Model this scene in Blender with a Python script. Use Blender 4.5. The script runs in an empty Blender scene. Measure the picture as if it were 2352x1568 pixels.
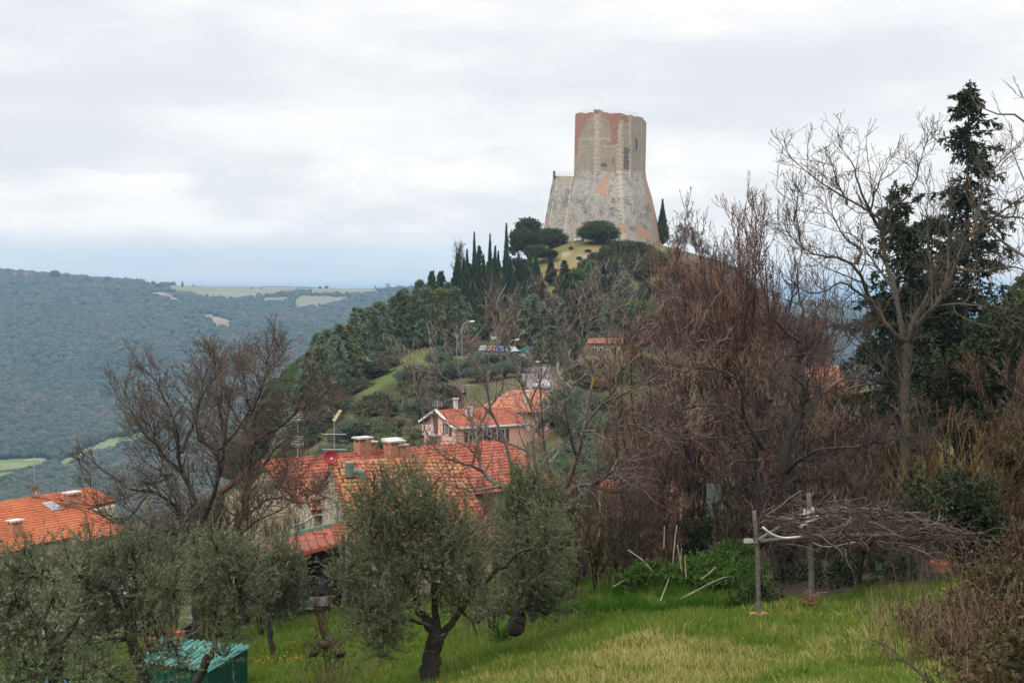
import bpy, math, random
import numpy as np
from mathutils import Vector, Matrix
rad = math.radians
SC = bpy.context.scene
COL = SC.collection
rng = np.random.default_rng(7)
random.seed(7)

# ------------------------------------------------------------------ camera, sky, sun, exposure
# photograph measured at 2352 x 1568: focal length in those pixels, principal column, horizon row
F, CX, HY = 3231.0, 1176.0, 680.0
cam_data = bpy.data.cameras.new('camera')
cam = bpy.data.objects.new('camera', cam_data)
COL.objects.link(cam)
cam.location = (0, 0, 0)
cam.rotation_euler = (rad(90), 0, 0)
cam_data.sensor_width = 36
cam_data.lens = F / 2352 * 36
cam_data.shift_y = -(784 - HY) / 2352
cam_data.clip_start = 0.5
cam_data.clip_end = 40000
SC.camera = cam

HAZE = 1.4e-4
SUN_EL, SUN_AZ = 52, -50          # soft sun, high on the left, a little behind the camera
world = bpy.data.worlds.new('World')
SC.world = world
world.use_nodes = True
wn, wl = world.node_tree.nodes, world.node_tree.links
wn.clear()

def W(kind, **kw):
    n = wn.new(kind)
    for k, v in kw.items():
        setattr(n, k, v)
    return n

def wmath(op, a, b=None, clamp=False):
    n = wn.new('ShaderNodeMath'); n.operation = op; n.use_clamp = clamp
    for i, v in enumerate((a, b)):
        if v is None: continue
        if isinstance(v, (int, float)): n.inputs[i].default_value = v
        else: wl.new(v, n.inputs[i])
    return n.outputs[0]

def wrange(v, a, b, c=0.0, d=1.0):
    n = wn.new('ShaderNodeMapRange'); n.interpolation_type = 'SMOOTHSTEP'
    wl.new(v, n.inputs[0])
    for i, x in enumerate((a, b, c, d)): n.inputs[i + 1].default_value = x
    return n.outputs[0]

def wmix(f, a, b):
    n = wn.new('ShaderNodeMix'); n.data_type = 'RGBA'
    wl.new(f, n.inputs[0])
    for s, v in ((6, a), (7, b)):
        if isinstance(v, tuple): n.inputs[s].default_value = (*v, 1)
        else: wl.new(v, n.inputs[s])
    return n.outputs[2]

def wnoise(vec, sx, sy, sz, detail=6, rough=.55, off=0.0):
    m = wn.new('ShaderNodeMapping')
    m.inputs['Scale'].default_value = (sx, sy, sz)
    m.inputs['Location'].default_value = (off, off * .7, off * 1.3)
    wl.new(vec, m.inputs[0])
    n = wn.new('ShaderNodeTexNoise'); n.inputs['Scale'].default_value = 1
    n.inputs['Detail'].default_value = detail; n.inputs['Roughness'].default_value = rough
    wl.new(m.outputs[0], n.inputs['Vector'])
    return n.outputs[0]

tc = W('ShaderNodeTexCoord')
sep = W('ShaderNodeSeparateXYZ'); wl.new(tc.outputs['Generated'], sep.inputs[0])
D, zz, xx = tc.outputs['Generated'], sep.outputs[2], sep.outputs[0]
sky = W('ShaderNodeTexSky', sky_type='NISHITA', sun_disc=False)
sky.sun_elevation = rad(SUN_EL); sky.sun_rotation = rad(SUN_AZ); sky.air_density = 1.2; sky.dust_density = 2.5
# layers of cloud: all of it in world directions (z = height above the horizon)
n_big = wnoise(D, 2.6, 2.6, 13, 5, .5, 3.1)
n_mid = wnoise(D, 9, 9, 26, 6, .55, 8.4)
n_edge = wnoise(D, 17, 17, 34, 7, .6, 1.7)
n_low = wnoise(D, 4, 4, 60, 4, .5, 5.0)
sheet = wmix(wrange(wmath('ADD', wmath('ADD', wmath('MULTIPLY', n_big, .62), wmath('MULTIPLY', n_mid, .38)), wmath('MULTIPLY', xx, .16)), .36, .62),
             (7.0, 7.2, 7.65), (8.95, 8.95, 8.85))
# a bank of brighter cumulus: its top edge wanders with the noise
edge_h = wmath('ADD', wmath('ADD', wmath('MULTIPLY', n_edge, .055), wmath('MULTIPLY', n_big, .15)), -.012)
bank = wrange(wmath('SUBTRACT', edge_h, zz), -.002, .006)
bank = wmath('MULTIPLY', bank, wrange(zz, .034, .055))
bank_col = wmix(wrange(n_mid, .35, .62), (7.3, 7.5, 7.7), (9.3, 9.2, 9.05))
c = wmix(wmath('MULTIPLY', bank, .8), sheet, bank_col)
# clear strip above the horizon where blue sky shows, and the pale air under it
zz_w = wmath('ADD', zz, wmath('MULTIPLY', wmath('SUBTRACT', n_low, .5), .030))
strip = wmath('MULTIPLY', wmath('MULTIPLY', wrange(zz_w, .004, .026), wrange(zz_w, .050, .030)), wrange(xx, .16, -.02, .3, 1.0))
skyb = W('ShaderNodeMix'); skyb.data_type = 'RGBA'; skyb.inputs[0].default_value = .9
wl.new(sky.outputs[0], skyb.inputs[6]); skyb.inputs[7].default_value = (5.3, 6.7, 8.2, 1)
c = wmix(wmath('MULTIPLY', strip, .5), c, skyb.outputs[2])
c = wmix(wrange(zz_w, .018, .002), c, (6.7, 7.2, 7.5))
# an overcast sky is brighter overhead than at the horizon
gain = wrange(zz, .22, .85, 1.0, 2.0)
vm = W('ShaderNodeVectorMath', operation='SCALE'); wl.new(c, vm.inputs[0]); wl.new(gain, vm.inputs['Scale'])
bg = W('ShaderNodeBackground'); bg.inputs[1].default_value = .1
wl.new(vm.outputs[0], bg.inputs[0])
wo = W('ShaderNodeOutputWorld'); wl.new(bg.outputs[0], wo.inputs[0])
world.cycles.sampling_method = 'MANUAL'; world.cycles.sample_map_resolution = 512

sun_d = bpy.data.lights.new('sun', 'SUN')
sun_d.energy = 1.5; sun_d.angle = rad(12); sun_d.color = (1, .93, .82)
sun = bpy.data.objects.new('sun', sun_d); COL.objects.link(sun)
_a, _e = rad(SUN_AZ), rad(SUN_EL)
_sd = Vector((math.sin(_a) * math.cos(_e), -abs(math.cos(_a)) * math.cos(_e), math.sin(_e)))
sky.sun_rotation = math.atan2(_sd.x, _sd.y)
sun.rotation_euler = _sd.to_track_quat('Z', 'Y').to_euler()

SC.view_settings.view_transform = 'Standard'
SC.view_settings.look = 'None'
SC.view_settings.exposure = 0.24
SC.view_settings.gamma = 1
SC.render.engine = 'CYCLES'
SC.cycles.use_denoising = True
SC.cycles.max_bounces = 6
SC.cycles.diffuse_bounces = 3
SC.cycles.glossy_bounces = 2
SC.cycles.transmission_bounces = 3
SC.cycles.transparent_max_bounces = 6
SC.cycles.caustics_reflective = False
SC.cycles.caustics_refractive = False

# ------------------------------------------------------------------ helpers
def P(px, py, Y):
    """The point at depth Y that stands at this place of the photograph."""
    return np.array([(px - CX) / F * Y, Y, (HY - py) / F * Y])

def XY(px, Y):
    return (px - CX) / F * Y, Y

def norm(v):
    v = np.asarray(v, float)
    return v / np.maximum(np.linalg.norm(v, axis=-1, keepdims=True), 1e-9)

def pip(x, y, poly):
    x = np.asarray(x, float); y = np.asarray(y, float)
    ins = np.zeros(x.shape, bool)
    n = len(poly); j = n - 1
    for i in range(n):
        xi, yi = poly[i][:2]; xj, yj = poly[j][:2]
        cnd = ((yi > y) != (yj > y)) & (x < (xj - xi) * (y - yi) / ((yj - yi) if yj != yi else 1e-9) + xi)
        ins ^= cnd; j = i
    return ins

class MB:
    """Collects vertices and faces; build() links them as one mesh object."""
    def __init__(self): self.V = []; self.F = []; self.M = []; self.n = 0
    def add(self, V, Fc, mi=0):
        V = np.asarray(V, float).reshape(-1, 3)
        self.V.append(V)
        if isinstance(Fc, np.ndarray):
            self.F.append(Fc.astype(np.int64) + self.n); self.M.append(np.full(len(Fc), mi) if np.isscalar(mi) else np.asarray(mi))
        else:
            for f in Fc:
                self.F.append(np.asarray([f], np.int64) + self.n); self.M.append(np.full(1, mi))
        self.n += len(V)
        return self
    def box(self, c, s, rz=0.0, mi=0, M=None):
        sx, sy, sz = [v / 2 for v in s]
        V = np.array([[x, y, z] for z in (-sz, sz) for y in (-sy, sy) for x in (-sx, sx)])
        if M is not None: V = V @ np.asarray(M).T
        elif rz:
            a, b = math.cos(rz), math.sin(rz)
            V = V @ np.array([[a, b, 0], [-b, a, 0], [0, 0, 1]])
        Fc = np.array([[0, 2, 3, 1], [4, 5, 7, 6], [0, 1, 5, 4], [2, 6, 7, 3], [0, 4, 6, 2], [1, 3, 7, 5]])
        return self.add(V + np.asarray(c), Fc, mi)
    def beam(self, a, b, w, h, mi=0):
        a = np.asarray(a, float); b = np.asarray(b, float)
        t = norm(b - a); ref = np.array([0, 0, 1.0]) if abs(t[2]) < .95 else np.array([1.0, 0, 0])
        u = norm(np.cross(t, ref)); v = np.cross(u, t)
        return self.box((a + b) / 2, (np.linalg.norm(b - a), w, h), M=np.stack([t, u, v], 1), mi=mi)
    def tube(self, pts, r, sides=8, mi=0, cap=True):
        pts = np.asarray(pts, float); K = len(pts)
        R = np.full(K, r) if np.isscalar(r) else np.asarray(r, float)
        V, Fc = tubes(pts[None], R[None], sides)
        self.add(V, Fc, mi)
        if cap:
            o = -len(V)
            self.F.append(np.array([list(range(sides))[::-1]]) + self.n + o); self.M.append(np.full(1, mi))
            self.F.append(np.array([list(range((K - 1) * sides, K * sides))]) + self.n + o); self.M.append(np.full(1, mi))
        return self
    def lathe(self, c, prof, sides=16, mi=0, axis=(0, 0, 1)):
        prof = np.asarray(prof, float)
        pts = np.stack([np.zeros(len(prof)), np.zeros(len(prof)), prof[:, 1]], 1)
        a = np.arange(sides) / sides * 2 * math.pi
        V = np.stack([prof[:, 0][:, None] * np.cos(a), prof[:, 0][:, None] * np.sin(a), np.repeat(prof[:, 1][:, None], sides, 1)], 2).reshape(-1, 3)
        q = Vector((0, 0, 1)).rotation_difference(Vector(axis)).to_matrix()
        V = V @ np.array(q).T + np.asarray(c)
        K = len(prof); i = np.arange(K - 1)[:, None] * sides; j = np.arange(sides)[None]; k = (j + 1) % sides
        Fc = np.stack([i + j, i + k, i + sides + k, i + sides + j], 2).reshape(-1, 4)
        return self.add(V, Fc, mi)
    def prism(self, poly, z0, z1, mi=0):
        """Upright prism: poly of (x, y), top heights z1 (one or a list), bottom z0."""
        n = len(poly); p = np.asarray(poly, float)
        zt = np.full(n, z1) if np.isscalar(z1) else np.asarray(z1, float)
        zb = np.full(n, z0) if np.isscalar(z0) else np.asarray(z0, float)
        V = np.concatenate([np.c_[p, zb], np.c_[p, zt]])
        Fc = [[i, (i + 1) % n, n + (i + 1) % n, n + i] for i in range(n)] + [list(range(n, 2 * n)), list(range(n))[::-1]]
        return self.add(V, Fc, mi)
    def slab(self, pts, thick, mi=0):
        """A flat polygon in space given a thickness downwards along its normal."""
        p = np.asarray(pts, float); n = len(p)
        nn = np.zeros(3)
        for i in range(n): nn += np.cross(p[i], p[(i + 1) % n])
        nn = norm(nn)
        if nn[2] < 0: p = p[::-1]; nn = -nn
        V = np.concatenate([p - nn * thick, p])
        Fc = [[i, (i + 1) % n, n + (i + 1) % n, n + i] for i in range(n)] + [list(range(n, 2 * n)), list(range(n))[::-1]]
        return self.add(V, Fc, mi)
    def build(self, name, mats, parent=None, smooth=False, loc=None):
        if not isinstance(mats, (list, tuple)): mats = [mats]
        V = np.concatenate(self.V) if self.V else np.zeros((0, 3))
        o = mesh_obj(name, V, self.F, self.M, mats, smooth)
        if loc is not None: o.location = loc
        if parent is not None: o.parent = parent
        return o

def mesh_obj(name, V, Fl, Ml, mats, smooth=False):
    me = bpy.data.meshes.new(name)
    V = np.asarray(V, np.float32)
    me.vertices.add(len(V)); me.vertices.foreach_set('co', V.ravel())
    sizes = np.concatenate([np.full(len(f), f.shape[1]) for f in Fl]) if Fl else np.zeros(0, int)
    loops = np.concatenate([f.ravel() for f in Fl]) if Fl else np.zeros(0, int)
    me.loops.add(len(loops)); me.loops.foreach_set('vertex_index', loops.astype(np.int32))
    me.polygons.add(len(sizes))
    st = np.concatenate([[0], np.cumsum(sizes)[:-1]]) if len(sizes) else sizes
    me.polygons.foreach_set('loop_start', st.astype(np.int32))
    if Ml: me.polygons.foreach_set('material_index', np.concatenate(Ml).astype(np.int32))
    me.polygons.foreach_set('use_smooth', np.full(len(sizes), smooth))
    for m in mats: me.materials.append(m)
    me.update(calc_edges=True); me.validate()
    o = bpy.data.objects.new(name, me); COL.objects.link(o)
    return o

def tubes(Pp, R, sides=4):
    """Pp (N,K,3) paths, R (N,K) radii -> one bundle of open tubes."""
    Pp = np.asarray(Pp, float); N, K, _ = Pp.shape
    T = np.gradient(Pp, axis=1); T = norm(T)
    mt = norm(T.mean(1)); ref = np.zeros((N, 3)); ref[np.arange(N), np.argmin(np.abs(mt), 1)] = 1
    U = norm(np.cross(T, ref[:, None])); Vv = np.cross(T, U)
    a = np.arange(sides) / sides * 2 * math.pi
    ring = Pp[:, :, None] + R[:, :, None, None] * (U[:, :, None] * np.cos(a)[None, None, :, None] + Vv[:, :, None] * np.sin(a)[None, None, :, None])
    b = (np.arange(N) * K * sides)[:, None, None] + (np.arange(K - 1) * sides)[None, :, None]
    j = np.arange(sides)[None, None]; k = (j + 1) % sides
    Fc = np.stack([b + j, b + k, b + sides + k, b + sides + j], 3).reshape(-1, 4)
    return ring.reshape(-1, 3), Fc

def empty(name, loc=(0, 0, 0), rz=0.0):
    o = bpy.data.objects.new(name, None); COL.objects.link(o)
    o.location = [float(v) for v in loc]; o.rotation_euler = (0, 0, rz); o.empty_display_size = .3
    return o

def tag(o, label=None, cat=None, group=None, kind=None):
    if label: o['label'] = label
    if cat: o['category'] = cat
    if group: o['group'] = group
    if kind: o['kind'] = kind
    return o

def thing(name, label, cat, loc=(0, 0, 0), rz=0.0, group=None):
    return tag(empty(name, loc, rz), label, cat, group)

def copy_tree(o, parent=None):
    """A copy of a thing with copies of its parts and their sub-parts; mesh data is shared."""
    c = o.copy(); COL.objects.link(c)
    if parent is not None: c.parent = parent
    for ch in list(o.children): copy_tree(ch, c)
    return c

_ONES = ['', 'first', 'second', 'third', 'fourth', 'fifth', 'sixth', 'seventh', 'eighth', 'ninth', 'tenth', 'eleventh', 'twelfth', 'thirteenth', 'fourteenth', 'fifteenth', 'sixteenth', 'seventeenth', 'eighteenth', 'nineteenth']
def ordinal(n):
    if n < 20: return _ONES[n]
    t, o = divmod(n, 10)
    return {2: 'twentieth', 3: 'thirtieth', 4: 'fortieth', 5: 'fiftieth'}[t] if o == 0 else {2: 'twenty', 3: 'thirty', 4: 'forty', 5: 'fifty'}[t] + '-' + _ONES[o]

# ------------------------------------------------------------------ materials
def new_mat(name):
    m = bpy.data.materials.new(name); m.use_nodes = True
    nt = m.node_tree; nt.nodes.clear()
    out = nt.nodes.new('ShaderNodeOutputMaterial'); b = nt.nodes.new('ShaderNodeBsdfPrincipled')
    nt.links.new(b.outputs[0], out.inputs[0])
    b.inputs['Specular IOR Level'].default_value = .25
    return m, nt, b, out

def ramp(nt, fac, stops):
    r = nt.nodes.new('ShaderNodeValToRGB'); e = r.color_ramp.elements
    while len(e) < len(stops): e.new(.5)
    for i, (p, c) in enumerate(stops): e[i].position = p; e[i].color = (*c, 1)
    nt.links.new(fac, r.inputs[0])
    return r.outputs[0]

def noise_node(nt, scale, detail=4, rough=.6, vec=None, stretch=None):
    n = nt.nodes.new('ShaderNodeTexNoise'); n.inputs['Scale'].default_value = scale
    n.inputs['Detail'].default_value = detail; n.inputs['Roughness'].default_value = rough
    if vec is None:
        t = nt.nodes.new('ShaderNodeTexCoord'); vec = t.outputs['Object']
    if stretch:
        mp = nt.nodes.new('ShaderNodeMapping'); mp.inputs['Scale'].default_value = stretch
        nt.links.new(vec, mp.inputs[0]); vec = mp.outputs[0]
    nt.links.new(vec, n.inputs['Vector'])
    return n.outputs[0]

def mixc(nt, f, a, b, blend='MIX'):
    n = nt.nodes.new('ShaderNodeMix'); n.data_type = 'RGBA'; n.blend_type = blend
    for s, v in ((0, f), (6, a), (7, b)):
        if isinstance(v, (int, float)): n.inputs[s].default_value = v
        elif isinstance(v, tuple): n.inputs[s].default_value = (*v, 1)
        else: nt.links.new(v, n.inputs[s])
    return n.outputs[2]

def mat_noise(name, cols, scale=3.0, rough=.8, bump=0.0, bscale=None, metallic=0.0, detail=5, stretch=None, spec=.25, island=0.0, objvar=0.0):
    """Surface whose colour wanders between cols with a noise; optional bump."""
    m, nt, b, out = new_mat(name)
    f = noise_node(nt, scale, detail, .62, stretch=stretch)
    if island:
        g = nt.nodes.new('ShaderNodeNewGeometry')
        mx = nt.nodes.new('ShaderNodeMix'); mx.inputs[0].default_value = island
        nt.links.new(f, mx.inputs[2]); nt.links.new(g.outputs['Random Per Island'], mx.inputs[3]); f = mx.outputs[0]
        lo, hi = .22, .8
    else: lo, hi = .3, .7
    n = len(cols)
    c = ramp(nt, f, [(lo + (hi - lo) * i / max(1, n - 1), col) for i, col in enumerate(cols)])
    if objvar:
        oi = nt.nodes.new('ShaderNodeObjectInfo'); mr = nt.nodes.new('ShaderNodeMapRange'); nt.links.new(oi.outputs['Random'], mr.inputs[0]); mr.inputs[3].default_value = 1 - objvar; mr.inputs[4].default_value = 1 + objvar
        hs = nt.nodes.new('ShaderNodeHueSaturation'); nt.links.new(mr.outputs[0], hs.inputs['Value']); nt.links.new(c, hs.inputs['Color']); c = hs.outputs[0]
    nt.links.new(c, b.inputs['Base Color'])
    b.inputs['Roughness'].default_value = rough; b.inputs['Metallic'].default_value = metallic
    b.inputs['Specular IOR Level'].default_value = spec
    if bump:
        bn = nt.nodes.new('ShaderNodeBump'); bn.inputs['Strength'].default_value = bump; bn.inputs['Distance'].default_value = .05
        nt.links.new(noise_node(nt, bscale or scale * 4, 6, .65), bn.inputs['Height']); nt.links.new(bn.outputs[0], b.inputs['Normal'])
    return m

def mat_leaf(name, cols, back=None, rough=.55, trans=.25, objvar=.12, clump=.8):
    """Leaves: each island its own tone, clumps of tone through the crown, optional paler underside."""
    m, nt, b, out = new_mat(name)
    g = nt.nodes.new('ShaderNodeNewGeometry')
    cl = noise_node(nt, clump, 2, .5)
    mx = nt.nodes.new('ShaderNodeMix'); mx.inputs[0].default_value = .55
    nt.links.new(g.outputs['Random Per Island'], mx.inputs[2]); nt.links.new(cl, mx.inputs[3])
    n = len(cols)
    c = ramp(nt, mx.outputs[0], [(.18 + .62 * i / max(1, n - 1), col) for i, col in enumerate(cols)])
    if back: c = mixc(nt, g.outputs['Backfacing'], c, back)
    oi = nt.nodes.new('ShaderNodeObjectInfo')
    hs = nt.nodes.new('ShaderNodeHueSaturation')
    mr = nt.nodes.new('ShaderNodeMapRange'); nt.links.new(oi.outputs['Random'], mr.inputs[0])
    mr.inputs[3].default_value = 1 - objvar * 1.8; mr.inputs[4].default_value = 1 + objvar * 1.8
    mh = nt.nodes.new('ShaderNodeMapRange'); nt.links.new(oi.outputs['Random'], mh.inputs[0])
    mh.inputs[3].default_value = .5 - objvar * .22; mh.inputs[4].default_value = .5 + objvar * .16
    nt.links.new(mr.outputs[0], hs.inputs['Value']); nt.links.new(mh.outputs[0], hs.inputs['Hue']); nt.links.new(c, hs.inputs['Color'])
    c = hs.outputs[0]
    nt.links.new(c, b.inputs['Base Color']); b.inputs['Roughness'].default_value = rough
    tr = nt.nodes.new('ShaderNodeBsdfTranslucent'); nt.links.new(c, tr.inputs[0])
    ms = nt.nodes.new('ShaderNodeMixShader'); ms.inputs[0].default_value = trans
    nt.links.new(b.outputs[0], ms.inputs[1]); nt.links.new(tr.outputs[0], ms.inputs[2]); nt.links.new(ms.outputs[0], out.inputs[0])
    return m

def mat_bark(name, c1, c2, lichen=None, amount=.5, lscale=1.6):
    """Bark with a noise grain and, where given, patches of lichen."""
    m, nt, b, out = new_mat(name)
    c = ramp(nt, noise_node(nt, 9, 5, .65), [(.3, c1), (.7, c2)])
    if lichen:
        f = noise_node(nt, lscale, 6, .7)
        mr = nt.nodes.new('ShaderNodeMapRange'); nt.links.new(f, mr.inputs[0])
        mr.inputs[1].default_value = .62 - .25 * amount; mr.inputs[2].default_value = .72 - .25 * amount
        c = mixc(nt, mr.outputs[0], c, lichen)
    nt.links.new(c, b.inputs['Base Color']); b.inputs['Roughness'].default_value = .9; b.inputs['Specular IOR Level'].default_value = .15
    bn = nt.nodes.new('ShaderNodeBump'); bn.inputs['Strength'].default_value = .5; bn.inputs['Distance'].default_value = .02
    nt.links.new(noise_node(nt, 25, 4, .7), bn.inputs['Height']); nt.links.new(bn.outputs[0], b.inputs['Normal'])
    return m

def mat_plain(name, col, rough=.5, metallic=0.0, var=.12, scale=2.0, spec=.4):
    return mat_noise(name, [tuple(v * (1 - var) for v in col), tuple(min(1, v * (1 + var)) for v in col)], scale, rough, 0, None, metallic, 5, None, spec)
# ------------------------------------------------------------------ the ground: one sheet from under the camera to the horizon
PROF = {  # column of the photograph -> (distance, height)
 0: [(3,-2.2),(8,-4.5),(15,-6.8),(24,-9.0),(32,-10.4),(45,-12.5),(60,-15.3),(80,-19.5),(110,-26),(150,-36),(200,-50),(250,-62),(300,-72),(400,-88),(520,-104),(700,-122),(1000,-143),(1300,-158),(1500,-158),(1700,-140),(2000,-105),(2400,-45),(2800,25),(3000,52),(3300,50),(4000,35),(6000,10),(12000,-60)],
 300: [(3,-2.2),(8,-4.5),(15,-6.6),(24,-8.8),(32,-10.2),(45,-12.4),(60,-15),(80,-19),(110,-25),(150,-34),(200,-45),(250,-53),(300,-60),(400,-78),(520,-97),(700,-122),(1000,-143),(1300,-158),(1500,-150),(1700,-132),(2000,-105),(2400,-48),(2800,8),(3000,31),(3300,33),(4000,25),(6000,10),(12000,-60)],
 500: [(3,-2.1),(8,-4.4),(15,-6.3),(24,-8.3),(32,-9.7),(45,-12),(60,-14.3),(80,-18),(110,-23.5),(150,-30),(200,-36),(250,-40),(300,-47),(400,-66),(520,-90),(700,-120),(1000,-142),(1300,-155),(1500,-148),(1700,-132),(2000,-106),(2300,-58),(2600,-24),(3000,6),(3400,21),(4000,24),(6000,10),(12000,-60)],
 700: [(3,-2.1),(8,-4.3),(15,-6.0),(24,-7.9),(32,-9.4),(45,-11.6),(60,-12.9),(80,-17),(110,-21.5),(150,-26),(200,-26.5),(250,-22.5),(290,-18.5),(330,-19),(370,-25),(400,-34),(440,-48),(520,-75),(700,-116),(1000,-140),(1300,-150),(1700,-130),(2000,-108),(2300,-54),(2600,-24),(3000,3),(3400,18),(4000,22),(6000,10),(12000,-60)],
 830: [(3,-2.0),(8,-4.1),(15,-5.7),(24,-7.6),(32,-9.1),(45,-11.2),(60,-12.8),(80,-16.5),(110,-20.5),(150,-23.5),(200,-23),(235,-18.5),(262,-15.5),(290,-15),(330,-13),(370,-17),(400,-24),(440,-38),(520,-65),(700,-110),(1000,-138),(1300,-150),(1700,-130),(2000,-105),(2300,-52),(2600,-24),(3000,3),(3400,18),(4000,22),(6000,10),(12000,-60)],
 960: [(3,-2.0),(8,-4.0),(15,-5.5),(24,-7.3),(32,-8.8),(45,-10.8),(60,-12.6),(80,-15.8),(110,-19.3),(150,-21),(200,-19.3),(235,-14.5),(262,-11.6),(285,-11.2),(310,-9.5),(340,-5),(370,-3),(400,-7),(440,-20),(520,-52),(700,-100),(1000,-138),(1300,-150),(1700,-130),(2000,-105),(2400,-48),(2800,0),(3300,22),(4000,24),(6000,10),(12000,-60)],
 1080: [(3,-2.0),(8,-3.9),(15,-5.4),(24,-7.0),(32,-8.4),(45,-10.4),(60,-12.2),(80,-15),(110,-17.8),(150,-19),(200,-17),(235,-13.5),(262,-11.9),(300,-11.6),(312,-9),(340,-2),(370,3.5),(400,3),(440,-8),(480,-26),(520,-44),(700,-95),(1000,-138),(2000,-105),(2800,0),(3300,24),(4000,24),(6000,10),(12000,-60)],
 1180: [(3,-1.9),(8,-3.8),(15,-5.2),(24,-6.8),(32,-8.2),(45,-10),(60,-11.8),(80,-14.3),(110,-16.6),(150,-17.6),(200,-16),(245,-13.4),(262,-12.4),(300,-11.8),(312,-8.5),(340,0),(370,8),(400,9),(440,1),(470,-14),(520,-40),(700,-92),(1000,-138),(2000,-105),(3000,0),(4000,20),(6000,10),(12000,-60)],
 1280: [(3,-1.9),(8,-3.8),(15,-5.2),(24,-6.7),(32,-8.0),(45,-9.6),(60,-11.4),(80,-13.8),(110,-15.8),(150,-16.3),(205,-13.8),(240,-13.2),(262,-12.6),(300,-11),(312,-8),(340,2.5),(370,12.5),(388,18),(400,18.5),(430,16),(470,-8),(520,-38),(700,-90),(1000,-138),(2000,-105),(3000,0),(4000,20),(6000,10),(12000,-60)],
 1400: [(3,-1.9),(8,-3.7),(15,-5.1),(24,-6.6),(32,-7.7),(45,-9.2),(60,-11),(80,-13),(110,-14.5),(150,-14.6),(205,-13.2),(250,-12.8),(290,-11.5),(310,-7.5),(340,3.2),(365,11),(384,17.8),(402,19),(430,17),(470,-6),(520,-38),(700,-90),(1000,-138),(2000,-105),(3000,0),(4000,20),(6000,10),(12000,-60)],
 1510: [(3,-1.9),(8,-3.6),(15,-5.0),(24,-6.6),(32,-7.6),(45,-9),(60,-10.6),(80,-12.3),(110,-13.5),(150,-13.6),(205,-13),(250,-12.8),(290,-11.5),(310,-8),(340,2),(365,10),(384,17),(402,18.6),(425,15),(470,-10),(520,-40),(700,-90),(1000,-138),(2000,-105),(3000,-20),(4000,-15),(6000,-10),(12000,-60)],
 1700: [(3,-1.8),(8,-3.4),(15,-4.9),(24,-6.6),(32,-7.55),(36,-8.05),(45,-8.8),(60,-10.2),(80,-11.8),(110,-12.6),(150,-13),(200,-13),(250,-13),(290,-12),(330,-4),(365,6),(395,12),(415,9),(450,-10),(520,-42),(700,-92),(1000,-138),(2000,-120),(3000,-25),(4000,-15),(6000,-10),(12000,-60)],
 1850: [(3,-1.8),(8,-3.2),(15,-4.7),(24,-6.5),(32,-7.5),(38,-8.0),(45,-8.5),(60,-9.7),(80,-11),(110,-11.6),(150,-12.4),(200,-13),(250,-14),(290,-14),(330,-12),(365,-9),(400,-12),(450,-30),(520,-55),(700,-100),(1000,-140),(2000,-130),(3000,-60),(4000,-40),(6000,-10),(12000,-60)],
 2100: [(3,-1.7),(8,-2.9),(15,-4.4),(24,-6.4),(32,-7.3),(38,-7.8),(45,-8.2),(60,-8.8),(80,-9.4),(110,-9.4),(150,-10.5),(200,-13),(250,-17),(300,-25),(400,-48),(520,-70),(700,-105),(1000,-142),(2000,-140),(3000,-80),(4000,-50),(6000,-10),(12000,-60)],
 2300: [(3,-1.7),(8,-3.2),(13,-4.5),(18,-5.4),(24,-6.0),(32,-6.8),(38,-7.1),(45,-7.5),(60,-7.8),(80,-7.8),(110,-7.8),(150,-9.5),(200,-12),(250,-18),(300,-28),(400,-52),(520,-74),(700,-108),(1000,-142),(2000,-140),(3000,-80),(4000,-50),(6000,-10),(12000,-60)],
}
PROF[-800] = PROF[0]; PROF[-6000] = PROF[0]; PROF[3000] = PROF[2300]; PROF[8000] = PROF[2300]
GP = np.concatenate([np.arange(-6000, -1000, 100), np.arange(-1000, -200, 20), np.arange(-200, 2560, 4), np.arange(2560, 3500, 20), np.arange(3500, 8001, 100)]).astype(float)
GY = np.concatenate([np.geomspace(2.5, 700, 420), np.geomspace(700, 3700, 260)[1:], np.geomspace(3700, 14000, 40)[1:]])
LY = np.log(GY)
_cols = sorted(PROF)
_Z = np.array([np.interp(LY, np.log([a for a, _ in PROF[c]]), [b for _, b in PROF[c]]) for c in _cols])   # column x distance

def _smooth(A, axis, k):
    ker = np.exp(-.5 * (np.arange(-3 * k, 3 * k + 1) / k) ** 2); ker /= ker.sum()
    pad = [(0, 0), (0, 0)]; pad[axis] = (3 * k, 3 * k)
    B = np.pad(A, pad, mode='edge')
    return np.apply_along_axis(lambda v: np.convolve(v, ker, 'valid'), axis, B)
_Z = _smooth(_Z, 1, 4)
GZ = np.array([np.interp(GP, _cols, _Z[:, j]) for j in range(len(GY))])      # distance x column
GZ = _smooth(GZ, 1, 8)

def vnoise(x, y, seed=0):
    """Smooth value noise in the plane."""
    xi = np.floor(x).astype(np.int64); yi = np.floor(y).astype(np.int64); fx = x - xi; fy = y - yi
    fx = fx * fx * (3 - 2 * fx); fy = fy * fy * (3 - 2 * fy)
    def h(a, b):
        v = (a * 374761393 + b * 668265263 + seed * 982451653) & 0xffffffff
        v = ((v ^ (v >> 13)) * 1274126177) & 0xffffffff
        return ((v ^ (v >> 16)) & 0xffff) / 65535.0
    return (h(xi, yi) * (1 - fx) + h(xi + 1, yi) * fx) * (1 - fy) + (h(xi, yi + 1) * (1 - fx) + h(xi + 1, yi + 1) * fx) * fy

def fbm(x, y, seed=0, o=4):
    s = 0; a = .5
    for i in range(o):
        s = s + a * vnoise(x * 2 ** i, y * 2 ** i, seed + i); a *= .5
    return s

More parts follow.
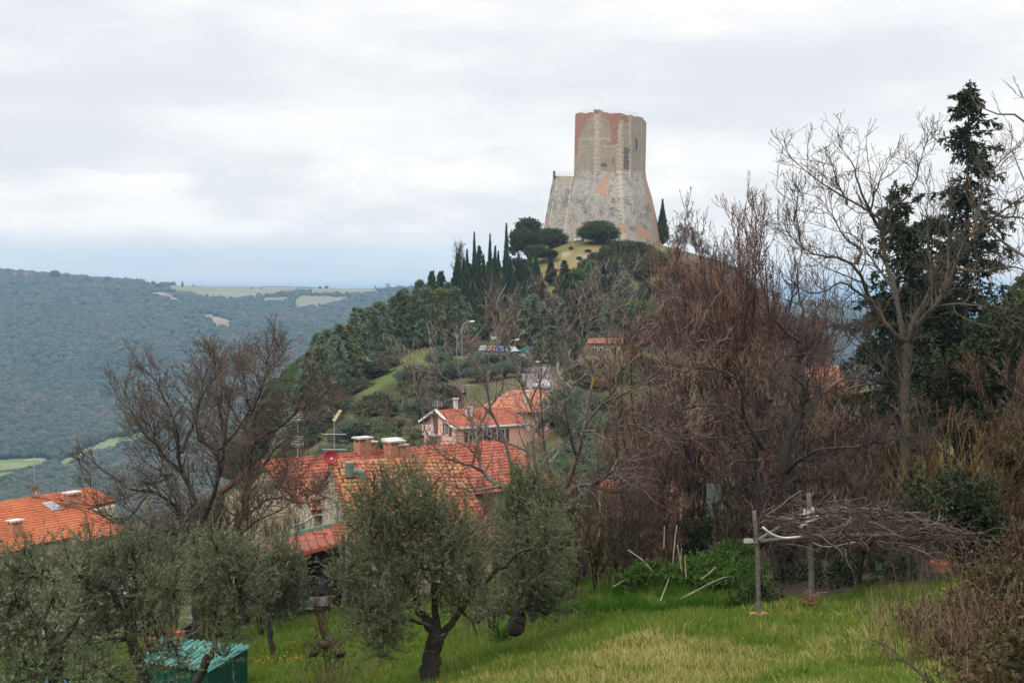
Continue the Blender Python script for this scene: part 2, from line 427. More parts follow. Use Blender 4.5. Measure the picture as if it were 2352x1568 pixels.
_GX = (GP[None] - CX) / F * GY[:, None]
_amp = np.interp(GY, [5, 40, 150, 260, 400, 700, 1500, 3000], [.12, .22, .6, .5, .8, 5, 14, 10])
_wl = np.interp(GY, [5, 40, 150, 400, 700, 1500, 3000], [3, 5, 14, 22, 90, 240, 300])
GZ = GZ + (fbm(_GX / _wl[:, None], GY[:, None] / _wl[:, None] * np.ones_like(_GX), 3, 4) - .47) * 2 * _amp[:, None]

ROADP = [(1095, 283, 5.5), (1135, 284, 6.5), (1180, 283, 7.5), (1215, 276, 5.5), (1222, 262, 3.4), (1227, 246, 2.6), (1236, 228, 2.4), (1254, 210, 2.3), (1290, 192, 2.3), (1340, 178, 2.3), (1395, 168, 2.3)]

def zf(x, y):
    """Height of the ground sheet."""
    x = np.asarray(x, float); y = np.maximum(np.asarray(y, float), 2.6)
    px = np.clip(CX + F * x / y, GP[0] + 1, GP[-1] - 1)
    i = np.clip(np.searchsorted(GP, px) - 1, 0, len(GP) - 2); j = np.clip(np.searchsorted(LY, np.log(y)) - 1, 0, len(LY) - 2)
    u = (px - GP[i]) / (GP[i + 1] - GP[i]); v = (y - GY[j]) / (GY[j + 1] - GY[j])
    return (GZ[j, i] * (1 - u) + GZ[j, i + 1] * u) * (1 - v) + (GZ[j + 1, i] * (1 - u) + GZ[j + 1, i + 1] * u) * v

def _grade():
    q = np.array([[*XY(a, b), c] for a, b, c in ROADP]); n = 80; tt = np.linspace(0, len(q) - 1, n)
    q = np.stack([np.interp(tt, np.arange(len(q)), q[:, k]) for k in range(3)], 1)
    z = _smooth(zf(q[:, 0], q[:, 1])[:, None], 0, 5)[:, 0]
    m = (GY > 150) & (GY < 300); c = (GP > 1000) & (GP < 1500); I = np.ix_(m, c)
    gx = _GX[I]; gy = (GY[m][:, None] * np.ones_like(gx)); d = np.hypot(gx[..., None] - q[:, 0], gy[..., None] - q[:, 1]) - q[:, 2]
    k = d.argmin(2); dm = d.min(2); w = np.clip(1 - (dm - 1.0) / 6, 0, 1); w = w * w * (3 - 2 * w)
    GZ[I] = GZ[I] * (1 - w) + z[k] * w
_grade()

def gnd(px, Y, dz=0.0):
    x = (px - CX) / F * Y
    return np.array([x, Y, float(zf(x, Y)) + dz])

# fields on the far hillside and in the valley, as (column, row) outlines that are laid onto the sheet
FIELDS = [
 ([(348,671),(378,671),(406,684),(423,696),(409,699),(384,686)], 1, 1500),
 ([(381,655),(487,653),(603,657),(690,660),(690,668),(603,681),(531,688),(481,685),(444,671),(384,664)], 2, 1500),
 ([(455,720),(487,722),(536,737),(531,755),(486,757),(478,738),(456,735)], 1, 1500),
 ([(690,678),(808,682),(785,694),(743,704),(690,711),(668,702)], 3, 1500),
 ([(672,662),(866,658),(869,673),(781,678),(728,675)], 2, 1500),
 ([(669,713),(743,705),(799,718),(802,726),(767,716)], 1, 1500),
 ([(604,683),(676,682),(651,694),(604,693)], 3, 1500),
 ([(590,772),(640,764),(655,770),(600,778)], 1, 1500),
 ([(-120,1050),(0,1055),(68,1051),(124,1049),(110,1060),(64,1072),(0,1079),(-120,1080)], 4, 900),
 ([(-120,1088),(0,1085),(55,1082),(20,1098),(-120,1099)], 4, 900),
 ([(122,1066),(190,1033),(250,1008),(330,990),(340,1000),(285,1018),(215,1035),(140,1071)], 4, 900),
]
_X = _GX; _Yg = GY[:, None] * np.ones_like(_GX)
_py = HY - F * GZ / GY[:, None]; _px = GP[None] * np.ones_like(_GX)
zone = np.zeros(_X.shape, int)
wob_x = (fbm(_X / 25, _Yg / 25, 11, 3) - .45) * 12; wob_y = (fbm(_X / 25, _Yg / 25, 12, 3) - .45) * 6
for poly, z, ymin in FIELDS:
    zone[pip(_px + wob_x, _py + wob_y * (0.6 if ymin > 1000 else .5), poly) & (_Yg > ymin) & (_Yg < 3600)] = z
fieldmask = zone > 0

def lin(r, g, b):
    f = lambda c: (c / 255 / 12.92) if c / 255 <= .04045 else ((c / 255 + .055) / 1.055) ** 2.4
    return np.array([f(r), f(g), f(b)])
# albedo of each zone of ground; the litter zone also has shade painted in
n1 = fbm(_X / 7, _Yg / 7, 21, 4); n2 = fbm(_X / 30, _Yg / 30, 22, 4); n3 = fbm(_X / 1.6, _Yg / 1.6, 23, 3)
def lerp(a, b, t): return a[None, None] * (1 - t[..., None]) + b[None, None] * t[..., None]
def st(x, a, b): t = np.clip((x - a) / (b - a), 0, 1); return t * t * (3 - 2 * t)
green, dry, soil = np.array([.07, .125, .025]), np.array([.21, .18, .08]), np.array([.075, .055, .035])
C = lerp(green, dry, st(n1 * .6 + n2 * .4, .44, .66) * .75)
C = C * (.8 + .45 * n3[..., None])
scrub = lerp(np.array([.062, .068, .028]), np.array([.125, .105, .05]), st(n1, .3, .65))
t = st(_Yg, 55, 85)[..., None]; C = C * (1 - t) + scrub * t
meadow = lerp(np.array([.12, .14, .045]), np.array([.24, .20, .10]), st(n2 * .5 + n1 * .5, .34, .58))
mz = (pip(_px, _py, [(730,935),(800,880),(880,830),(960,806),(1095,806),(1110,840),(1000,850),(930,860),(850,905),(760,935)]) & (_Yg > 215) & (_Yg < 300))
mz = _smooth(mz.astype(float), 1, 3)[..., None]
gm = lerp(np.array([.10, .14, .035]), np.array([.17, .15, .06]), st(n1, .35, .7))
C = C * (1 - mz) + gm * mz
top = (st(_Yg, 325, 345) * (1 - st(_Yg, 430, 460)) * st(_px, 1190, 1240) * (1 - st(_px, 1560, 1640)))[..., None]
C = C * (1 - top) + (meadow * np.array([1.15, 1.0, .95])) * top
fl = (st(_Yg, 270, 300) * (1 - st(_Yg, 430, 460)) * st(_px, 1500, 1560))[..., None]
C = C * (1 - fl) + lerp(np.array([.085, .065, .042]), np.array([.15, .105, .07]), n1) * fl
litter_shade = np.maximum(st(_px, 1745, 1790) * (1 - st(_px, 2420, 2900)) * st(_Yg + (n1 - .5) * 4, 36.3, 38), st(_px, 1370, 1430) * st(_Yg, 43, 46))[..., None] * (1 - st(_Yg, 62, 75))[..., None]  # litter ground, darkened to stand for shade under pergola and thicket
C = C * (1 - litter_shade) + lerp(np.array([.035, .028, .018]), np.array([.075, .055, .035]), n3) * litter_shade
path_t = (np.exp(-((_py - (575 + (1400 - _px) * .16 + 9 * np.sin(_px / 21))) / 3.4) ** 2) * ((_px > 1290) & (_px < 1420)) * (_Yg > 330) * (_Yg < 400))[..., None]
C = C * (1 - path_t) + np.array([.33, .29, .22]) * path_t
woodfloor = lerp(np.array([.030, .045, .020]), np.array([.055, .055, .03]), n2)
t = st(_Yg, 460, 600)[..., None]; C = C * (1 - t) + woodfloor * t
for k, (ca, cb) in {1: ((.25, .20, .14), (.31, .26, .19)), 2: ((.19, .19, .105), (.27, .24, .16)), 3: ((.22, .19, .125), (.20, .205, .115)), 4: ((.14, .19, .06), (.21, .235, .10))}.items():
    C = np.where((zone == k)[..., None], lerp(np.array(ca), np.array(cb), st(n2, .3, .65)), C)
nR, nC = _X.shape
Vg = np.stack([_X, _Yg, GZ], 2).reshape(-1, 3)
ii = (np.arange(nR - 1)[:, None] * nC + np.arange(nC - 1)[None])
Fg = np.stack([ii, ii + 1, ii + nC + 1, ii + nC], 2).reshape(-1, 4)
m_ground, nt, b, out = new_mat('ground_cover')
at = nt.nodes.new('ShaderNodeAttribute'); at.attribute_name = 'ground_type'
fine = noise_node(nt, 1.1, 8, .7)
cc = mixc(nt, .55, at.outputs[0], ramp(nt, fine, [(.3, (.35, .35, .35)), (.7, (1.0, 1.0, 1.0))]), 'MULTIPLY')
cc = mixc(nt, .35, cc, at.outputs[0])
nt.links.new(cc, b.inputs['Base Color']); b.inputs['Roughness'].default_value = .95; b.inputs['Specular IOR Level'].default_value = .1
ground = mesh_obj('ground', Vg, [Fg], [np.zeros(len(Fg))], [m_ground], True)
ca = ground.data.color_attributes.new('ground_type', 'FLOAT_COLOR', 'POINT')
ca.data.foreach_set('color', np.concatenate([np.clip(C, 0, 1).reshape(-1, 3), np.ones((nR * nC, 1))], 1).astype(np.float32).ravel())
tag(ground, kind='structure')

# ------------------------------------------------------------------ the far wood: a canopy nobody could count
def blob_proto(k):
    ph = (1 + 5 ** .5) / 2
    v = norm(np.array([[-1, ph, 0], [1, ph, 0], [-1, -ph, 0], [1, -ph, 0], [0, -1, ph], [0, 1, ph], [0, -1, -ph], [0, 1, -ph], [ph, 0, -1], [ph, 0, 1], [-ph, 0, -1], [-ph, 0, 1]], float))
    f = np.array([[0, 11, 5], [0, 5, 1], [0, 1, 7], [0, 7, 10], [0, 10, 11], [1, 5, 9], [5, 11, 4], [11, 10, 2], [10, 7, 6], [7, 1, 8], [3, 9, 4], [3, 4, 2], [3, 2, 6], [3, 6, 8], [3, 8, 9], [4, 9, 5], [2, 4, 11], [6, 2, 10], [8, 6, 7], [9, 8, 1]])
    return v, f
bv, bf = blob_proto(0)
pxs, ys = [], []
g2 = np.random.default_rng(5)
pxs = g2.uniform(-420, 1330, 150000); ys = np.exp(g2.uniform(np.log(560), np.log(3350), 150000))
pxs = np.concatenate([pxs, g2.uniform(1750, 2700, 26000)]); ys = np.concatenate([ys, np.exp(g2.uniform(np.log(560), np.log(3350), 26000))])
xs = (pxs - CX) / F * ys; zs = zf(xs, ys); pys = HY - F * zs / ys
ins = np.zeros(len(xs), bool)
for poly, z, ymin in FIELDS: ins |= pip(pxs + g2.normal(0, 1.5, len(xs)), pys + g2.normal(0, .8, len(xs)), poly) & (ys > ymin)
for poly, z, ymin in FIELDS:
    if z == 4:
        for dpy in (5, 10, 15): ins |= pip(pxs, pys - dpy, poly) & (ys > 800)
plateau = (ys > 2500) & (pxs > 330) & (pys < 680)
keep = ~ins & (~plateau | (fbm(xs / 120, ys / 120, 31, 3) > .52))
keep &= (g2.random(len(xs)) < np.interp(ys, [560, 1300, 2500, 3300], [.35, .55, .9, .6]))
xs, ys, zs = xs[keep], ys[keep], zs[keep]
r = g2.uniform(2.2, 7.6, len(xs)) * np.interp(ys, [560, 3000], [.8, 1.15]) * np.where((ys > 2600) & (CX + F * xs / ys > 330), .7, 1)
N = len(xs)
sc = np.stack([r * g2.uniform(.8, 1.25, N), r * g2.uniform(.8, 1.25, N), r * g2.uniform(.7, 1.05, N)], 1)
Vb = bv[None] * (1 + g2.normal(0, .16, (N, 12, 1))) * sc[:, None] + np.stack([xs, ys, zs + r * .45], 1)[:, None]
Fb = (bf[None] + (np.arange(N) * 12)[:, None, None]).reshape(-1, 3)
m_wood = mat_leaf('far_wood_leaves', [(.010, .024, .015), (.020, .040, .024), (.030, .052, .030), (.040, .060, .034), (.056, .064, .036), (.13, .075, .045)], trans=.1, clump=.004)
wood = mesh_obj('wood', Vb.reshape(-1, 3), [Fb], [np.zeros(len(Fb))], [m_wood], True)
tag(wood, 'hazy blue green wood covering the far hillside across the valley', 'wood', kind='stuff')

# ------------------------------------------------------------------ the road up to the car park
m_asphalt = mat_noise('asphalt', [(.14, .13, .122), (.20, .188, .175)], .8, .9, .2, 30)
m_kerb = mat_noise('kerb_stone', [(.13, .12, .105), (.2, .185, .16)], 2, .9, .3, 20)
def ribbon(mb, pts, w0, lift, th, mi=0):
    """A strip laid along the ground; pts (column, distance, half width)."""
    pts = np.array([[*XY(p, y), w] for p, y, w in pts])
    n = 60; tt = np.linspace(0, len(pts) - 1, n); q = np.stack([np.interp(tt, np.arange(len(pts)), pts[:, k]) for k in range(3)], 1)
    q[:, :2] = _smooth(np.pad(q[:, :2], ((0, 0), (0, 0))), 0, 3)
    d = norm(np.gradient(q[:, :2], axis=0)); s = np.stack([d[:, 1], -d[:, 0]], 1)
    L = q[:, :2] - s * q[:, 2:]; Rr = q[:, :2] + s * q[:, 2:]
    zc = _smooth(np.maximum(zf(L[:, 0], L[:, 1]), np.maximum(zf(Rr[:, 0], Rr[:, 1]), zf(q[:, 0], q[:, 1])))[:, None], 0, 3)[:, 0] + lift
    V = np.concatenate([np.c_[L, zc], np.c_[Rr, zc], np.c_[L, zc - th], np.c_[Rr, zc - th]])
    i = np.arange(n - 1)
    mb.add(V, np.concatenate([np.stack([i, i + n, i + n + 1, i + 1], 1), np.stack([i, i + 1, i + 2 * n + 1, i + 2 * n], 1), np.stack([i + n, i + 3 * n, i + 3 * n + 1, i + n + 1], 1)]), mi)
    return L, Rr, zc
road_pts = ROADP
mb = MB(); RL, RR, RZ = ribbon(mb, road_pts, 0, .06, .5); tag(mb.build('road', m_asphalt), kind='structure')
mb = MB()
for S in (RL, RR):
    k = 12
    mb.tube(np.c_[S[k:], RZ[k:] + .05], .16, 4)
tag(mb.build('kerb', m_kerb), kind='structure')
# ------------------------------------------------------------------ the fortress tower on the hill
def stone_mat(name, cols, mortar, size=.42, stain=(.10, .095, .085), stain_amt=.45):
    """Rubble masonry: stones as cells with their own tone, mortar between, vertical weather streaks."""
    m, nt, b, out = new_mat(name)
    tcn = nt.nodes.new('ShaderNodeTexCoord')
    mp = nt.nodes.new('ShaderNodeMapping'); mp.inputs['Scale'].default_value = (1 / size, 1 / size, 1.5 / size); nt.links.new(tcn.outputs['Object'], mp.inputs[0])
    vo = nt.nodes.new('ShaderNodeTexVoronoi'); vo.inputs['Scale'].default_value = 1; nt.links.new(mp.outputs[0], vo.inputs['Vector'])
    sp = nt.nodes.new('ShaderNodeSeparateColor'); nt.links.new(vo.outputs['Color'], sp.inputs[0])
    mx = nt.nodes.new('ShaderNodeMix'); mx.inputs[0].default_value = .5
    nt.links.new(sp.outputs[0], mx.inputs[2]); nt.links.new(noise_node(nt, .35, 5, .6), mx.inputs[3])
    n = len(cols); c = ramp(nt, mx.outputs[0], [(.2 + .6 * i / (n - 1), col) for i, col in enumerate(cols)])
    st_ = noise_node(nt, .5, 6, .7, stretch=(1, 1, .28))
    mr = nt.nodes.new('ShaderNodeMapRange'); nt.links.new(st_, mr.inputs[0]); mr.inputs[1].default_value = .50; mr.inputs[2].default_value = .70; mr.inputs[4].default_value = stain_amt
    c = mixc(nt, mr.outputs[0], c, stain)
    nt.links.new(c, b.inputs['Base Color']); b.inputs['Roughness'].default_value = .95; b.inputs['Specular IOR Level'].default_value = .1
    bn = nt.nodes.new('ShaderNodeBump'); bn.inputs['Strength'].default_value = .8; bn.inputs['Distance'].default_value = .12
    nt.links.new(vo.outputs['Distance'], bn.inputs['Height']); bn.invert = True; nt.links.new(bn.outputs[0], b.inputs['Normal'])
    return m
m_st_up = stone_mat('upper_stone', [(.27, .21, .155), (.335, .272, .208), (.39, .33, .262)], None, .36, (.22, .19, .14), .4)
m_st_lo = stone_mat('lower_stone', [(.23, .205, .175), (.315, .284, .243), (.405, .37, .325)], None, .45, (.10, .097, .092), .8)
m_brick_r = mat_noise('red_brick', [(.26, .125, .09), (.33, .165, .12), (.37, .21, .16)], 2.2, .9, .3, 12)
m_brick_o = mat_noise('pale_brick', [(.33, .19, .125), (.41, .25, .17)], 2.0, .9, .3, 12)
m_quoin = mat_noise('quoin_stone', [(.38, .325, .25), (.50, .435, .34)], 1.8, .9, .3, 6)
m_darkst = mat_noise('blackened_stone', [(.10, .095, .085), (.19, .175, .15)], 1.5, .95, .4, 5)
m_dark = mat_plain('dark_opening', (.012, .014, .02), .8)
m_rail_w = mat_plain('pale_railing_metal', (.62, .60, .57), .4, .2)
m_rust = mat_noise('rusty_iron', [(.12, .06, .035), (.2, .1, .06)], 6, .8)

T4 = 4.268
def tc2(X, Y): return 1163.75 + X / T4, 232.75 + Y / T4
tower = thing('castle_tower', 'tall weathered stone and brick castle keep with sloping base standing on the hilltop', 'castle')
tower.location = [float(v) for v in P(1390, 540, 400)]
TL = np.array(tower.location)
# rings of corners: column, row, distance; front corners left to right, then the back
def ring(pts): return np.array([P(p, y, Y) for p, y, Y in pts])
up_top = [(1321.2, 264, 404), (1371, 262, 397.0), (1426, 264, 395.5), (1448, 268.5, 396.5), (1474, 272, 399.5), (1484.8, 284, 404), (1476, 284, 412), (1400, 264, 416), (1328, 264, 412)]
up_bot = [(1318.4, 394, 404), (1369.5, 394, 397.0), (1425.5, 394, 395.5), (1448, 394, 396.5), (1474.5, 394, 399.5), (1482.5, 394, 404), (1476, 394, 412), (1400, 394, 416), (1326, 394, 412)]
lo_top = [(1318.2, 393.4, 403.95), (1369.4, 393.4, 396.94), (1425.5, 393.4, 395.44), (1448.1, 393.4, 396.44), (1474.6, 393.4, 399.44), (1482.7, 393.4, 404), (1476.1, 393.4, 412.1), (1400, 393.4, 416.1), (1325.8, 393.4, 412.1)]
lo_a = [(1316.8, 412, 402.9), (1368.6, 412, 395.9), (1426.2, 412, 394.5), (1449.4, 412, 395.5), (1476.4, 412, 398.7), (1485, 412, 404), (1478, 412, 413), (1400, 412, 417), (1324, 412, 413)]
lo_mid = [(1311, 450, 400), (1366, 450, 393.4), (1428.5, 450, 392), (1453.5, 450, 393.2), (1484, 450, 397), (1496.5, 450, 404), (1488, 450, 416), (1400, 450, 420), (1316, 450, 415)]
lo_bot = [(1294, 580, 394.4), (1358, 584, 388), (1437.5, 586, 386.2), (1467, 586, 388), (1503, 584, 393), (1527, 584, 404), (1514, 584, 421), (1400, 584, 427), (1286, 580, 419)]
def wall_faces(rings, mats_of, cell=.3, names='stone_wall'):
    """Walls between rings of corners cut into stone-sized cells; mats_of(px, py, u, row, face) says what each cell is made of."""
    mb = MB(); nC = len(rings[0])
    for s in range(len(rings) - 1):
        A, B = ring(rings[s]), ring(rings[s + 1])
        for k in range(nC):
            a0, a1, b0, b1 = A[k], A[(k + 1) % nC], B[k], B[(k + 1) % nC]
            front = k < 6
            w = max(np.linalg.norm(a1 - a0), np.linalg.norm(b1 - b0)); h = np.linalg.norm(b0 - a0)
            nu, nv = (max(2, int(w / cell)), max(2, int(h / cell))) if front else (2, 2)
            u = np.linspace(0, 1, nu + 1); v = np.linspace(0, 1, nv + 1)
            UU, VV = np.meshgrid(u, v)
            V = ((a0 * (1 - UU[..., None]) + a1 * UU[..., None]) * (1 - VV[..., None]) + (b0 * (1 - UU[..., None]) + b1 * UU[..., None]) * VV[..., None])
            i = np.arange(nv)[:, None] * (nu + 1) + np.arange(nu)[None]
            Fc = np.stack([i, i + nu + 1, i + nu + 2, i + 1], 2).reshape(-1, 4)
            c = ((V[:-1, :-1] + V[1:, 1:]) / 2).reshape(-1, 3)
            px = CX + F * c[:, 0] / c[:, 1]; py = HY - F * c[:, 2] / c[:, 1]
            uc = (((UU[:-1, :-1] + UU[1:, 1:]) / 2) * w).reshape(-1)
            mi = mats_of(px, py, uc, w, np.repeat(np.arange(nv), nu), k, s) if front else np.zeros(len(Fc), int)
            mb.add(V.reshape(-1, 3), Fc, mi)
    return mb
P_RED = [[(660,120),(862,120),(850,148),(800,165),(772,215),(745,290),(715,350),(697,400),(693,520),(664,535)],
         [(905,120),(1182,140),(1195,205),(1165,212),(1130,180),(1105,200),(1085,330),(1092,400),(1060,425),(992,425),(1025,390),(1022,250),(1005,200),(960,160)],
         [(1190,480),(1212,478),(1208,505),(1192,512)]]
P_LRED = [[(965,668),(1020,664),(1028,684),(980,690)], [(980,690),(1016,684),(1005,760),(975,835),(975,925),(925,930),(890,880),(885,820),(940,770)],
          [(712,1215),(800,1205),(865,1160),(868,1180),(780,1250),(705,1300)], [(935,1105),(955,1140),(915,1160)],
          [(1095,1235),(1160,1195),(1166,1290),(1120,1290)], [(1268,1165),(1290,1170),(1340,1240),(1425,1300),(1430,1350),(1280,1340)],
          [(395,1150),(425,1145),(400,1215),(350,1235)], [(1255,760),(1270,750),(1268,790),(1256,792)]]
P_DARK = [[(1145,450),(1205,450),(1203,668),(1142,668)], [(930,600),(985,610),(985,650),(920,650)]]
def sub(poly): return [tc2(*q) for q in poly]
def inany(px, py, polys):
    r = np.zeros(len(px), bool)
    for q in polys: r |= pip(px, py, sub(q))
    return r
g3 = np.random.default_rng(11)
def up_mats(px, py, u, w, row, k, s):
    j = .55
    x, y = px + g3.normal(0, j, len(px)), py + g3.normal(0, j, len(px))
    mi = np.zeros(len(px), int)
    mi[inany(px + (fbm(px / 9, py / 9, 5, 2) - .4) * 7, py, P_DARK)] = 4
    qa = np.where((row // 2) % 2 == 0, 1.25, .7)
    rough = g3.random(len(px)) > .18
    if k == 0: mi[(w - u < qa) & rough] = 3
    if k == 1: mi[((u < qa * .85) | (w - u < qa)) & rough] = 3
    if k == 2: mi[((u < qa * .8) | (w - u < qa * .5)) & rough] = 3
    if k == 3: mi[((u < qa * .5) | (w - u < qa * .35)) & rough] = 3
    Yc = (py - 232.75) * T4
    mi[(np.abs(Yc - 365) < 9) & (px < 1402) & (px > 1326) & (g3.random(len(px)) > .3)] = 3
    mi[(np.abs(Yc - 440) < 6) & (g3.random(len(px)) > .6) & (k < 2)] = 3
    mi[inany(x, y, P_RED)] = 1
    return mi
def lo_mats(px, py, u, w, row, k, s):
    x, y = px + g3.normal(0, .7, len(px)), py + g3.normal(0, .7, len(px))
    mi = np.zeros(len(px), int)
    holes = g3.random(len(px)) > .994
    mi[holes] = 4
    Yc = (py - 232.75) * T4
    blk = (fbm(px / 16, py / 22, 15, 4) > .54) & (py > 455) & (g3.random(len(px)) > .45)
    mi[blk] = 4
    qa = np.where((row // 2) % 2 == 0, 1.0, .55); rough = g3.random(len(px)) > .25
    if k == 0 and s < 2: mi[(w - u < qa * .8) & rough & (Yc < 720)] = 3
    if k == 1: mi[(w - u < qa * 1.1) & rough] = 3
    if k == 2: mi[((u < qa * .5) | ((w - u < qa * .5) & (Yc < 760))) & rough] = 3
    mi[inany(x, y, P_LRED)] = 2
    if k == 4: mi[(u > w * (.35 + .25 * fbm(py / 20, py / 20, 9, 2)))] = 2
    if k == 0: mi[(u < qa * .7) & rough & (py > 455)] = 3
    return mi
MT = [m_st_up, m_brick_r, m_brick_o, m_quoin, m_darkst]
ML = [m_st_lo, m_brick_r, m_brick_o, m_quoin, m_darkst]
def rel(mb):
    mb.V = [v - TL for v in mb.V]; return mb
ut = wall_faces([up_top, up_bot], up_mats)
rim = ring(up_top); cen = rim.mean(0)
# ragged crown of the wall: low merlon stumps and rubble along the top edge
for k in range(6):
    a, bb = rim[k], rim[(k + 1) % 9]; L = np.linalg.norm(bb - a); n = int(L / .7)
    for i in range(n):
        p = a + (bb - a) * (i + .5) / n; q = cen - p; q[2] = 0; q = norm(q) * .5
        hh = .25 + .45 * g3.random() + (.7 if (k == 1 and i < 2) or (k == 0 and i > n - 3) else 0)
        ut.box(p + q + np.array([0, 0, hh / 2 - .1]), (.72, .9, hh), rz=math.atan2(bb[1] - a[1], bb[0] - a[0]), mi=int(1 if k < 2 and g3.random() < .6 else 0))
ut.add(np.concatenate([rim - np.array([0, 0, .3]), [cen]]), np.array([[i, (i + 1) % 9, 9] for i in range(9)]), 0)
rel(ut).build('upper_wall', MT, tower)
lw = wall_faces([lo_top, lo_a, lo_mid, lo_bot], lo_mats)
lt = ring(lo_top); lw.add(np.concatenate([lt, [lt.mean(0)]]), np.array([[i, (i + 1) % 9, 9] for i in range(9)]), 0)
rel(lw).build('sloping_base', ML, tower)
# the lower bastion on the left with its terrace, wall stump and railing
bt = [(1271, 404, 406), (1277, 404, 403.9), (1316.5, 405, 403.0), (1322, 405, 408), (1280, 404, 413)]
bm_ = [(1262, 450, 404), (1270.5, 450, 400.8), (1310.6, 450, 399.8), (1325, 452, 410), (1270, 450, 416)]
bb_ = [(1239, 580, 401), (1252.5, 580, 395.6), (1293.4, 580, 394.2), (1320, 580, 412), (1253, 580, 421)]
def ba_mats(px, py, u, w, row, k, s):
    mi = np.zeros(len(px), int); mi[g3.random(len(px)) > .993] = 4
    qa = np.where((row // 2) % 2 == 0, .9, .5)
    if k == 1: mi[((u < qa * .5) | (w - u < qa * .7)) & (g3.random(len(px)) > .3)] = 3
    if k == 1: mi[(py < 425) & (px < 1313) & (g3.random(len(px)) > .25)] = 1
    if k == 0: mi[(fbm(px / 6, py / 10, 3, 3) > .5)] = 4
    mi[inany(px, py, P_LRED[6:7])] = 2
    return mi
MB_B = [m_st_lo, m_st_up, m_brick_o, m_quoin, m_darkst]
bw = wall_faces([bt, bm_, bb_], ba_mats)
bt3 = ring(bt); bw.add(np.concatenate([bt3, [bt3.mean(0)]]), np.array([[i, (i + 1) % 5, 5] for i in range(5)]), 0)
rel(bw).build('side_bastion', MB_B, tower)
mb = MB(); mb.prism([XY(1270, 403.5), XY(1275.5, 403.2), XY(1276, 404.6), XY(1270.5, 404.8)], P(0, 408, 403)[2], [P(0, y, 403)[2] for y in (393, 392, 394, 394)])
rel(mb).build('wall_stump', m_darkst, tower)
def railing(mb, pts, h, n, r=.05):
    pts = np.asarray(pts); seg = np.r_[0, np.cumsum(np.linalg.norm(np.diff(pts, axis=0), axis=1))]
    q = np.stack([np.interp(np.linspace(0, seg[-1], n), seg, pts[:, k]) for k in range(3)], 1)
    for p in q: mb.tube([p, p + [0, 0, h]], r, 5)
    for f in (.5, 1.0): mb.tube(q + [0, 0, h * f], r, 5)
mb = MB(); railing(mb, [P(1333, 266, 405), P(1372, 263, 398.5), P(1425, 265, 397), P(1447, 268, 398), P(1466, 270.5, 401)], 1.25, 17, .05)
rel(mb).build('railing', m_rail_w, tower)
mb = MB(); railing(mb, [P(1279, 405, 404.6), P(1297, 405, 404.2), P(1314, 405, 404)], 1.15, 7, .05)
rel(mb).build('railing', m_rail_w, tower)
def slit(name, pxc, py0, py1, wpx, pA, pB, mat):
    """A tall opening set 5 cm proud of the wall it pierces, with a rounded head, in a stone surround."""
    a, bq = P(*pA), P(*pB); t = norm((bq - a) * [1, 1, 0]); nrm = np.array([t[1], -t[0], 0])
    f = (pxc - pA[0]) / (pB[0] - pA[0]); c = a + (bq - a) * f
    z0, z1 = P(0, py1, c[1])[2], P(0, py0, c[1])[2]; w = wpx / F * c[1] / abs(t[0])
    pts = [(-w / 2, z0), (w / 2, z0), (w / 2, z1 - w * .4), (w * .3, z1 - .08), (0, z1), (-w * .3, z1 - .08), (-w / 2, z1 - w * .4)]
    mb = MB(); mb.slab([np.array([c[0], c[1], 0]) + t * u + nrm * .07 + [0, 0, z] for u, z in pts], .05)
    o = rel(mb).build('window', mat, tower)
    fr = MB()
    for u in (-w / 2 - .13, w / 2 + .13): fr.beam(np.array([c[0], c[1], z0]) + t * u + nrm * .04, np.array([c[0], c[1], z1]) + t * u + nrm * .04, .22, .14)
    fr.beam(np.array([c[0], c[1], z0 - .12]) - t * (w / 2 + .25) + nrm * .05, np.array([c[0], c[1], z0 - .12]) + t * (w / 2 + .25) + nrm * .05, .2, .2)
    rel(fr).build('window_surround', m_quoin, o)
m_slit = mat_plain('dark_glass', (.035, .05, .075), .25)
slit('window', tc2(1270, 0)[0], tc2(0, 368)[1], tc2(0, 474)[1], 5.0, (1448, 330, 396.5), (1474.2, 330, 399.5), m_slit)
slit('window', tc2(1043, 0)[0], tc2(0, 552)[1], tc2(0, 608)[1], 1.6, (1370.2, 370, 397.0), (1425.7, 370, 395.5), m_dark)

# ------------------------------------------------------------------ houses
m_tile_new = mat_noise('terracotta_tile', [(.28, .085, .042), (.38, .105, .045), (.44, .135, .06), (.49, .165, .08)], .35, .8, .15, 20, island=.25)
m_tile_red = mat_noise('red_roof_tile', [(.17, .058, .040), (.27, .075, .045), (.36, .105, .06), (.42, .155, .095)], .35, .85, .2, 20, island=.32)
m_tile_pink = mat_noise('pinkish_roof_tile', [(.32, .12, .07), (.45, .175, .10), (.52, .23, .145)], .35, .85, .2, 20, island=.32)
m_tile_rd2 = mat_noise('deep_red_roof_tile', [(.27, .08, .05), (.37, .105, .06), (.43, .14, .08)], .35, .85, .2, 20, island=.32)
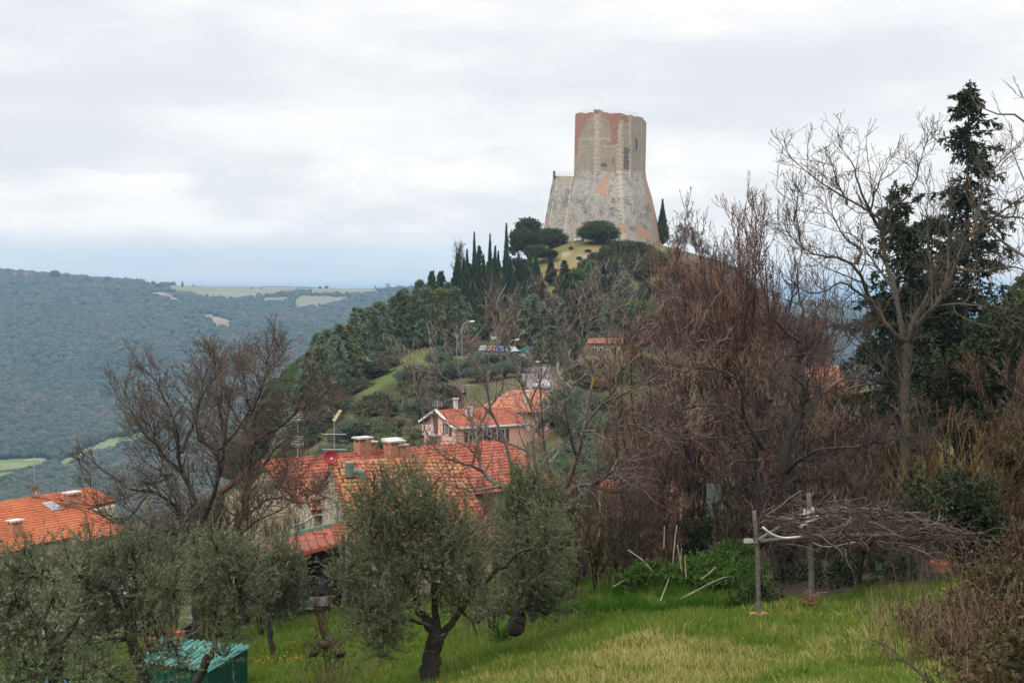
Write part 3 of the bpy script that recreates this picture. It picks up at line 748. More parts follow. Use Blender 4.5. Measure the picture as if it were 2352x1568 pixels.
# old tiles: terracotta with ochre lichen
m_tile_old, nt, b, out = new_mat('old_lichened_tile')
g_ = nt.nodes.new('ShaderNodeNewGeometry')
c_ = ramp(nt, g_.outputs['Random Per Island'], [(0, (.24, .07, .038)), (.4, (.33, .105, .055)), (.8, (.37, .14, .075)), (1, (.36, .19, .115))])
f_ = noise_node(nt, 1.3, 6, .7); mr_ = nt.nodes.new('ShaderNodeMapRange'); nt.links.new(f_, mr_.inputs[0]); mr_.inputs[1].default_value = .50; mr_.inputs[2].default_value = .60; mr_.inputs[4].default_value = .85
c_ = mixc(nt, mr_.outputs[0], c_, ramp(nt, noise_node(nt, 6, 4, .6), [(.35, (.36, .19, .035)), (.65, (.30, .23, .12))]))
f_ = noise_node(nt, 3.1, 5, .7); mr_ = nt.nodes.new('ShaderNodeMapRange'); nt.links.new(f_, mr_.inputs[0]); mr_.inputs[1].default_value = .58; mr_.inputs[2].default_value = .66; mr_.inputs[4].default_value = .7
c_ = mixc(nt, mr_.outputs[0], c_, (.07, .06, .045))
nt.links.new(c_, b.inputs['Base Color']); b.inputs['Roughness'].default_value = .92
m_under = mat_noise('roof_underlay', [(.10, .045, .03), (.16, .07, .045)], 3, .95)
m_cream = mat_noise('cream_render', [(.30, .25, .165), (.42, .355, .235), (.50, .43, .30)], .5, .9, .15, 15)
m_beige = mat_noise('beige_render', [(.42, .36, .27), (.52, .45, .34)], .7, .9, .15, 15)
m_pinkw = mat_noise('pink_render', [(.76, .43, .33), (.84, .50, .39)], .6, .9, .12, 15)
m_salmon = mat_noise('salmon_render', [(.64, .33, .24), (.72, .39, .29)], .6, .9, .12, 15)
m_oldwall = mat_noise('old_stone_wall', [(.20, .16, .11), (.40, .34, .25), (.52, .46, .36)], 2.6, .95, .6, 9)
m_wood = mat_noise('brown_wood', [(.10, .055, .03), (.18, .10, .055)], 5, .7, stretch=(1, 1, 6))
m_white = mat_plain('white_paint', (.78, .77, .74), .5, var=.06)
m_conc = mat_noise('pale_concrete', [(.46, .44, .40), (.62, .60, .56)], 3, .9, .2, 25)
m_brickc = mat_noise('chimney_brick', [(.30, .13, .08), (.42, .20, .125), (.46, .26, .18)], 4, .9, .5, 14)
m_zinc = mat_noise('zinc_pipe', [(.36, .38, .38), (.5, .52, .52)], 3, .45, 0, None, .6)
m_gutter = mat_noise('brown_gutter', [(.07, .05, .04), (.12, .085, .065)], 3, .5)
m_glass = mat_plain('window_glass', (.05, .06, .07), .12)

class Roof:
    """A sloping roof plane: ridge from (px,py) at depth Y0 towards (px1,py1) at the same height, falling away at pitch."""
    def __init__(s, ra, Y0, rb, pitch, flip=False):
        s.o = P(*ra, Y0); Y1 = s.o[2] * F / (HY - rb[1]); s.b = P(*rb, Y1)
        s.u = norm(s.b - s.o); s.L = np.linalg.norm(s.b - s.o)
        n = np.array([s.u[1], -s.u[0], 0]); n = n if n[1] < 0 else -n
        if flip: n = -n
        s.nh = n; p = rad(pitch); s.p = p
        s.v = n * math.cos(p) - np.array([0, 0, math.sin(p)])
        s.w = np.cross(s.u, s.v); s.w = s.w if s.w[2] > 0 else -s.w
    def uv(s, px, py):
        d = np.array([(px - CX) / F, 1, (HY - py) / F]); t = (s.o @ s.w) / (d @ s.w); q = d * t - s.o
        return q @ s.u, q @ s.v
    def pt(s, u, v, h=0): return s.o + s.u * u + s.v * v + s.w * h
    def poly(s, pts): return [s.uv(*q) for q in pts]
    def tiles(s, mb, poly, tw=.21, tl=.36, jit=.012, seed=1, arc=.055):
        """Rows of barrel tiles, each its own curved shell with a lip, over the polygon (u, v)."""
        g = np.random.default_rng(seed); pu = [q[0] for q in poly]; pv = [q[1] for q in poly]
        U, Vv = np.meshgrid(np.arange(min(pu) + tw / 2, max(pu), tw), np.arange(min(pv) + tl / 2, max(pv), tl))
        U = U.ravel(); Vv = Vv.ravel(); k = pip(U, Vv, poly); U, Vv = U[k], Vv[k]; N = len(U)
        U = U + g.normal(0, jit, N); Vv = Vv + g.normal(0, jit, N); rot = g.normal(0, jit * 1.6, N); lift = np.abs(g.normal(0, jit, N))
        a = np.linspace(0, math.pi, 6); cx = -np.cos(a) * tw * .52; ch = np.sin(a) * arc
        rows = []
        for vv, hh, sc in ((-tl * .56, .012, .9), (tl * .56, .05, 1.0), (tl * .56, .012, .94)):
            x = cx * sc; h = ch * (sc if hh > .02 else .9) + hh if vv < 0 or hh > .02 else ch * .62
            uu = U[:, None] + x[None] + rot[:, None] * vv; v2 = Vv[:, None] + vv + 0 * x[None]; h2 = h[None] + lift[:, None]
            rows.append(s.o + uu[..., None] * s.u + v2[..., None] * s.v + h2[..., None] * s.w)
        V = np.stack(rows, 1).reshape(-1, 3); n6 = 6
        base = (np.arange(N) * 18)[:, None, None] + (np.arange(2) * n6)[None, :, None] + np.arange(5)[None, None]
        Fc = np.stack([base, base + 1, base + 7, base + 6], 3).reshape(-1, 4)
        mb.add(V, Fc, 0)
        mb.slab([s.pt(u, v, -.005) for u, v in poly], .13, 1)
    def ridge_tiles(s, mb, u0, u1, v=0.0, seed=3, r=.13):
        g = np.random.default_rng(seed); n = int((u1 - u0) / .4)
        for i in range(n):
            u = u0 + (u1 - u0) * (i + .5) / n; a = np.linspace(0, math.pi, 6); h0 = g.normal(0, .008)
            V = []
            for du, rr in ((-.22, r * .92), (.22, r)):
                for t in a: V.append(s.pt(u + du, v - math.cos(t) * rr, math.sin(t) * rr * .8 + .03 + h0))
            Fc = [[j, j + 1, j + 7, j + 6] for j in range(5)]
            mb.add(np.array(V), np.array(Fc), 0)
        return mb

def xy_z(roof, u, v, h=-.16):
    p = roof.pt(u, v, h); return (p[0], p[1]), p[2]

def walls_under(roof, poly, depth, parent, mat, name='wall', h=-.17):
    mb = MB(); pp = [roof.pt(u, v, h) for u, v in poly]
    zb = min(float(zf(p[0], p[1])) for p in pp) - 1.2
    mb.prism([(p[0], p[1]) for p in pp], zb, [p[2] for p in pp]); return mb.build(name, mat, parent)

def gable_box(roof, u0, u1, v1, parent, mat, drop=None):
    """Walls of a ridged house: the front slope v1 long and an equal slope behind."""
    mb = MB(); c = math.cos(roof.p) * v1; s_ = math.sin(roof.p) * v1
    a = roof.o + roof.u * u0; b = roof.o + roof.u * u1; n = roof.nh
    zr = roof.o[2] - .17; ze = zr - s_
    pts = [(a + n * c, ze), (b + n * c, ze), (b, zr), (b - n * c, ze), (a - n * c, ze), (a, zr)]
    zb = min(float(zf(p[0], p[1])) for p, _ in pts) - 1
    mb.prism([(p[0], p[1]) for p, _ in pts], zb, [z for _, z in pts])
    return mb.build('wall', mat, parent)

def back_slope(roof, u0, u1, v1, mats, parent, **kw):
    r2 = Roof.__new__(Roof); r2.o, r2.u, r2.L, r2.p = roof.o, roof.u, roof.L, roof.p
    r2.nh = -roof.nh; r2.v = r2.nh * math.cos(r2.p) - np.array([0, 0, math.sin(r2.p)]); r2.w = np.cross(r2.u, r2.v); r2.w = r2.w if r2.w[2] > 0 else -r2.w
    mb = MB(); r2.tiles(mb, [(u0, 0.02), (u1, 0.02), (u1, v1), (u0, v1)], **kw)
    return mb.build('roof', mats, parent)

def chimney(roof, px, py, w, d, h, parent, cap=.1, mat=None, posts=True):
    """A chimney whose foot is where the roof shows at (px, py): stack, open vent stage and slab."""
    u, v = roof.uv(px, py); p = roof.pt(u, v); rz = math.atan2(roof.u[1], roof.u[0])
    mb = MB(); mb.box(p + [0, 0, h / 2 - .35], (w, d, h + .7 - .0), rz)
    ca, sa = math.cos(rz), math.sin(rz)
    if posts:
        for sx in (-1, 1):
            for sy in (-1, 1):
                x, y = sx * (w / 2 - .06), sy * (d / 2 - .06)
                mb.box(p + [x * ca - y * sa, x * sa + y * ca, h + .09], (.1, .1, .22), rz)
    o = mb.build('chimney', mat or m_brickc, parent)
    mb = MB()
    if posts: mb.box(p + [0, 0, h + .2 + cap / 2], (w + .22, d + .22, cap), rz)
    else: mb.box(p + [0, 0, h + cap / 2], (w + .16, d + .16, cap), rz)
    mb.build('chimney_cap', m_conc, o)
    return o

def window(parent, c, t, w, h, frame=m_white, pane=m_glass, shutters=None, name='window'):
    """A window with frame, pane and optional shutters on a wall at c; t runs along the wall and the outside is on its right."""
    t = norm(np.asarray(t, float)); nrm = np.array([t[1], -t[0], 0]); nrm = nrm if nrm[1] < 0 else -nrm
    c = np.asarray(c, float); M = np.stack([t, -nrm, np.array([0, 0, 1])], 1)
    fr = MB()
    for sx in (-1, 1): fr.box(c + t * sx * (w / 2 + .03) + nrm * .02, (.08, .12, h + .14), M=M)
    for sz in (-1, 1): fr.box(c + [0, 0, sz * (h / 2 + .03)] + nrm * .02, (w - .02, .12, .08), M=M)
    fr.box(c + nrm * .015, (.05, .1, h - .04), M=M)
    o = fr.build(name, frame, parent)
    pn = MB(); pn.box(c + nrm * -.01, (w, .05, h), M=M); pn.build('pane', pane, o)
    if shutters:
        for sx in (-1, 1):
            sh = MB(); sh.box(c + t * sx * (w * .78 + .06) + nrm * .05, (w * .5, .05, h + .06), M=M)
            for i in range(6): sh.box(c + t * sx * (w * .78 + .06) + nrm * .085 + [0, 0, -h / 2 + h * (i + .5) / 6], (w * .42, .03, h / 9), M=M)
            sh.build('shutter', shutters, o)
    return o

# --- the orange roofed house on the left
h1 = thing('house', 'house with a clean bright orange tiled roof behind the olive trees at far left', 'house', P(120, 1300, 100))
def under(o, parent):
    o.parent = parent; o.matrix_parent_inverse = Matrix.Translation(parent.location).inverted(); return o
class Grp:
    """Keeps children where they stand although their thing's Empty sits at its base."""
    def __init__(s, t): s.t = t
    def close(s):
        for ch in s.t.children:
            ch.location = ch.location - s.t.location
r1 = Roof((0, 1155), 100, (212, 1122), 22)
poly1 = r1.poly([(-150, 1178), (212, 1122), (268, 1150), (197, 1167), (297, 1220), (194, 1244), (173, 1233), (91, 1250), (0, 1278), (-150, 1316)])
poly1[0] = (poly1[0][0], 0.0); poly1[1] = (poly1[1][0], 0.0)
mb = MB(); r1.tiles(mb, poly1, .24, .33, .006, 2); rf1 = None
rf1 = mb.build('roof', [m_tile_new, m_under], h1)
mb = MB(); r1.ridge_tiles(mb, poly1[0][0], poly1[1][0]); mb.build('ridge_cap', m_tile_new, rf1)
c1 = np.mean(poly1, 0)
ins = lambda poly, d, c: [(u + np.sign(c[0] - u) * d, v + np.sign(c[1] - v) * d) for u, v in poly]
walls_under(r1, ins(poly1, .35, c1), 0, h1, m_beige)
back_slope(r1, poly1[0][0], poly1[1][0], 5, [m_tile_new, m_under], h1, tw=.24, tl=.33, jit=.006)
for a, bq in ((4, 5), (7, 8), (8, 9)):
    mb = MB(); A, B = r1.pt(*poly1[a], -.1), r1.pt(*poly1[bq], -.1); mb.tube([A + [0, 0, -.06], B + [0, 0, -.06]], .08, 6); mb.build('gutter', m_gutter, h1)
mb = MB(); A = r1.pt(*poly1[5], -.3); mb.tube([A, A + [.25, .5, -.4], A + [.25, .5, -5]], .06, 6); mb.build('drain_pipe', m_gutter, h1)
chimney(r1, 166, 1163, 1.15, .6, .8, h1, .1)
chimney(r1, 34, 1228, .8, .6, .75, h1, .1)
u_, v_ = r1.uv(120, 1165); mb = MB()
mb.slab([r1.pt(u_ + a, v_ + b2, .14) for a, b2 in ((-.5, -.6), (.5, -.6), (.5, .6), (-.5, .6))], .2); sk = mb.build('skylight', m_zinc, rf1)
mb = MB(); mb.slab([r1.pt(u_ + a, v_ + b2, .16) for a, b2 in ((-.4, -.5), (.4, -.5), (.4, .5), (-.4, .5))], .02); mb.build('pane', mat_plain('sky_glass', (.25, .27, .3), .1), sk)
pA, pB = r1.pt(*poly1[5]), r1.pt(*poly1[4]); tw_ = norm((pB - pA) * [1, 1, 0])
window(h1, pA + tw_ * 2.2 + [.16, .3, -1.6] + np.array([-tw_[1], tw_[0], 0]) * .12, tw_, .8, 1.1, m_wood)

# --- the long red roofed house in the middle
h2 = thing('house', 'long red tiled house with brick chimneys and a cream gable wall', 'house', P(850, 1200, 80))
r2 = Roof((608, 1060), 80, (1143, 1014), 24)
L2 = r2.L + .6; v2 = 5.6
mb = MB(); r2.tiles(mb, [(-.3, 0), (L2, 0), (L2, v2), (-.3, v2)], .22, .36, .010, 3)
rf2 = mb.build('roof', [m_tile_red, m_under], h2)
mb = MB(); r2.ridge_tiles(mb, -.3, L2); mb.build('ridge_cap', m_tile_red, rf2)
gable_box(r2, 0, L2 - .3, v2 - .4, h2, m_cream)
back_slope(r2, -.3, L2, v2, [m_tile_red, m_under], h2, tw=.22, tl=.36, jit=.01)
chimney(r2, 833, 1043, .85, .6, .75, h2, .1); chimney(r2, 851, 1040, .45, .45, .45, h2, .08)
chimney(r2, 905, 1066, .95, .7, 1.15, h2, .1); chimney(r2, 901, 1040, .9, .6, .6, h2, .1); chimney(r2, 921, 1068, .5, .5, 1.0, h2, .08)
pf = r2.pt(0, 0); gn = -r2.u
mb = MB(); A, B = r2.pt(-.3, v2 + .05, -.06), r2.pt(L2, v2 + .05, -.06); mb.tube([A, B], .08, 6); mb.build('gutter', m_gutter, h2)

# --- the old stone house with lichen on its wavy tiles
h3 = thing('house', 'old stone house with wavy ochre lichened tiles and a narrow stone gable', 'house', P(880, 1290, 60))
r3 = Roof((768, 1064), 64, (1146, 1051.5), 20)
L3 = r3.L * .74; v3 = 7.7
mb = MB(); r3.tiles(mb, [(-.12, 0), (L3, 0), (L3, v3), (-.12, v3)], .21, .36, .018, 4, .075)
# rows sag between the old rafters
for i, V in enumerate(mb.V):
    q = V - r3.o; u = q @ r3.u; v = q @ r3.v
    mb.V[i] = V + (np.sin(u * 1.9) * .03 + np.sin(u * .7 + v * .5) * .05 - .05 * np.sin(np.clip(u / L3, 0, 1) * math.pi))[:, None] * r3.w
rf3 = mb.build('roof', [m_tile_old, m_under], h3)
mb = MB(); r3.ridge_tiles(mb, -.12, L3, r=.15); mb.build('ridge_cap', m_tile_old, rf3)
gable_box(r3, .0, L3 - .2, v3 - .3, h3, m_oldwall)
back_slope(r3, -.1, L3, v3, [m_tile_old, m_under], h3, tw=.23, tl=.38, jit=.03)
mb = MB()
g = np.random.default_rng(9)
for i in range(26):
    v = v3 * (i + .5) / 26; p = r3.pt(-.14, v, .05); mb.box(p + g.normal(0, .02, 3), (.22, .32, .10), rz=math.atan2(r3.v[1], r3.v[0]) + g.normal(0, .1))
mb.build('verge_tiles', m_tile_old, h3)
u_, v_ = r3.uv(815, 1106); p = r3.pt(u_, v_)
mb = MB(); mb.tube([p + [.35, 0, -.1], p + [.35, 0, .42], p + [-.08, 0, .46], p + [-.22, 0, .46]], .16, 10); mb.tube([p + [-.22, 0, .22], p + [-.22, 0, .86]], .21, 12); mb.build('vent_pipe', mat_plain('grey_green_metal', (.13, .17, .15), .6), h3)
mb = MB(); A = r3.pt(-.25, v3 * .35, -.3); mb.tube([A, A + [0, 0, -3.2]], .06, 6); mb.build('drain_pipe', m_zinc, h3)
mb = MB(); Bq = r3.pt(-.5, v3 * .62, -.8); mb.tube([Bq, Bq + [-.9, -.5, -1.1]], .07, 6); mb.build('brace', m_zinc, h3)

# --- the low wing with a patched tile roof, between the two
h4 = thing('house', 'small annex with a patched old tile roof left of the stone gable', 'house', P(725, 1230, 68))
r4 = Roof((694, 1104), 70, (757, 1101), 24)
mb = MB(); r4.tiles(mb, [(-.1, 0), (r4.L + .1, 0), (r4.L + .1, 3.0), (-.1, 3.0)], .22, .36, .028, 6, .07)
mb.build('roof', [m_tile_pink, m_under], h4)
walls_under(r4, [(.02, .1), (r4.L, .1), (r4.L, 2.8), (.02, 2.8)], 0, h4, m_oldwall)
u_, v_ = r4.uv(727, 1160); p = r4.pt(u_, v_); mb = MB(); mb.lathe(p + [0, 0, -.1], [(.16, 0), (.16, .35), (.2, .38), (.2, .42), (.0, .45)], 10); mb.build('vent_cowl', mat_plain('grey_green_metal_2', (.17, .19, .17), .6), h4)
mb = MB(); A = r4.pt(.0, 3.0, -.1); B = r4.pt(r4.L, 3.0, -.1); mb.tube([A, B], .07, 6); mb.tube([A, A + [-.5, -.2, -.35], A + [-1.3, -.3, -.6]], .06, 6); mb.build('gutter', m_zinc, h4)
window(h4, (r4.pt(.9, 2.8, -.17) + [0, -.03, -.75]), r4.u, .7, .55, m_wood)

# --- the pink house on the slope above the roofs
h5 = thing('house', 'pink house with a balcony in its gable and white edged red roof', 'house', P(1080, 1040, 150))
r5 = Roof((1010, 942), 150, (1125, 936.5), 22)
v5 = 4.1; L5 = r5.L + 2.5
mb = MB(); r5.tiles(mb, [(-.5, 0), (L5, 0), (L5, v5), (-.5, v5)], .25, .40, .008, 7)
rf5 = mb.build('roof', [m_tile_rd2, m_under], h5)
mb = MB()
for v in (0, 1):
    pass
for s_ in (1, -1):
    n = r5.nh * s_; vv = n * math.cos(r5.p) - np.array([0, 0, math.sin(r5.p)])
    a = r5.o - r5.u * .55; mb.beam(a + [0, 0, .06], a + vv * v5 + [0, 0, .06], .14, .22)
mb.beam(r5.pt(-.5, v5 + .08, -.02), r5.pt(L5, v5 + .08, -.02), .16, .2)
mb.build('white_verge', m_white, rf5)
gable_box(r5, 0, L5, v5 - .3, h5, [m_pinkw])
back_slope(r5, -.5, L5, v5, [m_tile_rd2, m_under], h5, tw=.25, tl=.4, jit=.008)
def on_gable(px, py):   # a point on the gable wall plane
    nn = r5.u; d = np.array([(px - CX) / F, 1, (HY - py) / F]); return d * ((r5.o @ nn) / (d @ nn))
gt = r5.nh
c = on_gable(1001, 972); dr = MB(); M = np.stack([gt, r5.u, np.array([0, 0, 1])], 1)
dr.box(c - r5.u * .03, (.95, .1, 2.15), M=M); dd = dr.build('balcony_door', m_wood, h5)
mb = MB(); mb.box(c - r5.u * .5 + [0, 0, -1.2], (2.6, 1.0, .14), M=M); bal = mb.build('balcony', m_conc, h5)
mb = MB()
for i in range(12):
    q = c - r5.u * .97 + gt * (-1.25 + 2.5 * i / 11) + [0, 0, -1.13]; mb.tube([q, q + [0, 0, .95]], .025, 4)
for z in (-.2, -1.05): mb.tube([c - r5.u * .97 + gt * -1.28 + [0, 0, z], c - r5.u * .97 + gt * 1.28 + [0, 0, z]], .035, 4)
mb.build('balcony_rail', m_white, bal)
window(h5, on_gable(1028, 985) - r5.u * .02, gt, .8, 1.2, m_white, m_glass, m_wood)
def on_front(px, py):
    off = r5.nh * (math.cos(r5.p) * (v5 - .3)); o_ = r5.o + off; nn = r5.nh; d = np.array([(px - CX) / F, 1, (HY - py) / F]); return d * ((o_ @ nn) / (d @ nn))
for px in (1085, 1118, 1150): window(h5, on_front(px, 1000) + r5.nh * .02, r5.u, .9, 1.3, m_white, m_glass, m_wood)
chimney(r5, 1077, 955, .55, .55, .9, h5, .08, m_conc, False)
mb = MB(); p = r5.o + r5.u * 1.9; mb.box(p + [0, .6, .35], (.5, .5, 1.5)); mb.box(p + [0, .6, 1.13], (.7, .7, .08)); mb.build('chimney', m_conc, h5)

# --- the hipped house behind it
h6 = thing('house', 'larger hipped orange roof house behind the pink gable house', 'house', P(1200, 1000, 165))
r6 = Roof((1178, 896.5), 168, (1262, 903), 24)
L6 = 3.5
r6.u = norm(np.array([1.0, .12, 0])); n_ = np.array([r6.u[1], -r6.u[0], 0]); r6.nh = n_; r6.v = n_ * math.cos(r6.p) - np.array([0, 0, math.sin(r6.p)]); r6.w = np.cross(r6.u, r6.v); r6.w = r6.w if r6.w[2] > 0 else -r6.w
vv6 = 5.6; hp = 3.2
mb = MB(); r6.tiles(mb, [(0, 0), (L6, 0), (L6 + hp, vv6), (-hp, vv6)], .26, .42, .012, 8)
rf6 = mb.build('roof', [m_tile_pink, m_under], h6)
def hip_end(sgn):
    q = Roof.__new__(Roof); q.o = r6.o + r6.u * (L6 if sgn > 0 else 0); q.u = r6.nh * (1 if sgn < 0 else -1); q.p = math.atan2(math.sin(r6.p) * vv6, hp); q.nh = r6.u * sgn
    q.v = q.nh * math.cos(q.p) - np.array([0, 0, math.sin(q.p)]); q.w = np.cross(q.u, q.v); q.w = q.w if q.w[2] > 0 else -q.w
    ln = math.hypot(hp, math.sin(r6.p) * vv6); hw = vv6 * math.cos(r6.p)
    m_ = MB(); q.tiles(m_, [(-.01, 0), (.01, 0), (hw, ln), (-hw, ln)], .26, .42, .012, 9); m_.build('hip_slope', [m_tile_pink, m_under], rf6)
hip_end(-1); hip_end(1)
back_slope(r6, -.1, L6 + .1, vv6, [m_tile_pink, m_under], h6, tw=.26, tl=.42)
mb = MB(); c_ = math.cos(r6.p) * vv6 - .4; ze = r6.o[2] - math.sin(r6.p) * vv6 - .1
pts = [r6.o + r6.u * a + r6.nh * b2 for a, b2 in ((-hp + .4, c_), (L6 + hp - .4, c_), (L6 + hp - .4, -c_), (-hp + .4, -c_))]
mb.prism([(p[0], p[1]) for p in pts], float(min(zf(p[0], p[1]) for p in pts)) - 1, ze); mb.build('wall', m_salmon, h6)
for u in (-1.8, .4, 2.8, 5.0): window(h6, r6.o + r6.u * u + r6.nh * (c_ + .02) + [0, 0, ze - r6.o[2] - 1.2], r6.u, .9, 1.4, m_white, m_glass, m_white)
u_ = r6.uv(1210, 925); p = r6.pt(*u_); mb = MB(); mb.box(p + [0, 0, .4], (.6, .6, 1.9)); mb.box(p + [0, 0, 1.39], (.8, .8, .08)); mb.build('chimney', m_conc, h6)

# --- brick garden wall, annex slab and the little house by the car park, houses half hidden on the right
h7 = thing('house', 'small low stone house with a shallow orange roof beside the car park trees', 'house', P(1380, 830, 280))
r7 = Roof((1352, 777), 286, (1430, 777), 15)
mb = MB(); r7.tiles(mb, [(0, 0), (r7.L, 0), (r7.L, 3.6), (-.6, 3.6)], .3, .45, .012, 10); mb.build('roof', [m_tile_old, m_under], h7)
walls_under(r7, [(.3, .2), (r7.L - .3, .2), (r7.L - .3, 3.2), (.3, 3.2)], 0, h7, mat_noise('ochre_stone', [(.27, .20, .125), (.42, .31, .20)], 1.5, .9, .4, 6))
for px in (1366, 1384, 1408): window(h7, r7.pt(r7.uv(px, 790)[0], 3.2, -.2) + [0, -.03, -1.5], r7.u, 1.0, 1.5, m_white, m_glass)
h8 = thing('house', 'salmon house mostly hidden by bare brown trees at right of centre', 'house', P(1880, 950, 120))
r8 = Roof((1846, 842), 125, (1925, 842), 22)
mb = MB(); r8.tiles(mb, [(0, 0), (r8.L, 0), (r8.L, 4), (0, 4)], .26, .42, .012, 12); mb.build('roof', [m_tile_pink, m_under], h8)
walls_under(r8, [(.2, .2), (r8.L - .2, .2), (r8.L - .2, 3.7), (.2, 3.7)], 0, h8, m_salmon)
for px in (1868, 1902): window(h8, r8.pt(r8.uv(px, 880)[0], 3.7, -.2) + [0, -.03, -1.5], r8.u, .9, 1.3, m_white, m_glass, m_wood)
h9 = thing('house', 'orange roofed house glimpsed behind the dark trunks above the vine pergola', 'house', P(1790, 1060, 78))
r9 = Roof((1735, 1000), 80, (1850, 990), 20)
mb = MB(); r9.tiles(mb, [(0, 0), (r9.L, 0), (r9.L, 2.6), (0, 2.6)], .26, .42, .014, 13); mb.build('roof', [m_tile_pink, m_under], h9)
walls_under(r9, [(.1, .1), (r9.L - .1, .1), (r9.L - .1, 2.4), (.1, 2.4)], 0, h9, m_salmon)
window(h9, r9.pt(r9.L * .4, 2.4, -.2) + [0, -.03, -1.0], r9.u, .8, 1.0, m_wood)
h10 = thing('house', 'cream walled low house glimpsed through bare trunks left of the green thicket', 'house', P(1430, 1200, 62))
r10 = Roof((1370, 1105), 66, (1530, 1100), 18)
mb = MB(); r10.tiles(mb, [(0, 0), (r10.L, 0), (r10.L, 2.2), (0, 2.2)], .24, .38, .02, 14); mb.build('roof', [m_tile_pink, m_under], h10)
walls_under(r10, [(.1, .1), (r10.L - .1, .1), (r10.L - .1, 2.0), (.1, 2.0)], 0, h10, m_beige)
for px in (1410, 1470): window(h10, r10.pt(r10.uv(px, 1130)[0], 2.0, -.2) + [0, -.03, -1.3], r10.u, .8, 1.1, m_wood, m_glass, m_wood)
# retaining wall left of the pink house and stone house wall strip
gw = MB(); pts = [gnd(890, 152), gnd(930, 150), gnd(968, 147)]
for a, bq in zip(pts[:-1], pts[1:]): gw.beam(a + [0, 0, .35], bq + [0, 0, .35], .5, 1.9)
tag(gw.build('garden_wall', m_oldwall), 'rough stone retaining wall left of the pink house', 'wall')
for h in (h1, h2, h3, h4, h5, h6, h7, h8, h9, h10): Grp(h).close()
# ------------------------------------------------------------------ vehicles
m_tyre = mat_plain('tyre_rubber', (.018, .018, .019), .8)
m_rim = mat_plain('wheel_rim', (.42, .43, .45), .35, .7)
m_cglass = mat_plain('car_glass', (.02, .025, .03), .08, spec=.5)
m_lamp_r = mat_plain('red_lamp', (.32, .02, .02), .25)
m_lamp_w = mat_plain('clear_lamp', (.6, .6, .58), .2)
m_plate = mat_plain('number_plate', (.62, .62, .6), .5)
m_blackp = mat_plain('black_plastic', (.02, .02, .021), .6)
def paint(name, c): return mat_plain(name, c, .22, .0, .04, spec=.5)
PAINT = {k: paint(k + '_car_paint', c) for k, c in dict(white=(.74, .75, .75), grey=(.17, .18, .19), red=(.17, .02, .03), blue=(.02, .05, .24), silver=(.42, .44, .47), teal=(.03, .16, .15), black=(.012, .012, .014), charcoal=(.05, .055, .06)).items()}

def loft(mb, secs, mi=0):
    """Sections (rings of equal length) joined into one skin with capped ends."""
    secs = np.asarray(secs, float); n, k, _ = secs.shape
    i = np.arange(n - 1)[:, None] * k; j = np.arange(k)[None]; j2 = (j + 1) % k
    mb.add(secs.reshape(-1, 3), np.stack([i + j, i + j2, i + k + j2, i + k + j], 2).reshape(-1, 4), mi)
    o = mb.n - n * k
    mb.F.append(np.array([list(range(k))[::-1]]) + o); mb.M.append(np.full(1, mi))
    mb.F.append(np.array([list(range((n - 1) * k, n * k))]) + o); mb.M.append(np.full(1, mi))

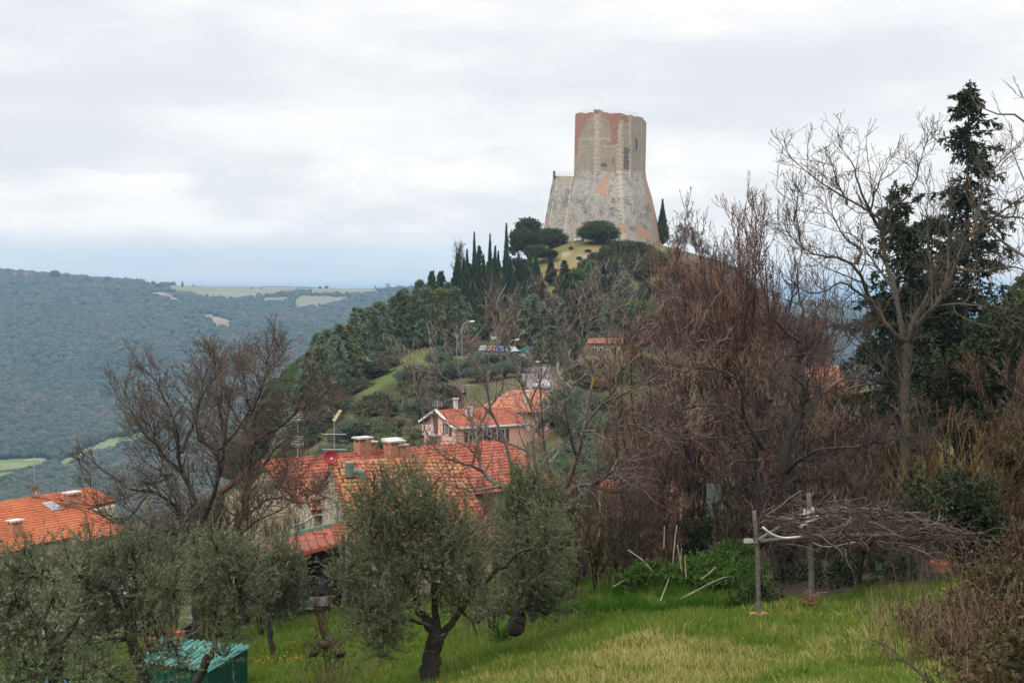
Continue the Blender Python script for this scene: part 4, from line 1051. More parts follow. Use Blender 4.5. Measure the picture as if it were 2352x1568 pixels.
def make_car(name, paintm, L=4.1, W=1.74, H=1.47, suv=False, van=False):
    """A car along +x (nose at +x), wheels on z = 0."""
    t = empty(name)
    h, w = L / 2, W / 2
    zb = .28; zs = .92 if not suv else 1.08
    # lower body: x, half width, bottom, shoulder
    st_ = [(-h, .80, .42, zs * .80), (-h + .06, .92, .33, zs * .95), (-h + .45, .98, zb, zs), (-.3, 1.0, zb, zs + .02), (h - 1.35, 1.0, zb, zs - .02), (h - .7, .98, zb, zs - .10), (h - .18, .92, .30, zs - .22), (h, .78, .40, zs - .33)]
    if suv: st_ = [(-h, .88, .42, zs * .92), (-h + .06, .95, .36, zs * .98), (-h + .5, .99, .32, zs), (0, 1.0, .32, zs), (h - 1.2, 1.0, .32, zs - .02), (h - .6, .98, .32, zs - .06), (h - .12, .94, .36, zs - .14), (h, .84, .42, zs - .25)]
    body = MB(); secs = []
    for x, f, z0, z1 in st_:
        a = w * f; m_ = (z0 + z1) / 2
        secs.append([(x, -a * .88, z0), (x, a * .88, z0), (x, a * .98, z0 + .1), (x, a, m_), (x, a * .97, z1 - .1), (x, a * .86, z1), (x, -a * .86, z1), (x, -a * .97, z1 - .1), (x, -a, m_), (x, -a * .98, z0 + .1)])
    loft(body, secs)
    xr, xf = (-h + .12, h - 1.15) if not suv else (-h + .08, h - 1.2)
    xr2, xf2 = (-h + .62, h - 1.95) if not suv else (-h + .22, h - 1.85)
    if van: xf, xf2, xr2 = h - .7, h - 1.3, -h + .2
    zt = H
    cab = []
    for z, x0, x1, f in ((zs - .03, xr, xf, .86), (zs + (zt - zs) * .5, (xr + xr2) / 2, (xf + xf2) / 2, .80), (zt - .07, xr2, xf2, .72), (zt, xr2 + .22, xf2 - .22, .60)):
        a = w * f; cab.append([(x0, -a, z), (x1 - .1, -a, z), (x1, -a * .7, z), (x1, a * .7, z), (x1 - .1, a, z), (x0, a, z)])
    loft(body, cab)
    body.build('body', paintm, t, smooth=False)
    # glass: panels proud of the cabin
    def lerp3(a, b, f): return tuple(np.asarray(a) * (1 - f) + np.asarray(b) * f)
    lo, hi = cab[0], cab[2]
    q0, q1 = .12, .93
    def panel(nm, i, j, shrink=.06, off=.015):
        A, B = np.array(lerp3(lo[i], hi[i], q0)), np.array(lerp3(lo[j], hi[j], q0)); Cc, Dd = np.array(lerp3(lo[j], hi[j], q1)), np.array(lerp3(lo[i], hi[i], q1))
        A, B = A + (B - A) * shrink, B + (A - B) * shrink; Dd, Cc = Dd + (Cc - Dd) * shrink, Cc + (Dd - Cc) * shrink
        n = norm(np.cross(B - A, Dd - A)); ctr = (A + B + Cc + Dd) / 4
        if n @ (ctr - np.array([0, 0, (zs + zt) / 2 - .3])) < 0: n = -n
        m_ = MB(); p = np.array([A, B, Cc, Dd]); V = np.concatenate([p - n * .02, p + n * off])
        m_.add(V, np.array([[0, 1, 5, 4], [1, 2, 6, 5], [2, 3, 7, 6], [3, 0, 4, 7], [4, 5, 6, 7], [3, 2, 1, 0]])); m_.build(nm, m_cglass, t)
    panel('windscreen', 2, 3, .02); panel('rear_window', 5, 0, .07); panel('side_window', 0, 1, .05); panel('side_window', 4, 5, .05)
    r = .31 if not suv else .36
    for sx in (-h + .78, h - .80):
        for sy in (-1, 1):
            wm = MB(); wm.lathe((sx, sy * (w - .20), r), [(r * .6, -.11), (r * .94, -.11), (r, -.07), (r, .07), (r * .94, .11), (r * .6, .11), (r * .6, -.11)], 14, axis=(0, 1, 0)); wo_ = wm.build('wheel', m_tyre, t)
            rm = MB(); rm.lathe((sx, sy * (w - .20), r), [(0, -.09), (r * .6, -.09), (r * .6, .09), (0, .09)], 12, axis=(0, 1, 0)); rm.build('rim', m_rim, wo_)
    for sy in (-1, 1):
        m_ = MB(); m_.box((h - .10, sy * w * .66, zs - .32), (.22, .34, .16)); m_.build('headlight', m_lamp_w, t)
        m_ = MB(); m_.box((-h + .06, sy * w * .76, zs - .14 if not suv else zs - .22), (.14, .2, .24)); m_.build('tail_light', m_lamp_r, t)
        m_ = MB(); m_.box((h - 1.45 if not van else h - .8, sy * (w + .06), zs + .06), (.16, .18, .13)); m_.build('mirror', paintm, t)
    m_ = MB(); m_.box((-h - .005, 0, .55 if not suv else .5), (.05, .52, .12)); m_.build('number_plate', m_plate, t)
    m_ = MB(); m_.box((h - .01, 0, .45), (.06, 1.1, .2)); m_.build('grille', m_blackp, t)
    return t

def set_paint(car, m):
    for ch in car.children:
        if ch.name.startswith(('body', 'mirror')):
            ch.material_slots[0].link = 'OBJECT'; ch.material_slots[0].material = m

proto_car = make_car('parked_car', PAINT['grey'])
CARS = [  # column, distance, heading (0 = nose away to the right, towards +x), paint, label
 (1110, 286, -95, 'grey', 'grey hatchback at the left end of the row of parked cars'),
 (1130, 285.5, -92, 'red', 'dark red hatchback parked between the grey and the blue car'),
 (1149, 284.5, -92, 'blue', 'bright blue hatchback parked in the middle of the row'),
 (1176, 283, -70, 'silver', 'silver car parked at an angle right of the blue car'),
 (1208, 284, 185, 'teal', 'teal green car at the right end of the car park'),
 (1073, 276, 200, 'charcoal', 'charcoal car half hidden beside the green waste bins'),
 (1214, 258, -100, 'black', 'small black car standing by the edge of the uphill road'),
 (1243, 214, 112, 'white', 'white car driving on the road behind the hipped roof'),
]
for i, (px, Y, hd, col, lab) in enumerate(CARS):
    o = proto_car if i == 0 else copy_tree(proto_car)
    x, y = XY(px, Y)
    k = int(np.argmin((((RL + RR) / 2) - [x, y])[:, 0] ** 2 + (((RL + RR) / 2) - [x, y])[:, 1] ** 2))
    onroad = np.hypot(*(((RL + RR) / 2)[k] - [x, y])) < np.hypot(*(RL[k] - RR[k])) / 2
    o.location = (x, y, max(float(zf(x, y)) + .05, float(RZ[k]) + .01 if onroad else -99)); o.rotation_euler = (0, 0, rad(hd))
    tag(o, lab, 'car', 'cars at the hill car park'); set_paint(o, PAINT[col])
wc = copy_tree(proto_car); set_paint(wc, PAINT['white']); x, y = XY(1022, 268); wc.location = (x, y, float(zf(x, y)) + .02); wc.rotation_euler = (0, 0, rad(168)); wc.scale = (.98, 1, 1.02)
tag(wc, 'white car parked alone on the grass crest left of the car park', 'car', 'cars at the hill car park')
wv = copy_tree(proto_car); set_paint(wv, PAINT['white'])
_yy = np.arange(250, 380, 1.0); _pp = HY - F * zf((1750 - CX) / F * _yy, _yy) / _yy; _Y = float(_yy[np.argmax(_pp < 789)])
x, y = XY(1750, _Y); wv.location = (x, y, float(zf(x, y)) + .03); wv.rotation_euler = (0, 0, rad(8))
tag(wv, 'white car glimpsed through the reddish bare trees right of centre', 'car', 'cars at the hill car park')

suv = make_car('off_road_car', PAINT['black'], 4.3, 1.80, 1.82, True)
x, y = XY(735, 57.5); suv.location = (x, y, float(zf(x, y))); suv.rotation_euler = (0, 0, rad(84))
m_sil = mat_plain('silver_bumper', (.50, .51, .53), .35, .3)
m_ = MB(); m_.box((-2.2, 0, .78), (.10, 1.66, .34)); m_.build('bumper', m_sil, suv)
m_ = MB(); m_.lathe((-2.25, .12, 1.02), [(0, -.08), (.24, -.08), (.27, 0), (.24, .08), (0, .08)], 14, axis=(1, 0, 0)); m_.build('spare_wheel', m_tyre, suv)
tag(suv, 'black off road car with a silver bumper parked under the red metal carport', 'car')

# ------------------------------------------------------------------ carport and small buildings near by
m_redsheet = mat_noise('red_metal_sheet', [(.34, .075, .035), (.44, .11, .055), (.38, .12, .08)], 1.2, .6, .1, 10)
m_tealf = mat_noise('teal_fascia', [(.16, .32, .28), (.24, .40, .36)], 2, .6)
m_post_d = mat_noise('dark_timber', [(.05, .04, .03), (.10, .08, .06)], 4, .85, .3, 12, stretch=(1, 1, .2))
cp = thing('carport', 'carport with a rusty red sheet metal roof and teal edge over the black car', 'carport')
cp.location = [float(v) for v in gnd(700, 56)]
A, B, Cc, Dd = P(612, 1289, 54), P(797, 1240, 54.5), P(781, 1206, 59.5), P(604, 1249, 59)
mb = MB(); n = 9
for i in range(n):
    a0, a1 = A + (B - A) * i / n, A + (B - A) * (i + 1) / n; d0, d1 = Dd + (Cc - Dd) * i / n, Dd + (Cc - Dd) * (i + 1) / n
    mb.slab([a0, a1, d1, d0], .03); mb.beam(a0 + [0, 0, .03], d0 + [0, 0, .03], .07, .08)
mb.beam(A + [0, 0, -.07], B + [0, 0, -.07], .08, .14); mb.build('roof', m_redsheet, cp)
mb = MB(); mb.beam(Dd + [0, .06, .03], Cc + [0, .06, .03], .1, .3); mb.build('fascia', m_tealf, cp)
for q, k in ((A, .06), (B, .94), (Cc, .94), (Dd, .06)):
    p = q + ((A + B + Cc + Dd) / 4 - q) * .08; g = float(zf(p[0], p[1])); mb = MB(); mb.tube([[p[0], p[1], g - .1], [p[0], p[1], p[2] - .06]], .07, 8); mb.build('post', m_post_d, cp)
mb = MB(); a, b2 = Dd + (Cc - Dd) * .35, Cc
mb.slab([np.array([a[0], a[1], a[2] - .2]), np.array([b2[0], b2[1], b2[2] - .2]), np.array([b2[0], b2[1], float(zf(b2[0], b2[1]))]), np.array([a[0], a[1], float(zf(a[0], a[1]))])], .08)
mb.build('back_panel', m_post_d, cp)
for i, (px, py, Y) in enumerate(((735, 1228, 57), (776, 1208, 58.6), (783, 1216, 57.5), (779, 1224, 56.6))):
    mb = MB(); c = P(px, py, Y); a = np.linspace(0, math.pi, 7)
    V = [[s, -math.cos(t) * .1, math.sin(t) * .08 + .03] for s in (-.3, .3) for t in a]; mb.add(np.array(V) * [1, 1, 1] + c, np.array([[j, j + 1, j + 8, j + 7] for j in range(6)]))
    tag(mb.build('roof_tile', m_tile_red), ['loose terracotta tile lying alone in the middle of the red carport roof', 'loose terracotta tile uppermost at the right end of the carport roof', 'loose terracotta tile rightmost on the carport roof edge', 'loose terracotta tile lowest of the three at the carport roof end'][i], 'roof tile', 'loose tiles on the carport')

# the green metal shed
m_greensheet = mat_noise('teal_painted_sheet', [(.045, .17, .145), (.06, .22, .185), (.13, .26, .225)], 1.1, .45, .0)
m_greenwall = mat_noise('dark_green_sheet', [(.008, .06, .045), (.014, .085, .06)], 1.4, .5)
sh = thing('garden_shed', 'teal green corrugated metal shed half hidden by the olive trees', 'shed')
sh.location = [float(v) for v in gnd(430, 39)]
A, B, Cc, Dd = P(318, 1518, 37.5), P(480, 1541, 37), P(577, 1483, 39.6), P(368, 1463, 41)
def corrugated(mb, A, B, Cc, Dd, n, amp, mi=0):
    """A sheet A-B-C-D whose ribs run from AB to DC."""
    u = np.linspace(0, 1, n * 4 + 1); nn = norm(np.cross(B - A, Dd - A)); nn = nn if nn[2] >= -1e-6 else -nn
    h = np.tile([0, 1, 1, 0], n + 1)[:n * 4 + 1] * amp
    lo = A + (B - A) * u[:, None] + nn * h[:, None]; hi = Dd + (Cc - Dd) * u[:, None] + nn * h[:, None]; k = len(u); i = np.arange(k - 1)
    V = np.concatenate([lo, hi, lo - nn * .03, hi - nn * .03])
    mb.add(V, np.concatenate([np.stack([i, i + 1, i + k + 1, i + k], 1), np.stack([i + 2 * k, i + 3 * k, i + 3 * k + 1, i + 2 * k + 1], 1), np.stack([i, i + 2 * k, i + 2 * k + 1, i + 1], 1)]), mi)
mb = MB(); corrugated(mb, Dd + (Dd - Cc) * .02, A + (A - B) * .02, B, Cc, 16, .05) if False else corrugated(mb, A, B, Cc, Dd, 15, .05); mb.build('roof', m_greensheet, sh)
zbot = min(float(zf(p[0], p[1])) for p in (A, B, Cc, Dd)) - .5
c0 = (A + B + Cc + Dd) / 4; inn = [p + (c0 - p) * .06 - np.array([0, 0, .08]) for p in (A, B, Cc, Dd)]
dn = lambda p: np.array([p[0], p[1], zbot])
mb = MB()
for p, q, n in ((inn[0], inn[1], 10), (inn[1], inn[2], 14), (inn[2], inn[3], 10), (inn[3], inn[0], 10)):
    corrugated(mb, dn(p), dn(q), q, p, n, .04)
mb.build('wall', m_greenwall, sh)
# stacks of spare tiles behind it
for i, (px, py, Y, lab) in enumerate(((393, 1462, 42, 'stack of spare terracotta tiles right behind the teal shed roof'), (366, 1468, 42.5, 'lower heap of broken terracotta tiles left behind the shed roof'))):
    mb = MB(); g = np.random.default_rng(i + 3); base = P(px, py, Y); x, y = base[0], base[1]; z = float(zf(x, y)); top = base[2] + (.15 if i == 0 else 0)
    while z < top:
        for s in (-.2, .2): mb.box((x + s + g.normal(0, .03), y + g.normal(0, .03), z + .05), (.38, .3, .085), g.normal(0, .12))
        z += .1
    tag(mb.build('tile_stack', m_tile_red), lab, 'tile stack')
# crumpled blue sheet and pale cloths left between the olives
def cloth(name, c, w, h, mat, lab, seed, cat, upright=False):
    g = np.random.default_rng(seed); n = 10; u = np.linspace(-.5, .5, n); U, Vv = np.meshgrid(u, u)
    Z = (fbm(U * 3 + 7 + seed, Vv * 3 + 9, seed, 3) - .4) * .5 * min(w, h)
    V = np.stack([U * w, Z * .6, Vv * h], 2) if upright else np.stack([U * w, Vv * h, Z], 2)
    V = V.reshape(-1, 3) + np.asarray(c); i = (np.arange(n - 1)[:, None] * n + np.arange(n - 1)[None]).ravel()
    q = np.stack([i, i + 1, i + n + 1, i + n], 1); m_ = MB(); m_.add(np.concatenate([V, V - [0, .02, .02]]), np.concatenate([q, q[:, ::-1] + n * n])); return tag(m_.build(name, mat, None, True), lab, cat)
m_blue = mat_plain('blue_tarpaulin', (.03, .11, .32), .5)
cloth('tarpaulin', gnd(112, 39, .75), 1.0, .9, m_blue, 'crumpled bright blue tarpaulin behind the left olive trees', 4, 'tarpaulin')
cloth('hanging_cloth', P(283, 1330, 44), .5, .55, m_white, 'upper white cloth hanging among the left olive branches', 6, 'cloth', True)
cloth('hanging_cloth', P(288, 1371, 43), .75, .35, mat_plain('pale_blue_cloth', (.55, .62, .70), .8), 'lower pale blue cloth hanging among the left olive branches', 8, 'cloth', True)
# motorcycle standing on the grass beyond the olives
mc = thing('motorcycle', 'small black motorcycle with chrome fork parked on the grass behind the olives', 'motorcycle', gnd(432, 55), rad(62))
def mpart(name, mat, f):
    m_ = MB(); f(m_); return m_.build(name, mat, mc)
for sx in (-.62, .62):
    m_ = MB(); m_.lathe((sx, 0, .31), [(.22, -.05), (.28, -.06), (.31, 0), (.28, .06), (.22, .05), (.22, -.05)], 16, axis=(0, 1, 0)); w_ = m_.build('wheel', m_tyre, mc)
    m_ = MB(); m_.lathe((sx, 0, .31), [(0, -.03), (.23, -.02), (.23, .02), (0, .03)], 12, axis=(0, 1, 0)); m_.build('rim', m_rim, w_)
    mpart('mudguard', m_rim, lambda m: m.tube([(sx + .33 * math.cos(a), 0, .31 + .35 * math.sin(a)) for a in np.linspace(.5, 2.7, 8)], .06, 6))
mpart('engine', m_blackp, lambda m: m.box((0, 0, .42), (.45, .28, .34)))
mpart('fuel_tank', PAINT['black'], lambda m: m.lathe((.12, 0, .78), [(.02, -.28), (.13, -.18), (.16, 0), (.12, .2), (.02, .28)], 10, axis=(1, 0, -.1)))
mpart('seat', m_blackp, lambda m: m.box((-.38, 0, .76), (.62, .26, .10)))
mpart('fork', m_rim, lambda m: (m.tube([(.62, .09, .31), (.42, .09, .98)], .03, 6), m.tube([(.62, -.09, .31), (.42, -.09, .98)], .03, 6), m.tube([(.42, -.1, .95), (.42, .1, .95)], .03, 6)))
mpart('handlebar', m_rim, lambda m: m.tube([(.3, -.38, 1.06), (.42, -.2, 1.0), (.42, .2, 1.0), (.3, .38, 1.06)], .022, 6))
mpart('headlight', m_lamp_w, lambda m: m.lathe((.5, 0, .9), [(0, -.08), (.09, -.06), (.11, .05), (0, .07)], 10, axis=(1, 0, 0)))
mpart('exhaust', m_rim, lambda m: m.tube([(.1, .14, .3), (-.3, .18, .26), (-.8, .2, .34)], .045, 7))
# rusty barrel and planks by the motorcycle
mb = MB(); mb.lathe(gnd(378, 53), [(0, 0), (.29, 0), (.3, .02), (.28, .3), (.3, .32), (.28, .6), (.3, .62), (.28, .88), (.24, .9), (0, .88)], 16); tag(mb.build('barrel', m_rust), 'rusty brown barrel on the grass left of the motorcycle', 'barrel')
mb = MB(); c = gnd(392, 52); mb.beam(c, c + [.1, .3, 1.2], .22, .05); mb.beam(c + [.25, 0, 0], c + [.3, .25, 1.0], .2, .05); tag(mb.build('leaning_boards', mat_noise('weathered_board', [(.20, .09, .05), (.3, .16, .1)], 3, .9)), 'reddish boards leaning upright beside the rusty barrel', 'boards')

# ------------------------------------------------------------------ dishes, aerials, lamps, bins, sign
m_reddish = mat_plain('red_dish_paint', (.30, .02, .028), .45, .1)
def dish(px, py, Y, r, mat, lab, foot, face=(.35, -1, .25), mast=.05):
    t = thing('satellite_dish', lab, 'satellite dish', foot)
    c = P(px, py, Y) - np.asarray(foot); m_ = MB()
    prof = [(r * k, .28 * r * k * k) for k in np.linspace(0, 1, 7)] + [(r * k, .28 * r * k * k - .02) for k in np.linspace(1, 0, 7)]
    m_.lathe(c, prof, 24, axis=norm(np.array(face))); m_.build('reflector', mat, t, True)
    fx = norm(np.array(face)); tip = c + fx * r * .95 - np.array([0, 0, r * .35])
    m_ = MB(); m_.tube([c - np.array([0, 0, r * .95]), tip], .018, 5); m_.build('feed_arm', m_zinc, t)
    m_ = MB(); m_.lathe(tip, [(0, -.08), (.05, -.07), (.05, .07), (0, .08)], 8, axis=fx); m_.build('receiver', m_plate, t)
    m_ = MB(); m_.tube([np.zeros(3), c - fx * .06 + [0, 0, .05]], mast, 6); m_.build('mast', m_zinc, t)
    return t
u_, v_ = r3.uv(764, 1072); dish(759.5, 1050, 63.6, .33, m_reddish, 'red satellite dish at the ridge end of the old stone house', r3.o + np.array([-.18, .02, -.1]), (.25, -1, .3))
ft = r1.pt(r1.uv(81, 1146)[0], .02, .12); dish(81, 1129, ft[1], .42, mat_plain('rust_grey_dish', (.17, .12, .10), .5), 'dull brown satellite dish on the ridge of the left orange roof', ft, (.5, -1, .3))
def aerial(foot, top_py, Y, kind, lab, px):
    """A mast with its aerial heads; all sizes in metres."""
    top = P(px, top_py, Y)[2] - foot[2]; t = thing('tv_aerial', lab, 'aerial', foot)
    m_ = MB(); m_.tube([(0, 0, 0), (0, 0, top)], .028, 6); m_.build('mast', m_zinc, t)
    for z, k in kind:
        m_ = MB(); z = top - z
        if k == 'panel':
            for i in range(5): m_.tube([(-.33, -.1, z + .26 - i * .13), (.33, -.1, z + .26 - i * .13)], .012, 4)
            for x in (-.33, 0, .33): m_.tube([(x, -.1, z - .28), (x, -.1, z + .28)], .014, 4)
            for zz_ in (-.15, .15): m_.tube([(0, 0, z + zz_), (0, -.3, z + zz_)], .014, 4); m_.tube([(-.2, -.3, z + zz_), (.2, -.3, z + zz_)], .016, 4)
            m_.build('panel_aerial', mat_plain('pale_aerial_metal', (.50, .51, .52), .4, .5), t)
        elif k == 'yagi':
            m_.tube([(-.7, .1, z), (.7, -.1, z)], .016, 4)
            for i in range(11): x = -.65 + i * .13; m_.tube([(x, -.25, z), (x, .25, z)], .01, 4)
            m_.build('yagi_aerial', m_zinc, t)
        elif k == 'plate':
            m_.slab([(-.12, -.05, z - .28), (.06, -.05, z - .34), (.46, .1, z + .30), (.28, .1, z + .36)], .05); m_.build('panel_aerial', mat_plain('yellowed_plastic', (.55, .48, .28), .6), t)
    return t
ft = r2.pt(r2.uv(684, 1055)[0], .02, .1); aerial(ft, 943, ft[1], [(.35, 'panel'), (1.75, 'panel')], 'tall aerial mast with two grid panels on the red roof at left', 684)
ft = r2.pt(r2.uv(765, 1045)[0], .02, .1); aerial(ft, 950, ft[1], [(.1, 'plate'), (1.2, 'yagi'), (2.1, 'yagi')], 'aerial mast with a yellowed plate on top beside the red dish', 763)
ft = r5.pt(.25, .02, .1) - np.array([.6, 0, 0]); ft = r5.pt(-.3, .02, .1); t_ = aerial(ft, 917, 150, [(.45, 'panel')], 'grid aerial on the gable end of the pink house', 997)
for ch in t_.children: ch.scale = (1.5, 1.5, 1) if 'panel' in ch.name else (1, 1, 1)
ft = r1.pt(r1.uv(83, 1146)[0], .0, .1); aerial(ft, 1046, ft[1], [(.3, 'yagi')], 'slim aerial mast rising behind the brown dish on the left roof', 83)
ft = r5.pt(3.4, .02, .1); aerial(ft, 880, ft[1], [(.2, 'yagi')], 'thin white aerial mast rising above the pink house ridge', 1077)
m_lampm = mat_plain('galvanised_lamp_post', (.33, .36, .38), .45, .5); m_lhead = mat_plain('lamp_head_cover', (.66, .68, .68), .35)
def street_lamp(px, Y, py_top, reach, lab):
    f = gnd(px, Y, -.1); t = thing('street_lamp', lab, 'street lamp', f, 0, 'street lamps by the car park'); H = P(0, py_top, Y)[2] - f[2]
    m_ = MB(); a = np.linspace(0, math.pi / 2, 8)
    m_.tube([(0, 0, 0), (0, 0, H * .5)] + [(reach * .8 * (1 - math.cos(q)), 0, H - reach * .75 + reach * .75 * math.sin(q)) for q in a], [.1, .085] + list(np.linspace(.075, .05, 8)), 8); m_.build('post', m_lampm, t)
    m_ = MB(); m_.lathe((reach, 0, H - .02), [(0, -.55), (.14, -.4), (.2, 0), (.16, .4), (0, .5)], 10, axis=(1, 0, .12)); m_.build('lamp_head', m_lhead, t)
street_lamp(1061, 262, 738, 1.9, 'tall curved street lamp left of the car park')
street_lamp(1170, 276, 780, 1.5, 'curved street lamp rising in front of the silver car')
m_bin = mat_plain('green_bin_plastic', (.03, .12, .065), .5)
for i, px in enumerate((1091.5, 1101)):
    t = thing('waste_bin', ['left green wheeled waste bin beside the car park', 'right green wheeled waste bin beside the car park'][i], 'bin', gnd(px, 270, .02), .1 * i, 'green waste bins')
    m_ = MB(); m_.prism([(-.32, -.34), (.32, -.34), (.32, .34), (-.32, .34)], .1, 1.05); m_.build('body', m_bin, t)
    m_ = MB(); m_.prism([(-.36, -.40), (.36, -.40), (.36, .38), (-.36, .38)], 1.05, [1.12, 1.12, 1.2, 1.2]); m_.build('lid', m_bin, t)
    for s in (-1, 1): m_ = MB(); m_.lathe((s * .3, .34, .1), [(0, -.03), (.1, -.03), (.1, .03), (0, .03)], 10, axis=(1, 0, 0)); m_.build('wheel', m_tyre, t)
t = thing('road_sign', 'small white rectangular sign on a post behind the parked cars', 'sign', gnd(1136, 290))
m_ = MB(); m_.tube([(0, 0, 0), (0, 0, 3.2)], .04, 6); m_.build('post', m_zinc, t)
m_ = MB(); m_.box((0, -.06, 3.0), (1.2, .04, .6)); m_.build('sign_panel', m_white, t)
t = thing('road_sign', 'low white sign post beside the road bend below the dark cedar', 'sign', gnd(1232, 246))
m_ = MB(); m_.tube([(0, 0, 0), (0, 0, 1.8)], .04, 6); m_.build('post', m_zinc, t)
m_ = MB(); m_.box((0, -.06, 1.75), (1.1, .04, .22)); m_.build('sign_panel', m_white, t)
# low stone wall by the road and a pale boulder below the tower
mb = MB(); pts = [np.array([*(q + (q - p_) * .25), 0]) for q, p_ in zip(RL[24:48:3], RR[24:48:3])]
for a, bq in zip(pts[:-1], pts[1:]):
    a[2] = float(zf(a[0], a[1])) + .35; bq[2] = float(zf(bq[0], bq[1])) + .35; mb.beam(a, bq, .4, .9)
tag(mb.build('roadside_wall', mat_noise('rubble_wall', [(.10, .085, .06), (.22, .19, .15)], 1.5, .95, .4, 6)), 'low rubble wall along the right side of the uphill road', 'wall')
bv2 = bv * (1 + np.random.default_rng(3).normal(0, .12, (12, 1))) * [1.5, 1.1, .9]
mb = MB(); mb.add(bv2 + gnd(1329, 384, .5), bf); tag(mb.build('boulder', m_conc), 'pale grey boulder on the grass below the tower bush', 'boulder')
# a far farmhouse and a thin mast on the skyline of the opposite hill
t = thing('farmhouse', 'low farmhouse with a reddish roof on the far ridge at left', 'house', gnd(48, 2985))
m_ = MB(); m_.box((0, 0, 2.5), (26, 10, 7)); m_.build('wall', m_beige, t)
m_ = MB(); m_.add(np.array([[-14, -6, 6], [14, -6, 6], [14, 6, 6], [-14, 6, 6], [-14, 0, 9], [14, 0, 9]]), [[0, 1, 5, 4], [2, 3, 4, 5], [0, 4, 3], [1, 2, 5], [3, 2, 1, 0]]); m_.build('roof', m_tile_pink, t)
for px, Y, h, lab in ((463, 3100, 26, 'left thin lattice mast on the far skyline'), (662, 3350, 30, 'right thin lattice mast on the far skyline')):
    f = gnd(px, Y, -1); m_ = MB(); m_.tube([f, f + [0, 0, h]], [.5, .2], 4); m_.tube([f + [-2, 0, h * .85], f + [2, 0, h * .85]], .2, 4); tag(m_.build('lattice_mast', m_zinc), lab, 'mast')
Grp(cp).close(); Grp(sh).close()
# ------------------------------------------------------------------ growing trees
def resample(pts, K):
    """A smooth curve through the points, K samples."""
    p = np.asarray(pts, float)
    if len(p) == 2: return p[0] + (p[1] - p[0]) * np.linspace(0, 1, K)[:, None]
    q = np.vstack([2 * p[0] - p[1], p, 2 * p[-1] - p[-2]]); seg = np.r_[0, np.cumsum(np.linalg.norm(np.diff(p, axis=0), axis=1))]
    out = []
    for d in np.linspace(0, seg[-1], K):
        i = min(np.searchsorted(seg, d, 'right') - 1, len(p) - 2); t = (d - seg[i]) / max(seg[i + 1] - seg[i], 1e-9)
        a, b, c, e = q[i], q[i + 1], q[i + 2], q[i + 3]
        out.append(.5 * (2 * b + (c - a) * t + (2 * a - 5 * b + 4 * c - e) * t * t + (3 * b - 3 * c + e - a) * t ** 3))
    return np.array(out)

def grow(Pp, R, dens, length, ang, up, curl, rr, rtip, K, g, t0=.15, tips=True, rmax=9, taper=.45):
    """Children along the parent paths: dens per metre, mean length in metres, angle from the parent in degrees."""
    N, Kp, _ = Pp.shape
    Ls = np.linalg.norm(np.diff(Pp, axis=1), axis=2).sum(1)
    n = max(1, int(dens * Ls.sum()))
    idx = g.choice(N, n, p=Ls / Ls.sum()); t = t0 + (1 - t0) * g.random(n)
    if tips: idx = np.concatenate([idx, np.repeat(np.arange(N), 2)]); t = np.concatenate([t, np.full(2 * N, .985)]); n = len(idx)
    f = t * (Kp - 1); i = np.minimum(f.astype(int), Kp - 2); u = (f - i)[:, None]
    pos = Pp[idx, i] * (1 - u) + Pp[idx, i + 1] * u; tan = norm(Pp[idx, i + 1] - Pp[idx, i]); rp = R[idx, i] * (1 - u[:, 0]) + R[idx, i + 1] * u[:, 0]
    rnd = norm(g.normal(0, 1, (n, 3))); perp = norm(rnd - tan * (rnd * tan).sum(1, keepdims=True))
    a = np.radians(ang * g.uniform(.55, 1.35, n))[:, None]
    if tips: a[-2 * N:] *= .55
    d = norm(np.cos(a) * tan + np.sin(a) * perp + np.array([0, 0, up]))
    L = length * np.exp(g.normal(0, .3, n)) * (1 - taper * t)
    out = [pos]; st_ = L / (K - 1)
    for k in range(1, K):
        d = norm(d + g.normal(0, curl, (n, 3)) + np.array([0, 0, up * .35])); out.append(out[-1] + d * st_[:, None])
    r0 = np.minimum(np.minimum(rr * rp, rmax), .5)
    Rn = r0[:, None] + (rtip - r0)[:, None] * np.linspace(0, 1, K)[None] ** .8
    return np.stack(out, 1), np.maximum(Rn, rtip)

def kites(c, d, l, w, g, flat=.0):
    """Leaves: pointed four-cornered blades, each its own island."""
    n = len(c); d = norm(d); r = norm(g.normal(0, 1, (n, 3)) + np.array([0, 0, flat])); s = norm(np.cross(d, r))
    l = np.broadcast_to(l, n)[:, None]; w = np.broadcast_to(w, n)[:, None]
    V = np.stack([c, c + d * l * .5 + s * w * .5, c + d * l, c + d * l * .5 - s * w * .5], 1).reshape(-1, 3)
    return V, np.arange(4 * n).reshape(n, 4)

